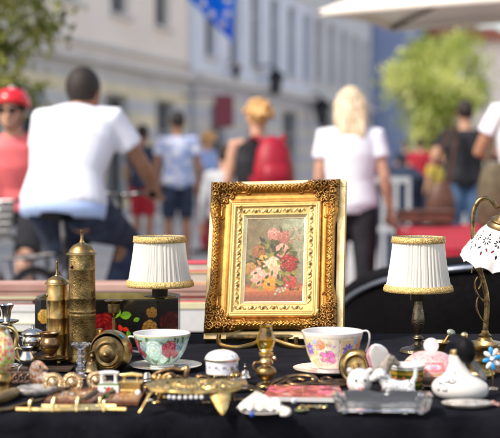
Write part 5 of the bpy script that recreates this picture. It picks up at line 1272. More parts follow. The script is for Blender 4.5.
def cup(label,px,py,prof_o,rim,cvs,hnd,seg=320,inner=None,wall=1.0,foot=None,beads=None,hmat='china'):
    t,s=T_('teacup',label,'teacup',px,py,dz=.0045)
    f=cvs.fn()
    hs=[z for r,z in prof_o]; z0,z1=hs[0],hs[-1]
    m=MB().lathe(prof_o,seg=seg,k=s,cfn=None)
    vs=m.v; m.hasc=True; m.c=[]
    for x,y,z in vs:
        a=math.atan2(y,x)/(2*PI)%1; v=(z/s-z0)/(z1-z0); m.c.append(f(a,v))
    m.build('bowl',M['vchina'],t,angle=180)
    r1=prof_o[-1][0]
    inn=[(r1,z1),(r1+.25,z1+.7),(r1-.5,z1+.9),(r1-1.2,z1)]+[(max(.5,r-wall-.3),z+.4) for r,z in reversed(prof_o[:-1]) if z>5]+[(0,prof_o[0][1]+4)]
    MB().lathe(inn,seg=96,k=s).build('inside',M['china'],t,angle=180)
    MB().lathe(foot,seg=64,k=s).build('foot',M['china'],t)
    MB().loft([Vector(p_)*s for p_ in spline([(x,0,z) for x,z in hnd],6)],(1.6*s,1.1*s),seg=10,xdir=(0,1,0)).build('handle',M[hmat],t,angle=180)
    if beads:
        pass
    return t,s
tc1,s=cup('teacup painted with pale green and crimson roses, left of the frame',162,368,P([(11,2.6),(15,5),(20,10),(24,17),(26.3,24),(28.2,30),(28.8,33)],14),None,cvc,
   [(-24.5,26),(-28,29),(-33,29.5),(-35.2,25),(-34,19),(-30,15.5),(-25,14.5),(-21,14)],foot=[(0,.8),(10.2,.8),(11.4,0),(12.4,.4),(12,1.6),(10.6,2.6),(11,3.2)])
# right cup
cs=Cv(512,64,(.94,.90,.88))
for x in range(0,512,32): cs.rose(x+10,30,9,(.75,.35,.55),(.9,.6,.75),(.98,.85,.92),seed=x); cs.leaf(x+20,34,14,4,.5,(.6,.65,.3))
saucer('saucer','white saucer with pink flowers under the right teacup',330,372.5,37,cs,4.8)
cvr=Cv(1500,300,(.93,.89,.80)); cvr.noise(.05,20,6)
U2=1500
for seg_ in range(4):
    x0=U2*.75-60+seg_*375-750
    for xx in (x0,x0+1500,x0-1500):
        cvr.mix(((cvr.X>xx+115)&(cvr.X<xx+262))*np.clip((cvr.Y-40)/8,0,1)*.55,(.90,.76,.46))
        cvr.ell(xx-90,90,52,60,.3,(.80,.85,.66),soft=.8,al=.7)
        for dx,dy,r_,d_,m_,l_ in ((-62,88,46,(.78,.38,.22),(.95,.62,.45),(1,.85,.7)),(-112,66,26,(.45,.55,.75),(.7,.8,.92),(.9,.95,1)),(18,185,52,(.68,.12,.48),(.88,.38,.70),(.98,.75,.90)),(-45,190,46,(.70,.18,.50),(.90,.42,.72),(.98,.78,.90)),(50,215,30,(.72,.2,.5),(.9,.5,.75),(1,.8,.92)),(-110,150,26,(.60,.62,.25),(.8,.82,.5),(.95,.95,.75)),(20,80,24,(.70,.72,.35),(.86,.88,.62),(.97,.97,.85))):
            cvr.rose(xx+dx,dy,r_,d_,m_,l_,seed=dx)
        for q in range(9):
            a=q*2*PI/9; cvr.leaf(xx+190,130,62,13,a,(.52,.42,.76) if q%2 else (.66,.58,.86),vein=(.38,.28,.62))
        cvr.ell(xx+190,130,12,12,0,(.85,.75,.3))
        for q in range(10): cvr.leaf(xx+rs.uniform(-120,70),rs.uniform(60,250),34,8,rs.uniform(0,6.3),rs.choice([(.55,.65,.30),(.68,.76,.42),(.45,.58,.35)]),vein=(.35,.45,.2))
        for q in range(16): cvr.rose(xx+rs.uniform(-130,70),rs.uniform(50,270),rs.uniform(9,15),(.75,.45,.55),rs.choice([(.92,.62,.75),(.95,.75,.55),(.72,.70,.90),(.90,.85,.55)]),(1,.92,.92),seed=q)
        for q in range(3): cvr.rose(xx+160+q*34,235,16,(.80,.5,.2),(.93,.72,.4),(1,.9,.6),seed=q)
        for bx in(105,272):
            for q in range(22): cvr.ell(xx+bx,44+q*11,5,4.4,0,(.40,.36,.34),soft=.3); cvr.ell(xx+bx,44+q*11,3,2.6,0,(.96,.93,.88),soft=.3)
for q in range(0,1500,15): cvr.ell(q+7,30,6,6,0,(.42,.38,.36),soft=.3); cvr.ell(q+7,30,4,4,0,(.96,.93,.88),soft=.3)
cvr.mix((cvr.Y<18)*1.0,(.95,.92,.90)); cvr.mix((cvr.Y>286)*1.0,(.95,.93,.9))
cup('teacup painted with pink, orange and violet flowers, right of the frame',332.5,372,P([(14,2.8),(18,5),(22,9.5),(25.4,17),(28,27),(30.3,36),(31,39)],14),None,cvr,
   [(25.5,33),(29,38),(34,39.5),(37,36),(36.5,28),(33.5,19),(29,13),(22,11)],foot=[(0,.8),(12,.8),(13.4,0),(15,.3),(15,1.4),(13.4,2.6),(14,3.4)])
# ---- amber miniature oil lamp
t,s=T_('oil_lamp','miniature brass oil lamp with a faceted amber glass chimney in front of the frame','oil lamp',266,386)
MB().lathe(P([(0,0),(9,0),(9.4,1),(8,2.4),(4,4),(3.2,6),(6,8),(9.4,11),(10.2,14.5),(9,18),(5,20.5),(4.4,22)],3),seg=44,k=s).build('font',M['brass'],t)
MB().lathe([(4.4,22),(6.8,23),(7.0,25),(6.2,26),(5.2,28),(5.6,30),(7.2,31),(7.2,33.5),(5.0,34.5),(5.4,35.5),(7.0,36.4),(6.4,37.4),(0,37)],seg=44,k=s).build('burner',M['brass_bright'],t)
MB().lathe([(0,-1.2),(2.6,-1.2),(2.8,0),(2.6,1.2),(0,1.2)],seg=20,k=s,M=Matrix.Translation((8.8*s,-2*s,28.5*s))@Matrix.Rotation(R(65),4,'Y')).build('wick_wheel',M['brass_bright'],t)
MB().loft(spline([(-9*s,0,15*s),(-13*s,-.002,19*s),(-11.5*s,-.003,24*s),(-7*s,0,24*s)],5),1.0*s,seg=8).build('handle',M['brass_dark'],t)
MB().lathe([(6.4,37.2),(9.6,46),(9.8,47.5),(6.2,58),(5.6,59.5),(6.6,62),(6.0,62),(4.9,59.4),(5.5,57.6),(8.8,47.2),(8.6,46),(5.6,37.6)],seg=8,k=s).build('glass_chimney',M['amber'],t,smooth=False)
# ---- white porcelain trinket box on gilt legs
t,s=T_('trinket_box','tiny white porcelain piano shaped box with blue flowers and gilt legs','trinket box',222,386)
cvp=Cv(512,128,(.93,.93,.94))
for x in range(0,512,42):
    for q in range(6): a=q*PI/3; cvp.ell(x+20+7*math.cos(a),60+9*math.sin(a),5,6,0,(.38,.40,.66),soft=.5)
    cvp.ell(x+20,60,4,4,0,(.9,.8,.4)); cvp.leaf(x+30,70,14,4,.8,(.4,.5,.45))
cvp.line([(0,120),(512,120)],6,(.75,.62,.30)); f=cvp.fn()
MB().lathe(P([(16,13),(16.3,20),(16.6,27)],20),seg=200,k=s,cfn=lambda u,v:f(u,v)).build('body',M['vchina'],t)
MB().lathe([(0,13),(16,13),(16,13.2)],seg=48,k=s).build('base_plate',M['china'],t)
cvl=Cv(512,128,(.94,.94,.95))
for x in range(0,512,36):
    for q in range(5): a=q*PI/2.5; cvl.ell(x+14+6*math.cos(a),90+8*math.sin(a),4,5,0,(.45,.46,.66),soft=.5)
# pink cursive letters on the front of the lid
for i,gl in enumerate([[(0,10),(3,0),(6,10),(4,5),(1,5)],[(0,0),(0,10),(6,10)],[(0,0),(5,0),(5,5),(0,5),(0,10),(6,10)],[(5,0),(0,1),(0,9),(5,10),(5,6)],[(0,0),(0,10),(3,4),(6,10),(6,0)]]):
    cvl.line([(364+i*9+a*1.1,26+b*1.6) for a,b in gl],3,(.90,.12,.50))
fl_=cvl.fn()
ld_=MB().lathe([(17.2,27.4)]+[(17*math.cos(q*PI/2/60),28+9*math.sin(q*PI/2/60)) for q in range(1,60)]+[(0,37)],seg=520,k=s,cfn=lambda u,v:fl_(u,v)); ld_.build('lid',M['vchina'],t)
MB().lathe([(16.6,26.6),(17.8,26.8),(17.9,28.0),(17,28.2)],seg=64,k=s).build('gilt_band',M['brass_bright'],t)
for a in (230,270,310,350,190,60,120): 
    x_,y_=14.5*math.cos(R(a)),14.5*math.sin(R(a))
    MB().lathe([(0,0),(1.6,0),(1.8,1.4),(1.0,2.6),(1.1,6),(1.7,7),(1.1,8),(1.3,12),(1.9,13.2),(0,13.4)],seg=14,k=s,M=Tr(x_*s,y_*s,0)).build('leg',M['brass_bright'],t)
# small gilt stool/table set in front (two little pillars)
t,s=T_('gilt_pillars','tiny gilt twin pillared ornament in front of the porcelain piano box','ornament',228,388)
for x_ in(-5,4,9): MB().lathe([(0,0),(2.4,0),(2.6,1.6),(1.2,3),(1.2,12),(2,13),(1.3,14),(1.5,19 if x_==4 else 16),(2.4,20 if x_==4 else 17),(0,22 if x_==4 else 18)],seg=16,k=s,M=Tr(x_*s,0,0)).build('pillar',M['brass_bright'],t)
MB().box((2*s,0,10*s),(17*s,1.6*s,1.6*s)).build('crossbar',M['brass'],t,bevel=.0003)
# round silver pill box
t,s=T_('pill_box','round ribbed silver pill box with a ring on its domed lid','pill box',238,391)
def rib(a,v,r): return r*(1+.02*math.cos(a*36))
MB().lathe([(0,0),(9.4,0),(10.2,1),(10.4,5.4),(9.8,6.4)],seg=216,k=s,rfn=rib).build('base',M['silver'],t,angle=180)
MB().lathe(P([(10.2,6.2),(10.3,7.4),(9,10.4),(5.5,12.8),(0,13.6)],3),seg=48,k=s).build('lid',M['silver'],t)
MB().loft([(4.6*math.cos(a)*s,0,(14.2+3.8*math.sin(a))*s) for a in np.linspace(-.3,PI+.3,14)],.9*s,seg=8).build('ring_handle',M['brass'],t)
# ---- leaf shaped brass trivet dish on legs
t,s=T_('brass_trivet','openwork leaf shaped brass dish on splayed legs with a row of clear stones','trivet',194,407.5)
def tri_r(a): return 1+.05*math.sin(a*3+1)+.05*math.cos(a*2)+.03*math.sin(a*9)
RX,RY=47,40
def tfn(u,v):
    a=2*PI*u; k_=tri_r(a)*v; x=RX*k_*math.cos(a); y=RY*k_*math.sin(a)
    z=19+2.2*math.sin(v*PI*.9)+ (3.2*v**6) + 1.5*math.sin(a*7+v*9)*math.sin(v*PI)+.9*math.sin(a*14-v*22)*math.sin(v*PI) + (2.0*max(0,math.cos(a-.1))**8)*v
    if v>.97: z+=.3
    return (x*s,y*s,z*s)
def tkeep(u,v):
    if v>.86 or v<.10: return True
    q=math.sin(u*2*PI*7+v*9); w2=math.sin(v*15+u*2*PI*2)
    return abs(q)<.86 or abs(w2)<.45
MB().grid(280,60,tfn,keep=tkeep).build('openwork_top',M['trivet'],t,angle=180,solid=.0016)
MB().loft([(RX*tri_r(a)*math.cos(a)*s,RY*tri_r(a)*math.sin(a)*s,(21.6+.8*math.sin(a*7+9))*s) for a in [2*PI*i/80 for i in range(80)]],(1.2*s,1.6*s),seg=8,closed=True).build('rim',M['trivet'],t,angle=180)
def legm(x,y,dx,dy,wd):
    m=MB(); m.loft([Vector(q)*s for q in spline([(x,y,20),(x+dx*.25,y+dy*.3,17),(x+dx*.55,y+dy*.6,10),(x+dx*.8,y+dy*.85,4),(x+dx,y+dy,.6)],5)],[(a*s,1.3*s) for a in lerpl([wd,wd*.9,wd*.62,wd*.34,1.6],21)],seg=12,xdir=(0 if abs(dx)>abs(dy) else 1,1 if abs(dx)>abs(dy) else 0,0)); return m
for x,y,dx,dy,wd in ((-40,-22,-13,-10,5),(27,-30,3,-12,11),(-30,30,-8,8,5),(32,28,8,8,5)): legm(x,y,dx,dy,wd).build('leg',M['trivet'],t,angle=60)
for i in range(7):
    a=R(-118+i*6.6); MB().ball((RX*tri_r(a)*math.cos(a)*s,(RY*tri_r(a)*math.sin(a)-1.4)*s,17.2*s),1.9*s,seg=12).build('clear_stone',M['pearl'],t)
MB().loft([Vector(q)*s for q in spline([(44,-6,21),(54,-8,23),(63,-6,20),(68,-4,15)],5)],[(a*s,1.2*s) for a in lerpl([7,5,2.6,.8],16)],seg=10,xdir=(0,1,0)).build('leaf_tip',M['brass_dark'],t)
# ---- sea shell
t,s=T_('sea_shell','white ribbed sea shell at the table edge','shell',262,415)
def shf(u,v):
    a=PI*(1.15*u-.075); k_=v; f=a*6.5; ribs=1+.10*abs(math.sin(f))**.7*k_; edge=1+.07*math.sin(a*13+1)*k_+.05*math.sin(a*5)*k_
    ax_=-6+6*k_
    x=ax_*(1-k_)-math.cos(a)*22*k_*ribs*edge; y=6-(math.sin(a)*17+4*math.sin(a*3))*k_*edge
    z=22*max(0,math.cos(k_*PI/2*.93))**.75*(.74+.26*math.sin(a+.4))*(1+.13*abs(math.sin(f))*k_)+2.2*math.sin(k_*9+a*2)*k_*(1-k_)+1.2+2.2*k_*k_*abs(math.sin(f))
    return (x*s,y*s,max(.4,z)*s)
MB().grid(120,40,shf).build('upper_valve',M['shell'],t,angle=180,solid=.0016)
MB().grid(90,20,lambda u,v:(-math.cos(PI*2*u)*21*v*s,(-math.sin(PI*2*u)*15*v+2)*s,(1.2+2.5*v*v)*s)).build('lower_valve',M['shell'],t,angle=180,solid=.0014)
MB().loft([Vector(q)*s for q in spline([(14,-3,4),(20,-5,6),(26,-6,5),(24,-9,3),(18,-9,2.5)],5)],[a*s for a in lerpl([2,4,3.6,3,1.5],21)],seg=12).build('side_scale',M['shell'],t,angle=180)
MB().loft([Vector(q)*s for q in spline([(6,2,9),(12,2,14),(16,-2,13),(17,-7,8)],5)],[a*s for a in lerpl([2,3.4,3.2,1.2],16)],seg=12).build('spine',M['shell'],t,angle=180)
p,_=spot(252,417); b_=thing('blue_bead','small blue glass bead lying against the shell','bead',p); MB().ball((0,0,2.8*s),2.8*s,seg=20,rings=14).build('bead',M['bluebead'],b_)
# ---- bronze openwork scroll bracket lying in the middle right
def scrollwork(name,label,cat,px,py,paths,m_,rad=1.5,z=2.0,group=None,cap=None):
    t,s=T_(name,label,cat,px,py,group=group)
    for nm,cc,rr in paths:
        pts=[Vector(q)*s for q in spline(cc,6)]; n=len(pts)
        MB().loft(pts,[((rr*(1-.35*abs(2*i/(n-1)-1)))*s,rr*.62*s) for i in range(n)],seg=10,xdir=(0,0,1) if False else None).build(nm,M[m_],t,angle=180)
    return t,s
scrollwork('scroll_bracket','brown bronze openwork scroll fitting lying before the right teacup','fitting',308,388,[
 ('outer_scroll',[(-36,-8,1.5),(-38,4,3),(-28,18,6),(-12,24,9),(4,20,9),(8,8,6),(-2,-1,4),(-16,0,4),(-19,8,5),(-10,14,7),(-3,10,6)],2.9),
 ('inner_leaf',[(-36,-6,1.5),(-24,-4,3),(-12,-8,3),(6,-9,2.5),(26,-4,2.5),(40,4,3)],2.8),
 ('inner_leaf',[(-33,0,2),(-26,10,4),(-18,20,7)],2.4),
 ('tail',[(4,14,7),(16,8,5),(28,12,5),(40,14,5),(48,10,4)],2.8),
 ('tail',[(2,0,4),(14,3,4),(30,6,3.5),(44,12,4)],2.2),
 ('curl',[(18,9,5),(14,15,7),(20,19,8),(25,15,7),(22,11,6)],1.3)],'copperish')
# ---- brown iron scroll hinge behind the trivet
scrollwork('iron_scroll','brown cast iron scroll with a bolt hole in front of the left teacup','fitting',172,392,[
 ('loop',[(-18,0,8),(-20,2,15),(-12,4,20),(0,4,23),(10,4,22),(15,3,24),(14,2,16),(15,1,8),(10,0,3),(2,0,3),(-1,1,8),(4,1,12)],2.7),
 ('inner_loop',[(-16,0,10),(-8,2,16),(0,2,18),(4,2,12),(0,1,7),(-6,0,6),(-8,1,10)],2.2),
 ('arm',[(15,0,6),(22,0,10),(30,0,12),(34,0,8),(30,0,5)],1.8),
 ('arm',[(22,4,10),(28,4,15),(36,4,14),(40,4,9)],1.6)],'copperish')
t,s=T_('iron_ring','dark ring boss set in the iron scroll','ring',178,391)
MB().loft([(4.0*math.cos(a)*s,-.5*s,(11+4.0*math.sin(a))*s) for a in [2*PI*i/24 for i in range(24)]],1.6*s,seg=8,closed=True).build('ring',M['brass_dark'],t,angle=180)
# small crown like brass cup
t,s=T_('brass_cup','little crown shaped brass cup behind the trivet edge','cup',162,398)
MB().lathe([(0,0),(5,0),(5.4,1),(3,2.6),(2.4,6),(3.4,8),(6.5,10),(8.4,12),(8.6,18),(9.2,21),(8.2,21),(7.6,12.6),(0,11)],seg=30,k=s).build('bowl',M['brass_bright'],t)
for i in range(10):
    a=2*PI*i/10; MB().ball((8.6*math.cos(a)*s,8.6*math.sin(a)*s,21.6*s),1.5*s,seg=10,rings=8).build('crown_ball',M['brass_bright'],t)
# bits: small brass taps to the right of scroll
t,s=T_('brass_tap','small brown bronze tap with round head between iron scroll and pillars','tap',199,390)
MB().lathe(P([(0,0),(3.6,0),(3.8,1.4),(1.8,3),(1.6,8),(3,10)],3),seg=20,k=s).build('stem',M['copperish'],t); MB().ball((0,0,13*s),(4*s,4*s,3.6*s)).build('head',M['copperish'],t)
MB().loft([(0,0,9*s),(7*s,-.002,5*s),(12*s,-.004,1.6*s)],[1.6*s,1.4*s,1.2*s],seg=8).build('spout',M['copperish'],t)
# row of tiny gold beads in front of cup
for i,(px,py) in enumerate(((147,396),(152,396),(157,396.5))):
    t,s=T_('gold_bead','tiny brown and gold bead beside the miniature brass iron','bead',px,py,group='gold beads beside the brass iron')
    MB().ball((0,0,2.2*s),2.2*s,seg=14).build('bead',M['brass'],t)
# ---- miniature irons
t,s=T_('miniature_iron','miniature white porcelain iron painted with a red rose','miniature iron',109,395)
cvi=Cv(200,100,(.92,.92,.90)); cvi.mix(((cvi.Y>78)|(cvi.Y<14))*1.0,(.36,.55,.28)); cvi.rose(104,50,26,(.5,.02,.08),(.85,.1,.18),(.95,.5,.5),seed=1,core=(.95,.8,.2))
for a in(0.3,2.6,3.6,-.4): cvi.leaf(104+20*math.cos(a),50+16*math.sin(a),34,9,a,(.35,.6,.3),vein=(.2,.35,.15))
fi_=cvi.fn(wrap=False); m=MB()
m.grid(70,40,lambda u,v:((-10.5+21*u)*s,(-8+0.6*v)*s,13*v*s),cfn=fi_)
m.build('front_face',M['vchina'],t,angle=180)
MB().prism([(-10.5*s,-7.3*s),(10.5*s,-7.3*s),(9*s,3*s),(0,11*s),(-9*s,3*s)],.0,13*s).build('body',M['china'],t,bevel=.0009,smooth=False)
m=MB()
for x_ in(-7,7): m.loft([(x_*s,0,12*s),(x_*s,0,17*s),(x_*.95*s,0,22*s)],[2.3*s,1.8*s,2.0*s],seg=10)
m.loft([(-10*s,0,22*s),(-4*s,0,22.8*s),(4*s,0,22.8*s),(10*s,0,22*s)],[1.9*s,2.3*s,2.3*s,1.9*s],seg=12); fuse(m,'handle',M['china'],t,voxel=.0006,smooth=2)
t,s=T_('miniature_iron','miniature brass iron with a handle and beaded band','miniature iron',132,396.5,rot=(0,0,R(-8)))
MB().prism([(-11*s,-6*s),(10*s,-7*s),(11*s,5*s),(-10*s,7*s)],0,14*s).build('body',M['brass_yellow'] if 'brass_yellow' in M else M['brass_bright'],t,bevel=.0008,smooth=False)
MB().box((0,0,15*s),(24*s,15*s,1.6*s)).build('band',M['brass_bright'],t,bevel=.0004,smooth=False)
for i in range(8): MB().ball(((-9+i*2.6)*s,-7.1*s,7*s),1.25*s,seg=10,rings=8).build('bead',M['brass_bright'],t)
m=MB()
for x_ in(-8,6): m.loft([(x_*s,0,15*s),(x_*s,0,21*s)],1.5*s,seg=10)
m.loft([(-12*s,0,21.5*s),(0,0,23*s),(11*s,0,22*s)],[1.5*s,2*s,1.5*s],seg=10); m.build('handle',M['brass_bright'],t)
MB().ball((8*s,-8*s,5.4*s),(3*s,1.6*s,3*s)).build('clear_stone',M['pearl'],t)
# ---- glass bead figurine
t,s=T_('crystal_column','stacked clear crystal balls candle stand beside the lying pot','crystal ornament',81,377)
MB().lathe(P([(0,0),(6,0),(6.4,1.6),(3,3.6)],2)+P([(3,3.6),(5.6,8),(3,12),(5.2,16),(3,20),(4.8,24),(2.8,28),(5,30),(9.5,32.5),(9.8,34),(5,33),(0,31.5)],3),seg=9,k=s).build('column',M['glass'],t,smooth=False)
for i in range(5):
    a=2*PI*i/5; MB().ball((8*math.cos(a)*s,8*math.sin(a)*s,33.4*s),(2.6*s,2.6*s,1.6*s),seg=8,rings=6).build('petal',M['glass'],t,smooth=False)
# ---- rosette buttons
def rosette(px,py,r,tilt,label):
    t,s=T_('rosette_knob',label,'knob',px,py,group='round gilded rosette knobs leaning in a row')
    Mx=Matrix.Translation((0,0,r*s*.97))@Matrix.Rotation(R(90-tilt),4,'X')
    def rf(a,v,rr): return rr
    def bump_(a,v,rr):
        dz=0
        if .55<rr/r<.88: dz=.9*abs(math.sin(a*10))*math.sin(PI*(rr/r-.55)/.33)
        if rr/r>.9: dz=.25*math.sin(a*34)
        return (rr,dz)
    pr=[(r,-1.4),(r*1.01,0),(r*.96,1.6),(r*.9,1.8),(r*.86,1.0),(r*.8,1.4),(r*.72,1.9),(r*.62,1.5),(r*.55,.8),(r*.5,1.2),(r*.46,1.0),(r*.40,1.4),(r*.36,2.6),(r*.26,3.8),(r*.12,4.3),(.02,4.4)]
    MB().lathe(pr,seg=120,k=s,M=Mx,rfn=bump_).build('face',M['rosette'],t,angle=180)
    MB().lathe([(r,-1.4),(r*.5,-2.2),(2,-2.4),(2,-8),(0,-8)],seg=30,k=s,M=Mx).build('shank',M['brass_dark'],t)
    return t
M['rosette']=mat('gilded rosette',(.30,.18,.07),.35,.85,(.80,.62,.38),scale=240,bump=.4,bscale=500)
rosette(53.5,392.5,10.3,6,'leftmost of the three gilded rosette knobs')
rosette(72.5,393,10.6,4,'middle one of the three gilded rosette knobs')
rosette(96.5,390,9.8,10,'rosette knob partly hidden by the white porcelain iron')
# ---- orange speckled bird
t,s=T_('ceramic_hen','orange and white speckled ceramic hen figurine','figurine',43,388)
m=MB(); m.loft([Vector(q)*s for q in [(-11,0,10),(-6,0,9),(2,0,8),(9,0,8),(14,0,10)]],[a*s for a in [3,8.5,9,6.5,2]],seg=18); m.loft([Vector(q)*s for q in [(-6,-1,10),(-7,-1,18),(-5,-1,23),(-3,-1,27)]],[a*s for a in [7,6.5,6.6,3]],seg=16)
m.ball((-5*s,-1*s,22*s),(7*s,6*s,6*s)); m.loft([Vector(q)*s for q in [(0,-1,22),(4,-1.5,20),(5.5,-1.5,19)]],[a*s for a in [3,1.6,.6]],seg=8); m.ball((0,0,3*s),(11*s,7*s,3.4*s))
fuse(m,'body',M['orangechina'],t,voxel=.0008,smooth=3)
MB().ball((-2*s,-6.6*s,23*s),1.0*s,seg=10).build('eye',M['black'],t)
# ---- carved bracelet and grey stone dish
t,s=T_('carved_ornament','dark carved openwork wooden ornament behind the grey stone dish','carving',20,386)
m=MB()
m.loft([(-13*s,0,4*s),(13*s,0,4*s)],(3*s,3*s),seg=8); m.loft([(-13*s,0,13*s),(13*s,0,13*s)],(1.6*s,2*s),seg=8)
for i in range(4):
    cx=-9.5+i*6.4; m.loft([Vector((cx+2.7*math.cos(a),-1+.8*math.sin(a*2),8.6+3.0*math.sin(a)))*s for a in [2*PI*q/16 for q in range(16)]],1.2*s,seg=6,closed=True); m.ball((cx*s,-2.4*s,8.6*s),1.3*s,seg=8,rings=6)
    m.loft([((cx+3.2)*s,0,4*s),((cx+3.2)*s,0,13*s)],1.1*s,seg=6)
fuse(m,'carving',M['carved'],t,voxel=.0007,smooth=1)
t,s=T_('stone_dish','rough grey stone dish under the orange hen','dish',36,394,rot=(0,0,R(6)))
rs=random.Random(4); ph=[rs.uniform(0,6) for _ in range(5)]
def rock(a,v,r): return r*(1+.06*math.sin(a*3+ph[0])+.04*math.sin(a*7+ph[1])+.03*math.sin(a*13+v*9))
MB().lathe([(0,0),(17,0),(20,3),(20.5,6),(18.5,7.6),(15,5.5),(0,4.6)],seg=60,k=s,rfn=lambda a,v,r: max(.001,rock(a,v,r))).build('dish',M['greystone'],t,angle=60)
# ---- silver lidded pots, mortar, plate
t,s=T_('sugar_bowl','small silver lidded sugar bowl with curved handles at the left','bowl',33,360)
MB().lathe(P([(0,0),(8,0),(8.4,1.4),(4,3.4),(3.4,6),(8,10),(11,16),(11.4,21),(9.8,24),(10.6,26)],3),seg=44,k=s).build('bowl',M['silver'],t)
MB().lathe(P([(11.2,26),(11.6,27.2),(9.4,29.4),(5,31.6),(1.6,32.4),(1.2,33.6),(2,35),(0,36.2)],3),seg=44,k=s).build('lid',M['silver'],t)
for sg in(-1,1): MB().loft([Vector(q)*s for q in spline([(sg*10,-1,23),(sg*14,-2,24),(sg*15,-3,18),(sg*12,-3,12),(sg*8,-2,9)],5)],1.2*s,seg=8).build('handle',M['silver'],t)
t,s=T_('silver_jug','small silver cream jug on curled feet beside the sugar bowl','jug',27,372)
MB().lathe(P([(0,6),(4,6),(6.8,9),(7.4,14),(5.2,19),(4.6,22),(6.4,25),(5.8,25.4),(4,22),(0,20)],3),seg=36,k=s).build('body',M['silver'],t)
for a in (210,330,90): MB().loft([Vector(q)*s for q in spline([(4*math.cos(R(a)),4*math.sin(R(a)),8),(8*math.cos(R(a)),8*math.sin(R(a)),5),(9.5*math.cos(R(a)),9.5*math.sin(R(a)),1),(12*math.cos(R(a)),12*math.sin(R(a)),.9)],4)],1.1*s,seg=8).build('foot',M['silver'],t)
MB().loft([Vector(q)*s for q in spline([(-5,0,23),(-11,0,24),(-12,0,15),(-7,0,11)],5)],1.0*s,seg=8).build('handle',M['brass_bright'],t)
t,s=T_('brass_mortar','small round brown bronze mortar with flared rim on a tray','mortar',50,364)
MB().lathe(P([(0,7),(6,7),(6.6,8.4),(4.6,10),(6,12),(9.4,17),(9.6,22),(7.2,26.5),(7.6,28.6),(10.2,31),(10.6,32.2),(8.6,31.6),(6,27.5),(0,26)],3),seg=44,k=s).build('bowl',M['copperish'],t)
MB().lathe([(0,4.6),(14,4.6),(16.5,6.2),(16.9,7),(13.4,6.2),(0,6)],seg=44,k=s).build('tray',M['brass_dark'],t)
for a in (220,320,90): MB().loft([Vector(q)*s for q in [(12*math.cos(R(a)),12*math.sin(R(a)),5),(13*math.cos(R(a)),13*math.sin(R(a)),2.6),(12*math.cos(R(a)),12*math.sin(R(a)),.4)]],[1.6*s,1.8*s,1.4*s],seg=8).build('foot',M['brass_dark'],t)
# dark wooden tray below them
t,s=T_('wooden_tray','dark wooden tray under the silver and bronze pieces','tray',46,373)
MB().box((-6*s,18*s,1.5*s),(60*s,30*s,2.0*s)).build('board',M['wooddark'],t,bevel=.001,smooth=False)
MB().box((-6*s,2.4*s,2.6*s),(60*s,2*s,3*s)).build('edge',M['wooddark'],t,bevel=.0006,smooth=False)
# ---- candle holder at left edge
t,s=T_('candle_holder','silver and brass candle holder with flower cup and looped handle at the left edge','candle holder',7,366)
MB().lathe(P([(0,0),(12,0),(12.4,1.4),(5,3.4),(2.4,8),(3.4,16),(5.5,24),(3.6,32),(2.4,38),(2.2,42)],3),seg=40,k=s).build('stem',M['silver'],t)
MB().lathe([(2,41),(5,42),(11.5,44.8),(12.4,46.4),(11,46),(4,43.6),(2.4,43.4)],seg=40,k=s,rfn=lambda a,v,r:r*(1+.03*math.cos(a*6))).build('drip_pan',M['silver'],t)
MB().lathe([(2.4,43),(3.4,46),(4,50),(4.6,56),(7.6,62),(7.2,62.4),(3.8,57),(0,50)],seg=60,k=s,rfn=lambda a,v,r:(r*(1+.10*max(0,v-.4)*math.cos(a*6)),1.2*max(0,v-.5)*math.cos(a*6))).build('flower_cup',M['silver'],t)
MB().loft([Vector(q)*s for q in spline([(2,-2,41),(7,-3,38),(10.5,-3,30),(9.5,-3,18),(12,-3,8),(20,-3,4.6),(24,-3,5.5)],6)],[(2.4*s,1.2*s)]*37,seg=10,xdir=(1,0,0)).build('loop_handle',M['brass_bright'],t,angle=180)
t,s=T_('candle_holder','tarnished candle holder cut by the left picture edge','candle holder',-8,362)
MB().lathe(P([(0,0),(14,0),(14,2),(6,5),(4,10),(7,18),(9,26),(6,36),(5,42),(9,46),(9,52),(7,58),(8.5,60)],3),seg=40,k=s).build('stem',M['brass_dark'],t)
# ---- pink and green mosaic egg
t,s=T_('mosaic_vase','pink and green mosaic patterned vase on a gold foot at the left edge','vase',2,392)
cvm=Cv(360,240,(.80,.80,.45)); rs=random.Random(6)
for i in range(36):
    for j in range(16):
        if (i+j)%3: 
            c=rs.choice([(.85,.15,.35),(.92,.35,.52),(.80,.08,.28),(.95,.70,.75),(.45,.72,.20),(.90,.90,.80)]); cvm.mix(((np.abs(cvm.X-(i*10+5))<4.2)&(np.abs(cvm.Y-(j*15+7))<6.4))*1.0,c)
fm_=cvm.fn()
MB().lathe(P([(6,20),(10.5,26),(13.4,35),(13,45),(10,54),(5,60),(4.4,63)],12),seg=140,k=s,cfn=fm_).build('vase_body',M['vchina'],t)
MB().lathe(P([(0,0),(9,0),(10,2),(9.6,8),(11,13),(9,18),(6,20.4)],3),seg=40,k=s).build('foot',M['brass'],t)
MB().lathe(P([(4.4,62.6),(5.6,64),(5.2,66),(0,67)],3),seg=30,k=s).build('collar',M['brass'],t)
# ---- horn handled knife/spoon bottom-left
def rodp(px,py,r,z=None): 
    v=on(px,py,TZ+(z if z is not None else r)); return v
t,s=T_('turned_wood_tool','thick olive brown turned handle at the lower left edge','tool',8,402)
o0=Vector(t.location)
MB().loft([rodp(-40,408,.008)-o0,rodp(-8,401,.009)-o0,rodp(6,396,.010)-o0,rodp(15,392.5,.009)-o0,rodp(18,391.5,.007)-o0],[.007,.008,.0115,.0095,.006],seg=20).build('grip',M['horn'],t)
t,s=T_('brass_skewer','long thin tapering brass skewer lying behind the folding rule','skewer',30,403)
o0=Vector(t.location)
MB().loft([rodp(-20,412,.003)-o0,rodp(10,408.5,.003)-o0,rodp(20,405,.003)-o0,rodp(40,400,.002)-o0,rodp(60,395,.002)-o0],[.0025,(.006,.003),.0030,.0022,.0012],seg=12).build('blade',M['brass'],t)
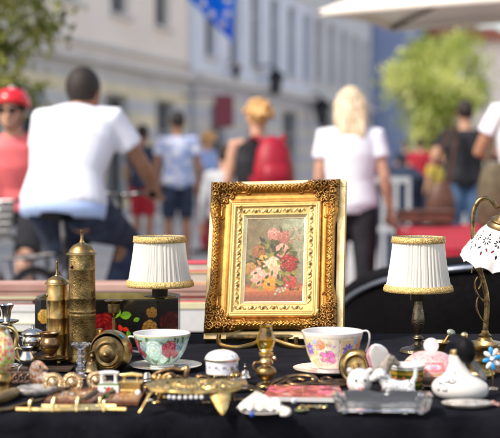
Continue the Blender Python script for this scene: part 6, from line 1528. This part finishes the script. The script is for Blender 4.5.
# ---- two flat inlaid wooden panels
def panel(label,c,cols_):
    o0=(on(*c[0])+on(*c[2]))/2; t=thing('inlaid_panel',label,'panel',o0,group='small inlaid wooden panels lying flat')
    q=[on(*p_)-o0 for p_ in c]
    def bl(u,v,z): a=q[0].lerp(q[1],u); b_=q[3].lerp(q[2],u); r=a.lerp(b_,v); return Vector((r.x,r.y,z))
    m=MB()
    def slab(u0,u1,v0,v1,z0,z1,mm):
        vs=[bl(u,v,z) for z in(z0,z1) for (u,v) in((u0,v0),(u1,v0),(u1,v1),(u0,v1))]; mm.add(vs,[(0,1,2,3),(4,5,6,7),(0,1,5,4),(1,2,6,5),(2,3,7,6),(3,0,4,7)])
    slab(0,1,0,1,.0006,.006,m); m.build('board',M['wood'],t,smooth=False,bevel=.0006)
    m=MB()
    for a in((0,1,0,.16),(0,1,.84,1),(0,.12,.16,.84),(.88,1,.16,.84)): slab(*a,.0062,.0085,m)
    m.build('rim',M['wood'],t,smooth=False)
    cvx=Cv(160,60,(.55,.42,.30)); cvx.noise(.2,6,3)
    for k_ in range(14): cvx.ell(random.uniform(10,150),random.uniform(8,52),random.uniform(6,18),random.uniform(3,9),random.uniform(0,3),random.choice(cols_),soft=.4)
    fx_=cvx.fn(wrap=False)
    MB().grid(120,40,lambda u,v: tuple(bl(.12+.76*u,.16+.68*v,.0068)),cfn=fx_).build('inlay',M['oil'],t,angle=180)
panel('small wooden framed panel with blue and brown inlay, left of the two',[(44,405.5),(104,406.5),(101,391.5),(58,391)],[(.65,.70,.68),(.35,.20,.12),(.70,.50,.30),(.85,.80,.72),(.45,.52,.55)])
panel('small wooden framed panel with orange and green inlay, right of the two',[(106,406.5),(138,406),(146,393),(112,392.5)],[(.78,.45,.18),(.40,.42,.25),(.85,.75,.60),(.55,.22,.12)])
def strip(name,label,cat,pts,rad,m_,group=None,z=.008):
    o0=on(*pts[len(pts)//2]); t=thing(name,label,cat,o0,group=group)
    MB().loft([on(*p_)-o0+Vector((0,0,z)) for p_ in pts],rad,seg=10).build('shaft',M[m_],t); return t
strip('wooden_stick','dark wooden stick lying across the left inlaid panel','stick',[(84,405),(95,397),(108,391)],(.0045,.002),'wooddark',z=.0105)
strip('wooden_stick','reddish wooden stick lying across both inlaid panels','stick',[(89,409),(100,402),(118,394)],(.005,.002),'wood',z=.0115)
strip('wooden_stick','short dark wooden stick on the left end of the panel','stick',[(48,400),(60,395),(74,392)],(.0045,.002),'wooddark',z=.0105)
# ---- folding brass rule / hinges in front
for (x0,x1,y,lab) in ((16,126,415.0,'long flat brass hinge bar lying nearest the table edge'),(42,116,409.0,'shorter brass hinge bar lying behind the long one')):
    o0=on((x0+x1)/2,y); t=thing('brass_hinge_bar',lab,'hinge',o0,group='flat brass hinge bars')
    if x1==126: o0=on((x0+x1)/2,412.2); t.location=o0
    y=min(y,412.2)
    yy=[y+ (0.4*math.sin(i)) for i in range(6)]
    MB().loft([on(x0+(x1-x0)*i/5,yy[i]+(.6 if i==5 else 0))-o0+Vector((0,0,.0042)) for i in range(6)],(.0042,.0022),seg=4,xdir=(0,0,1)).build('bar',M['brass_bright'],t,smooth=False)
    for px in ((30,53,77,104) if x1==126 else (54,78,100)):
        a=on(px,y)-o0
        MB().loft([a+Vector((0,-.006,.003)),a+Vector((0,-.005,.013)),a+Vector((.001,.0,.020)),a+Vector((.002,.012,.021)),a+Vector((.003,.018,.014))],(.0022,.0014),seg=8).build('clip',M['brass_bright'],t)
    MB().ball(on((x0+x1)*.62,y)-o0+Vector((0,-.004,.006)),.0035,seg=10).build('knuckle',M['brass_bright'],t)
# ---- flat painted tile in the middle
o0=on(302,396); t=thing('painted_tile','flat rectangular tile painted in reds with a white front edge','tile',o0)
q=[on(263,401.5)-o0,on(345,403)-o0,on(339,390.5)-o0,on(270,390)-o0]
cvt=Cv(300,90,(.62,.30,.28)); cvt.noise(.25,14,3)
for k_ in range(20): cvt.ell(random.uniform(0,300),random.uniform(5,85),random.uniform(12,40),random.uniform(5,14),random.uniform(-.4,.4),random.choice([(.78,.60,.55),(.50,.08,.10),(.80,.74,.72),(.40,.06,.08),(.82,.40,.50),(.66,.62,.62)]),soft=.5)
for k_ in range(3): cvt.rose(215+k_*26,50,16,(.6,.1,.2),(.85,.3,.42),(.95,.7,.75),seed=k_)
ft=cvt.fn(wrap=False)
def bl2(u,v,z): a=q[0].lerp(q[1],u); b_=q[3].lerp(q[2],u); r=a.lerp(b_,v); return Vector((r.x,r.y,z))
MB().grid(160,50,lambda u,v:tuple(bl2(u,v,.0092)),cfn=ft).build('painted_face',M['oil'],t,angle=180)
m=MB(); vs=[bl2(u,v,z) for z in(.0006,.0090) for (u,v) in((0,0),(1,0),(1,1),(0,1))]; m.add(vs,[(0,1,2,3),(4,5,6,7),(0,1,5,4),(1,2,6,5),(2,3,7,6),(3,0,4,7)]); m.build('slab',M['china'],t,smooth=False,bevel=.0005)
p,s=spot(294,404); t=thing('bead','small white and violet bead in front of the tile','bead',p); MB().ball((0,0,3*s),3*s,seg=18).build('bead',M['pearl'],t); MB().lathe([(1.1,-3.1),(1.5,-3.0),(1.5,3.0),(1.1,3.1)],seg=14,k=s,M=Tr(0,0,3*s)@Xr(70)).build('bore',M['bluebead'],t)
# ---- gold charms
t,s=T_('gold_charm','small pile of gold leaf shaped charms on the cloth','charm',312,409)
m=MB(); rs=random.Random(14)
pts=[]
for i in range(9):
    x=-12+3.1*i; pts.append(Vector((x,rs.uniform(-4,4),1.8+rs.uniform(0,1.2)))*s)
m.loft(pts,.7*s,seg=6)
for p_ in pts: m.ball(p_,(2.6*s,3.2*s,1.3*s),seg=10,rings=7,T=Matrix.Rotation(rs.uniform(0,3),4,'Z')@Matrix.Rotation(rs.uniform(-.5,.5),4,'X'))
m.build('chain',M['brass_bright'],t)
t,s=T_('green_pendant','small flat green stone pendant left of the gold charms','pendant',300,411)
MB().lathe(P([(0,.2),(5,.2),(6,1),(5,2),(0,2.6)],3),seg=30,k=s,rfn=None).build('stone',mat('dark green stone',(.04,.07,.02),.25,0,(.16,.18,.07),scale=80),t); MB().loft([(6*s,0,1.2*s),(9*s,0,1.4*s)],.9*s,seg=8).build('bail',M['brass_bright'],t)
# ---- leaning brass dish
t,s=T_('brass_dish','round brass dish leaning on edge behind the grey horse','dish',357,385)
Mx=Matrix.Translation((0,10*s,17.5*s))@Matrix.Rotation(R(78),4,'X')@Matrix.Rotation(R(-14),4,'Y')
MB().lathe([(0,1.5),(1.0,1.8),(3,1.2),(9,1.0),(10.2,1.6),(11,3),(11.8,3.2),(14.6,1.8),(16.6,2.2),(17.2,3.2),(17.8,2.4),(17.0,0),(11,-1.6),(0,-1.8)],seg=64,k=s,M=Mx).build('dish',M['brass_dark'],t,angle=35)
MB().lathe([(0,2.6),(2.4,2.4),(3.2,1.2)],seg=20,k=s,M=Mx).build('boss',M['brass'],t)
# ---- grey stone horse
t,s=T_('stone_horse','grey brown stone horse figurine facing right behind the pig head','figurine',374,395)
s*=.86; m=MB(); B=lambda pts,rad,**k: m.loft([Vector(q)*s for q in pts],[a*s if not isinstance(a,tuple) else (a[0]*s,a[1]*s) for a in rad],seg=16,**k)
B([(-24,0,22),(-20,0,24),(-8,0,23),(4,0,24),(12,0,24)],[4,9,8.4,9,7])
B([(8,0,24),(14,0,33),(18,0,39),(20,0,42)],[8,6,5,4]); B([(16,0,44),(21,0,42),(27,0,37),(29.5,0,35)],[4.4,4.8,3.2,2.6])
for y_ in(-3,3): B([(18,y_*.7,45),(18.5,y_,49)],[1.6,.6]); B([(9,y_,20),(10,y_*1.2,10),(9,y_*1.2,0)],[4.4,2.6,2.8]); B([(-19,y_,20),(-21,y_*1.2,10),(-19,y_*1.2,0)],[5.4,3,3])
B([(-26,0,26),(-30,0,18),(-29,0,8)],[2.4,2.6,1.4])
for i in range(7): m.ball(((8+i*1.7)*s,0,(35+i*1.8)*s if i<5 else 45*s),2.4*s,seg=8,rings=6)
fuse(m,'body',M['stone'],t,voxel=.0010,smooth=3)
for y_ in(-1,1): MB().ball((22.5*s,y_*3.9*s,41.6*s),.9*s,seg=8).build('eye',M['black'],t)
# ---- white pig face pot
t,s=T_('porcelain_pig','white porcelain pig with dark eyes and a pink snout','figurine',359.5,397)
s*=1.04; m=MB(); m.ball((0,0,15*s),(12.4*s,12*s,13*s),seg=24,rings=18); m.ball((0,2*s,5*s),(11*s,11*s,5.5*s)); 
for sg in(-1,1): m.loft([(sg*8*s,0,24*s),(sg*10.5*s,-2*s,27*s),(sg*11*s,-4*s,26*s)],[3*s,2.4*s,.8*s],seg=8)
m.ball((0,-10.6*s,10.6*s),(5*s,3*s,3.8*s))
fuse(m,'body',M['china'],t,voxel=.0009,smooth=3)
for sg in(-1,1): MB().ball((sg*4.4*s,-11.2*s,18*s),1.2*s,seg=12).build('eye',M['black'],t)
MB().ball((0,-12.9*s,10.6*s),(4.2*s,1.6*s,3.1*s)).build('snout',M['pinkglaze'] if 'pinkglaze' in M else mat('pink glaze',(.85,.45,.45),.15,0,coat=.6,var=.05),t)
for sg in(-1,1): MB().ball((sg*1.5*s,-14.3*s,10.8*s),(.6*s,.4*s,.9*s),seg=8).build('nostril',M['copperish'],t)
# ---- white spotted dog
t,s=T_('porcelain_dog','white spotted porcelain dog figurine with raised tail behind the glass ashtray','figurine',398,399)
s*=1.02; m=MB(); B=lambda pts,rad,**k: m.loft([Vector(q)*s for q in pts],[a*s for a in rad],seg=16,**k)
B([(-14,0,15),(-8,0,13),(2,0,11.5),(10,0,12),(16,0,12)],[6,7.6,6.6,7.4,5]); B([(-10,0,14),(-14,0,20),(-17,-1,24)],[6.6,5.8,5.4])
m.ball((-18*s,-1*s,24.5*s),(7*s,6*s,6.2*s)); B([(-21,-1.5,23.5),(-25.5,-2,20.5),(-28,-2,19.5)],[4.4,3.6,2.4])
for y_ in(-3.4,3): B([(-9,y_,11),(-10,y_*1.2,5),(-12,y_*1.2,1.8)],[3.4,2.6,2.2]); B([(10,y_,10),(15,y_*1.3,6),(22,y_*1.2,2)],[4.6,3.4,2.4]); B([(-16,y_*1.3,27),(-15,y_*1.7,22.5)],[2.2,2.4])
B([(13,0,14),(17,0,22),(17.5,0,29),(14.5,0,32),(11,0,31.5)],[2.8,2.4,2.2,2.2,1.8])
fuse(m,'body',M['dalm'] if 'dalm' in M else mat('white glaze with grey speckles',(.66,.66,.65),.18,0,(.16,.16,.17),scale=260,coat=.6,lo_=.60,hi_=.64,detail=1,rvar=0),t,voxel=.0008,smooth=2)
for y_ in(-4.6,): MB().ball((-20.5*s,y_*s-.001,25.6*s),.8*s,seg=8).build('eye',M['black'],t)
MB().ball((-27.4*s,-2*s,20.4*s),1.2*s,seg=8).build('nose',M['black'],t)
# ---- green and gold cup with white rim
t,s=T_('green_mug','small green and gold banded cup behind the white dog','cup',407,391)
cvg=Cv(600,120,(.22,.34,.12)); 
for y,c in ((8,(.90,.90,.86)),(24,(.62,.48,.14)),(34,(.75,.6,.2)),(86,(.66,.50,.15)),(104,(.20,.15,.08))): cvg.line([(0,y),(600,y)],8,c)
for x in range(0,600,50): cvg.rose(x+20,58,15,(.6,.1,.08),(.85,.4,.2),(.95,.8,.4),seed=x); cvg.leaf(x+34,60,26,7,.2,(.60,.62,.22),vein=(.3,.35,.1)); cvg.ell(x+45,60,5,9,0,(.85,.8,.6))
fg=cvg.fn(); prg=[(15,2),(15.6,8),(16.2,14),(17,20),(17.6,25)]
MB().lathe(P(prg,16),seg=200,k=s,cfn=fg).build('bowl',M['vchina'],t,angle=180)
MB().lathe([(17.6,25),(18.6,26),(18.4,27.4),(17,27.4),(16.4,25),(14.6,8),(0,4)],seg=64,k=s).build('rim',M['china'],t); MB().lathe([(0,0),(13,0),(15.4,.8),(15,2.2)],seg=48,k=s).build('foot',M['brass_dark'],t)
# ---- pressed glass ashtray
t,s=T_('glass_ashtray','rectangular pressed glass ashtray with cut corners at the table edge','ashtray',382,411,rot=(0,0,R(-2)))
def oct_(w_,d,c): return [(-w_+c,-d),(w_-c,-d),(w_,-d+c),(w_,d-c),(w_-c,d),(-w_+c,d),(-w_,d-c),(-w_,-d+c)]
lv=[(44,24,7,1.5),(46,26,8,3),(49,28,8,13),(50,29,8,17.5),(47,26.5,7,18.2),(45,25,7,16),(40,20,5,6),(38,18,5,5)]
vs=[];fs=[];rings=[]
def subdiv(poly,n=8):
    out=[]
    for i in range(len(poly)):
        a,b_=poly[i],poly[(i+1)%len(poly)]
        for k_ in range(n): out.append((a[0]+(b_[0]-a[0])*k_/n,a[1]+(b_[1]-a[1])*k_/n))
    return out
for w_,d,c,z in lv:
    r_=[]
    for k_,(x,y) in enumerate(subdiv(oct_(w_,d,c))):
        zz=z+(-3.2*max(0,math.cos(x*.14))**6 if (z>16 and abs(y)>d-1) else 0); sc_=1-.035*(k_%2)*(3<=z<=16); r_.append(len(vs)); vs.append((x*s*sc_,y*.62*s*sc_,zz*s))
    rings.append(r_)
n=len(rings[0])
for j in range(len(rings)-1):
    for i in range(n): fs.append((rings[j][i],rings[j][(i+1)%n],rings[j+1][(i+1)%n],rings[j+1][i]))
fs.append(tuple(reversed(rings[0]))); fs.append(tuple(rings[-1]))
m=MB().add(vs,fs)
m.build('tray',M['glass'],t,angle=25)
for x_ in(-38,-22,22,38): MB().lathe([(0,-.2),(3,0),(4,2.2),(0,3)],seg=8,k=s,M=Tr(x_*s,-12*s,.2*s)).build('foot',M['glass'],t,smooth=False)
# ---- pink and white leaning spoon rest
t,s=T_('spoon_rest','long pale pink and white china spoon rest leaning beside the tureen','spoon rest',391,385)
Mx=Matrix.Translation((0,6*s,0))@Matrix.Rotation(R(-22),4,'Y')@Matrix.Rotation(R(12),4,'X')
ol=[(0,0,0),(0,0,6),(0,0,20),(0,0,36),(0,0,43),(0,0,46)]
MB().loft([Mx@(Vector(q)*s) for q in spline(ol,5)],[(a*s,2.0*s) for a in lerpl([5,8,10.4,9.6,6,.6],26)],seg=20,xdir=(1,0,0)).build('face',M['china'],t,angle=180)
MB().loft([Mx@(Vector((q[0]-2.6,q[1]+1.6,q[2]-.6))*s) for q in spline(ol,5)],[(a*s,1.8*s) for a in lerpl([5,8,10.8,10,6,.6],26)],seg=20,xdir=(1,0,0)).build('pink_back',mat('dusty pink glaze',(.55,.16,.26),.15,0,(.80,.55,.60),scale=60,coat=.6),t,angle=180)
# ---- pink transferware tureen
t,s=T_('china_tureen','pink and white transferware dish with a domed lid and round knob','tureen',430,384)
cvp=Cv(900,220,(.84,.68,.66)); cvp.noise(.03,8,3); rs=random.Random(9)
for x in range(0,900,9):
    for y in (20,36): cvp.ell(x+rs.uniform(-2,2),y+rs.uniform(-3,3),3.6,2.2,rs.uniform(0,3),(.80,.32,.34),soft=.5,al=.9)
for k_ in range(160): cvp.line([(x_:=rs.uniform(0,900),y_:=rs.uniform(60,120)),(x_+rs.uniform(-14,14),y_+rs.uniform(-8,8)),(x_+rs.uniform(-20,20),y_+rs.uniform(-8,8))],2.2,(.80,.30,.32),al=.8)
for c in range(6):
    x0=c*150+75; cvp.mix(((np.abs(cvp.X-x0)<62)&(np.abs(cvp.Y-160)<30))*.5,(.92,.35,.34)); cvp.ell(x0,160,48,22,0,(.94,.80,.82),soft=.3); cvp.rose(x0,160,22,(.75,.25,.35),(.92,.6,.65),(.98,.88,.9),seed=c)
    for k_ in range(24): cvp.ell(x0+rs.uniform(-60,60),160+rs.choice((-26,26))+rs.uniform(-4,4),4,3,0,(.85,.22,.22),soft=.4)
cvp.line([(0,206),(900,206)],7,(.90,.65,.40)); fp_=cvp.fn()
dome=[(29*math.cos(q*PI/2/70)**.9 if q<70 else 0.02, 12+22*math.sin(q*PI/2/70)) for q in range(71)]
MB().lathe(dome,seg=300,k=s,cfn=lambda u,v:fp_(u,v)).build('lid',M['vchina'],t,angle=180)
MB().lathe(P([(0,0),(17,0),(18,1.5),(20,3),(26,7),(29,11),(29.6,12.2),(28,12.4)],3),seg=80,k=s).build('bowl',mat('gold pink glaze',(.70,.36,.18),.15,0,(.85,.70,.62),scale=90,coat=.6),t)
MB().lathe([(0,-1.8),(7.2,-1.8),(7.8,0),(7.2,1.8),(0,2.0)],seg=40,k=s,M=Tr(1*s,0,39*s)@Xr(88)).build('knob',M['chinapink'],t)
MB().loft([(1*s,0,31*s),(1*s,0,35*s)],[3*s,2*s],seg=12).build('knob_neck',M['chinapink'],t)
# ---- brass mortars with pestles
t,s=T_('brass_mortar','brass mortar with green topped pestle partly hidden by the pink tureen','mortar',436,362)
MB().lathe([(0,0),(11,0),(11.6,2),(9,4),(9,7),(9.8,8),(9,9),(9.4,16),(12,19.4),(13.6,20),(13.6,21.4),(10.6,21),(8.2,17),(0,5)],seg=48,k=s).build('mortar_bowl',M['brass'],t)
pe=MB().loft([(2*s,0,10*s),(8*s,-2*s,20*s),(12.5*s,-3*s,27.5*s)],[2.2*s,1.8*s,1.5*s],seg=12).build('pestle',M['brass'],t)
MB().ball((14.6*s,-3.4*s,30.4*s),(4.6*s,3.6*s,3.2*s),T=Matrix.Rotation(R(20),4,'Y')).build('pestle_head',mat('greenish marble',(.10,.14,.10),.3,0,(.38,.42,.34),scale=150),t)
t,s=T_('brass_mortar','large brass mortar with a banded waist under the arched lamp','mortar',479.5,376)
MB().lathe([(0,0),(15,0),(15.6,1.6),(15.2,4),(13,6),(12.6,9),(12.8,14),(14.2,15),(14.4,17.4),(13,18.4),(12.8,27),(14,29),(17,30.4),(18,31.4),(18,33),(15.8,33.2),(13.5,30),(11,20),(0,6)],seg=56,k=s).build('mortar_bowl',M['brass'],t)
MB().loft([(-4*s,0,20*s),(-11*s,0,34*s),(-14.4*s,0,39*s)],[2.2*s,1.8*s,1.7*s],seg=12).build('pestle',M['brass'],t); MB().ball((-15.6*s,0,41.4*s),(3.6*s,3*s,3.2*s)).build('pestle_head',M['brass_bright'],t)
# ---- perfume atomiser
t,s=T_('perfume_atomiser','squat white porcelain perfume atomiser with a black rubber bulb','atomiser',461.5,398)
cva=Cv(1200,220,(.90,.89,.87)); g_=(.34,.35,.35)
x0=1200*.75
cva.a[:]=(.85,.84,.81)
def ring_(cx,cy,rx,ry,a0,a1,wd): cva.line([(cx+rx*math.cos(a),cy+ry*math.sin(a)) for a in np.linspace(a0,a1,20)],wd,g_)
ring_(x0-78,108,40,24,.5,5.6,9); ring_(x0-74,108,20,11,.2,6.0,5)
cva.line([(x0-104,128),(x0-140,128),(x0-148,140),(x0-110,150),(x0-112,168),(x0-146,168)],8,g_); cva.line([(x0-196,136),(x0-160,136)],7,g_); cva.line([(x0-176,136),(x0-172,166),(x0-190,172),(x0-200,160)],8,g_)
fa=cva.fn()
pra=P([(21,0),(26,3),(28.5,8),(27.8,14),(23,19),(15.5,23.5),(11,28.5),(8.4,34),(6.8,40),(6,44)],14)
m=MB()
Sk=Matrix(((1,0,-.15,0),(0,.8,0,0),(0,0,1,0),(0,0,0,1)))
m.lathe([(0,.2)]+pra+[(0,45.5)],seg=760,k=s)
za,zb_=0,45*s; m.c=[]; m.hasc=True
for x,y,z in m.v: m.c.append(fa(math.atan2(y,x)/(2*PI)%1,(z-za)/(zb_-za)))
m.v=[tuple(Sk@Vector(v)) for v in m.v]
m.build('bottle',M['vchina'],t,angle=180)
MB().lathe([(0,0),(5.2,0),(5.2,3.6),(4,5),(0,5.2)],seg=28,k=s,M=Tr(-6.7*s,0,44*s)).build('collar',M['brass_bright'],t)
MB().lathe(P([(0,0),(3,.4),(7.4,5),(9.6,12),(8.6,20),(4.6,25.4),(2.0,27),(0,27.4)],4),seg=40,k=s,M=Matrix.Translation((6*s,-6*s,36*s))@Matrix.Rotation(R(-12),4,'Y')).build('rubber_bulb',M['black'],t)
MB().loft([Vector(q)*s for q in spline([(-3,0,48),(-1,-3,53),(1,-5,60),(0.5,-6,62)],4)],1.6*s,seg=10).build('tube',M['brass_bright'],t)
MB().ball((-.5*s,-7.5*s,59*s),(2.2*s,1.8*s,2.2*s)).build('jewel',M['bluebead'],t)
MB().loft([Vector(q)*s for q in spline([(10,3,40),(16,4,30),(22,4,22),(25,3,18)],5)],[(a*s,1.0*s) for a in lerpl([3,4,3,1],16)],seg=10,xdir=(1,0,0)).build('grey_tassel',M['greystone'],t)
# ---- oval silver dish at the edge
t,s=T_('oval_dish','flat oval pearly dish in front of the perfume atomiser','dish',467,407.5)
m=MB().lathe(P([(0,0),(14,.2),(22,1.8),(25.6,4.4),(25,6),(20,6.8),(8,7.4),(0,7.6)],4),seg=70,k=s); m.v=[(x,y*.62,z) for x,y,z in m.v]
m.build('dish',mat('grey mother of pearl',(.28,.25,.21),.28,.3,(.62,.58,.52),scale=90,bump=.2,coat=.3),t)
# ---- pink copper scraps
t,s=T_('copper_leaf','pinkish copper leaf shaped brooch at the lower right edge','brooch',493,406)
m=MB()
for k_ in range(5):
    a=R(150+k_*50); m.loft([Vector(q)*s for q in [(0,0,2.4),(5*math.cos(a),4*math.sin(a),3.2),(10*math.cos(a),8*math.sin(a),1.4)]],[(2.4*s,1*s),(3.2*s,.9*s),(.5*s,.5*s)],seg=10,xdir=(-math.sin(a),math.cos(a),0))
m.ball((0,0,3*s),3*s,seg=12); fuse(m,'brooch',M['pinkcop'],t,voxel=.0006,smooth=1)
# ---- flower pin on a stand
t,s=T_('flower_pin','white and blue enamel flower pin on a small gold stem','flower pin',492.5,389)
MB().loft([(0,0,0),(0,0,16*s),(-1*s,0,26*s)],1.0*s,seg=8).build('stem',M['brass_bright'],t); MB().lathe([(0,0),(6,0),(6,1),(1,2.4),(0,2.4)],seg=24,k=s).build('base',M['glass'],t)
for k_ in range(8):
    a=k_*PI/4+.2; M_=Matrix.Translation(((-1+5.6*math.cos(a))*s,-2*s,(31+8*math.sin(a))*s))@Matrix.Rotation(-a,4,'Y')
    MB().ball((0,0,0),(4.2*s,1.2*s,2.4*s),seg=12,rings=8,M=M_).build('petal',M['pearl'] if k_%2 else mat('sky blue enamel',(.03,.30,.62),.15,0,coat=.5,var=.1),t)
MB().ball((-1*s,-3*s,31*s),2.4*s,seg=12).build('centre',M['pearl'],t)
t,s=T_('orange_jar','small orange tinted jar at the right edge behind the flower pin','jar',500,372)
MB().lathe(P([(0,0),(7,0),(8,3),(8,16),(6,20),(6.6,23),(0,24)],3),seg=30,k=s).build('jar_body',M['orangechina'],t); MB().lathe([(7,23),(7,27),(0,27.5)],seg=30,k=s).build('lid',M['brass'],t)
# ---- clutter filling the darker gaps
t,s=T_('chess_pawn','dark bronze pawn shaped weight between the green cup and the tureen','weight',419,388)
MB().lathe(P([(0,0),(5,0),(5,1.6),(2.8,3.6),(2.2,8),(3,10)],3),seg=24,k=s).build('stem',M['copperish'],t); MB().ball((0,0,13*s),3.6*s).build('head',M['copperish'],t)
scrollwork('bronze_key','old bronze key with a looped bow left of the amber lamp','key',253,391,[('bow',[(-6,0,1.5),(-2,5,2),(4,4,2),(4,-2,2),(-1,-4,1.6),(-6,0,1.5)],1.4),('shaft',[(3,2,2),(10,8,2.4),(16,13,2.6)],1.3),('bit',[(12,9,2.4),(15,6,2.2)],1.8)],'brass_dark')
scrollwork('bronze_key','small bronze hook with round end beside the lying pot','hook',143,384,[('shaft',[(-10,0,2),(0,3,4),(10,5,5)],1.4),('curl',[(-10,0,2),(-14,-3,2),(-12,-6,2),(-8,-5,2)],1.3)],'copperish')
scrollwork('bronze_chain','dark tangled bronze chain behind the rosette knobs','chain',66,381,[('strand',[(-20,0,2),(-10,5,3),(0,1,2.4),(10,6,3),(18,2,2),(24,6,2)],1.3),('strand',[(-16,5,2.2),(-6,-2,3.6),(4,6,3),(14,0,3.4)],1.1)],'brass_dark')

# ---- further small pieces that fill the gaps
def ringthing(px,py,r,tilt,m_,lb,grp='small metal rings scattered on the cloth'):
    t,s=T_('metal_ring',lb,'ring',px,py,group=grp)
    Mx=Matrix.Translation((0,0,(r*math.sin(R(tilt))+1.1)*s))@Matrix.Rotation(R(tilt),4,'X')
    MB().loft([Mx@(Vector((r*math.cos(a),r*math.sin(a),0))*s) for a in [2*PI*i/28 for i in range(28)]],1.1*s,seg=8,closed=True).build('band',M[m_],t,angle=180)
ringthing(148,388,5,12,'brass','brass ring lying behind the miniature brass iron')
ringthing(214,394,4,60,'silver','silver ring leaning behind the trivet')
ringthing(283,386,5,8,'copperish','brown ring left of the scroll bracket')
ringthing(121,383,4.5,50,'brass_dark','dark ring behind the white porcelain iron')
def bellthing(px,py,k_,m_,lb):
    t,s=T_('hand_bell',lb,'bell',px,py); s*=k_
    MB().lathe(P([(9,0),(9.4,1),(7.6,4),(6.4,9),(4.6,12),(0,13)],3),seg=32,k=s).build('bell_body',M[m_],t); MB().lathe(P([(1.6,12.6),(1.2,15),(2.2,18),(1.2,21),(1.9,23),(0,24)],3),seg=18,k=s).build('handle',M[m_],t)
bellthing(92,372,.9,'brass_dark','tiny dark brass hand bell between the crystal and the lying pot')
bellthing(245,378,.62,'silver','very small silver bell right of the porcelain piano box')
bellthing(447,380,.8,'copperish','small bronze hand bell between tureen and atomiser')
scrollwork('bracelet','twisted brown bronze bracelet lying behind the two porcelain and brass irons','bracelet',126,386,[('coil',[(14*math.cos(a),6*math.sin(a),3+1.4*math.sin(a*6)) for a in [2*PI*i/18 for i in range(19)]],1.5)],'copperish')
scrollwork('necklace','fine brass chain trailing between the trivet and the shell','necklace',238,401,[('strand',[(-16,6,1),(-6,2,1),(2,6,1),(10,0,1),(6,-6,1),(14,-8,1),(22,-3,1)],.8)],'brass')
scrollwork('brooch_pin','long gilt brooch pin lying right of the painted tile','pin',349,405,[('shaft',[(-12,-2,1),(0,0,1.4),(10,3,1.2)],.9),('loop',[(10,3,1.2),(14,5,1.6),(14,1,1.4),(10,3,1.2)],.8)],'brass_bright')
t,s=T_('thimble','small dimpled silver thimble beside the twisted bronze bracelet','thimble',147,381)
MB().lathe([(4.6,0),(4.9,.6),(4.4,1.2),(3.6,7),(2.4,8.6),(0,9)],seg=36,k=s,rfn=lambda a,v,r:max(.01,r*(1+.02*math.sin(a*18)*math.sin(v*40)))).build('cap',M['silver'],t)
t,s=T_('cut_stone','pale cut glass drop lying in front of the saucer of the left teacup','glass drop',190,384)
MB().lathe([(0,0),(3.2,1),(4.4,3.6),(2.6,6.6),(0,7.4)],seg=7,k=s).build('stone',M['glass'],t,smooth=False)
t,s=T_('bronze_weight','short dark bronze weight with ring top left of the carved ornament','weight',6,381)
MB().lathe(P([(0,0),(8,0),(8.4,1.4),(7,4),(6.6,7),(3,9),(2,11)],3),seg=30,k=s).build('weight_body',M['copperish'],t)

for i,(px,py,m_) in enumerate(((156,403,'brass'),(149,401,'silver'),(206,403,'brass_dark'),(262,393,'copperish'))):
    lb=['brass button with four holes left of the trivet leg','silver button lying flat beside the brass one','dark brass button in the shade behind the trivet','bronze button at the foot of the amber lamp'][i]
    t,s=T_('button',lb,'button',px,py,group='loose metal buttons on the cloth'); MB().lathe([(0,1.0),(2.6,1.0),(3.2,1.7),(4.2,1.5),(4.6,.8),(4.2,.1),(0,.1)],seg=30,k=s).build('disc',M[m_],t); MB().lathe([(0,1.1),(1.0,1.15),(.8,1.7),(0,1.9)],seg=12,k=s).build('centre',M[m_],t)
scrollwork('drawer_pull','curved bronze drawer pull lying behind the iron scroll','drawer pull',200,383,[('bail',[(-12,0,1.6),(-10,-5,2),(0,-7,2.4),(10,-5,2),(12,0,1.6)],1.5)],'copperish')
scrollwork('brass_spine','curved dark brass spine piece in front of the right saucer','fitting',322,386,[('spine',[(-22,0,2),(-8,3,4),(8,3,4),(22,-1,2)],1.8)],'brass_dark')
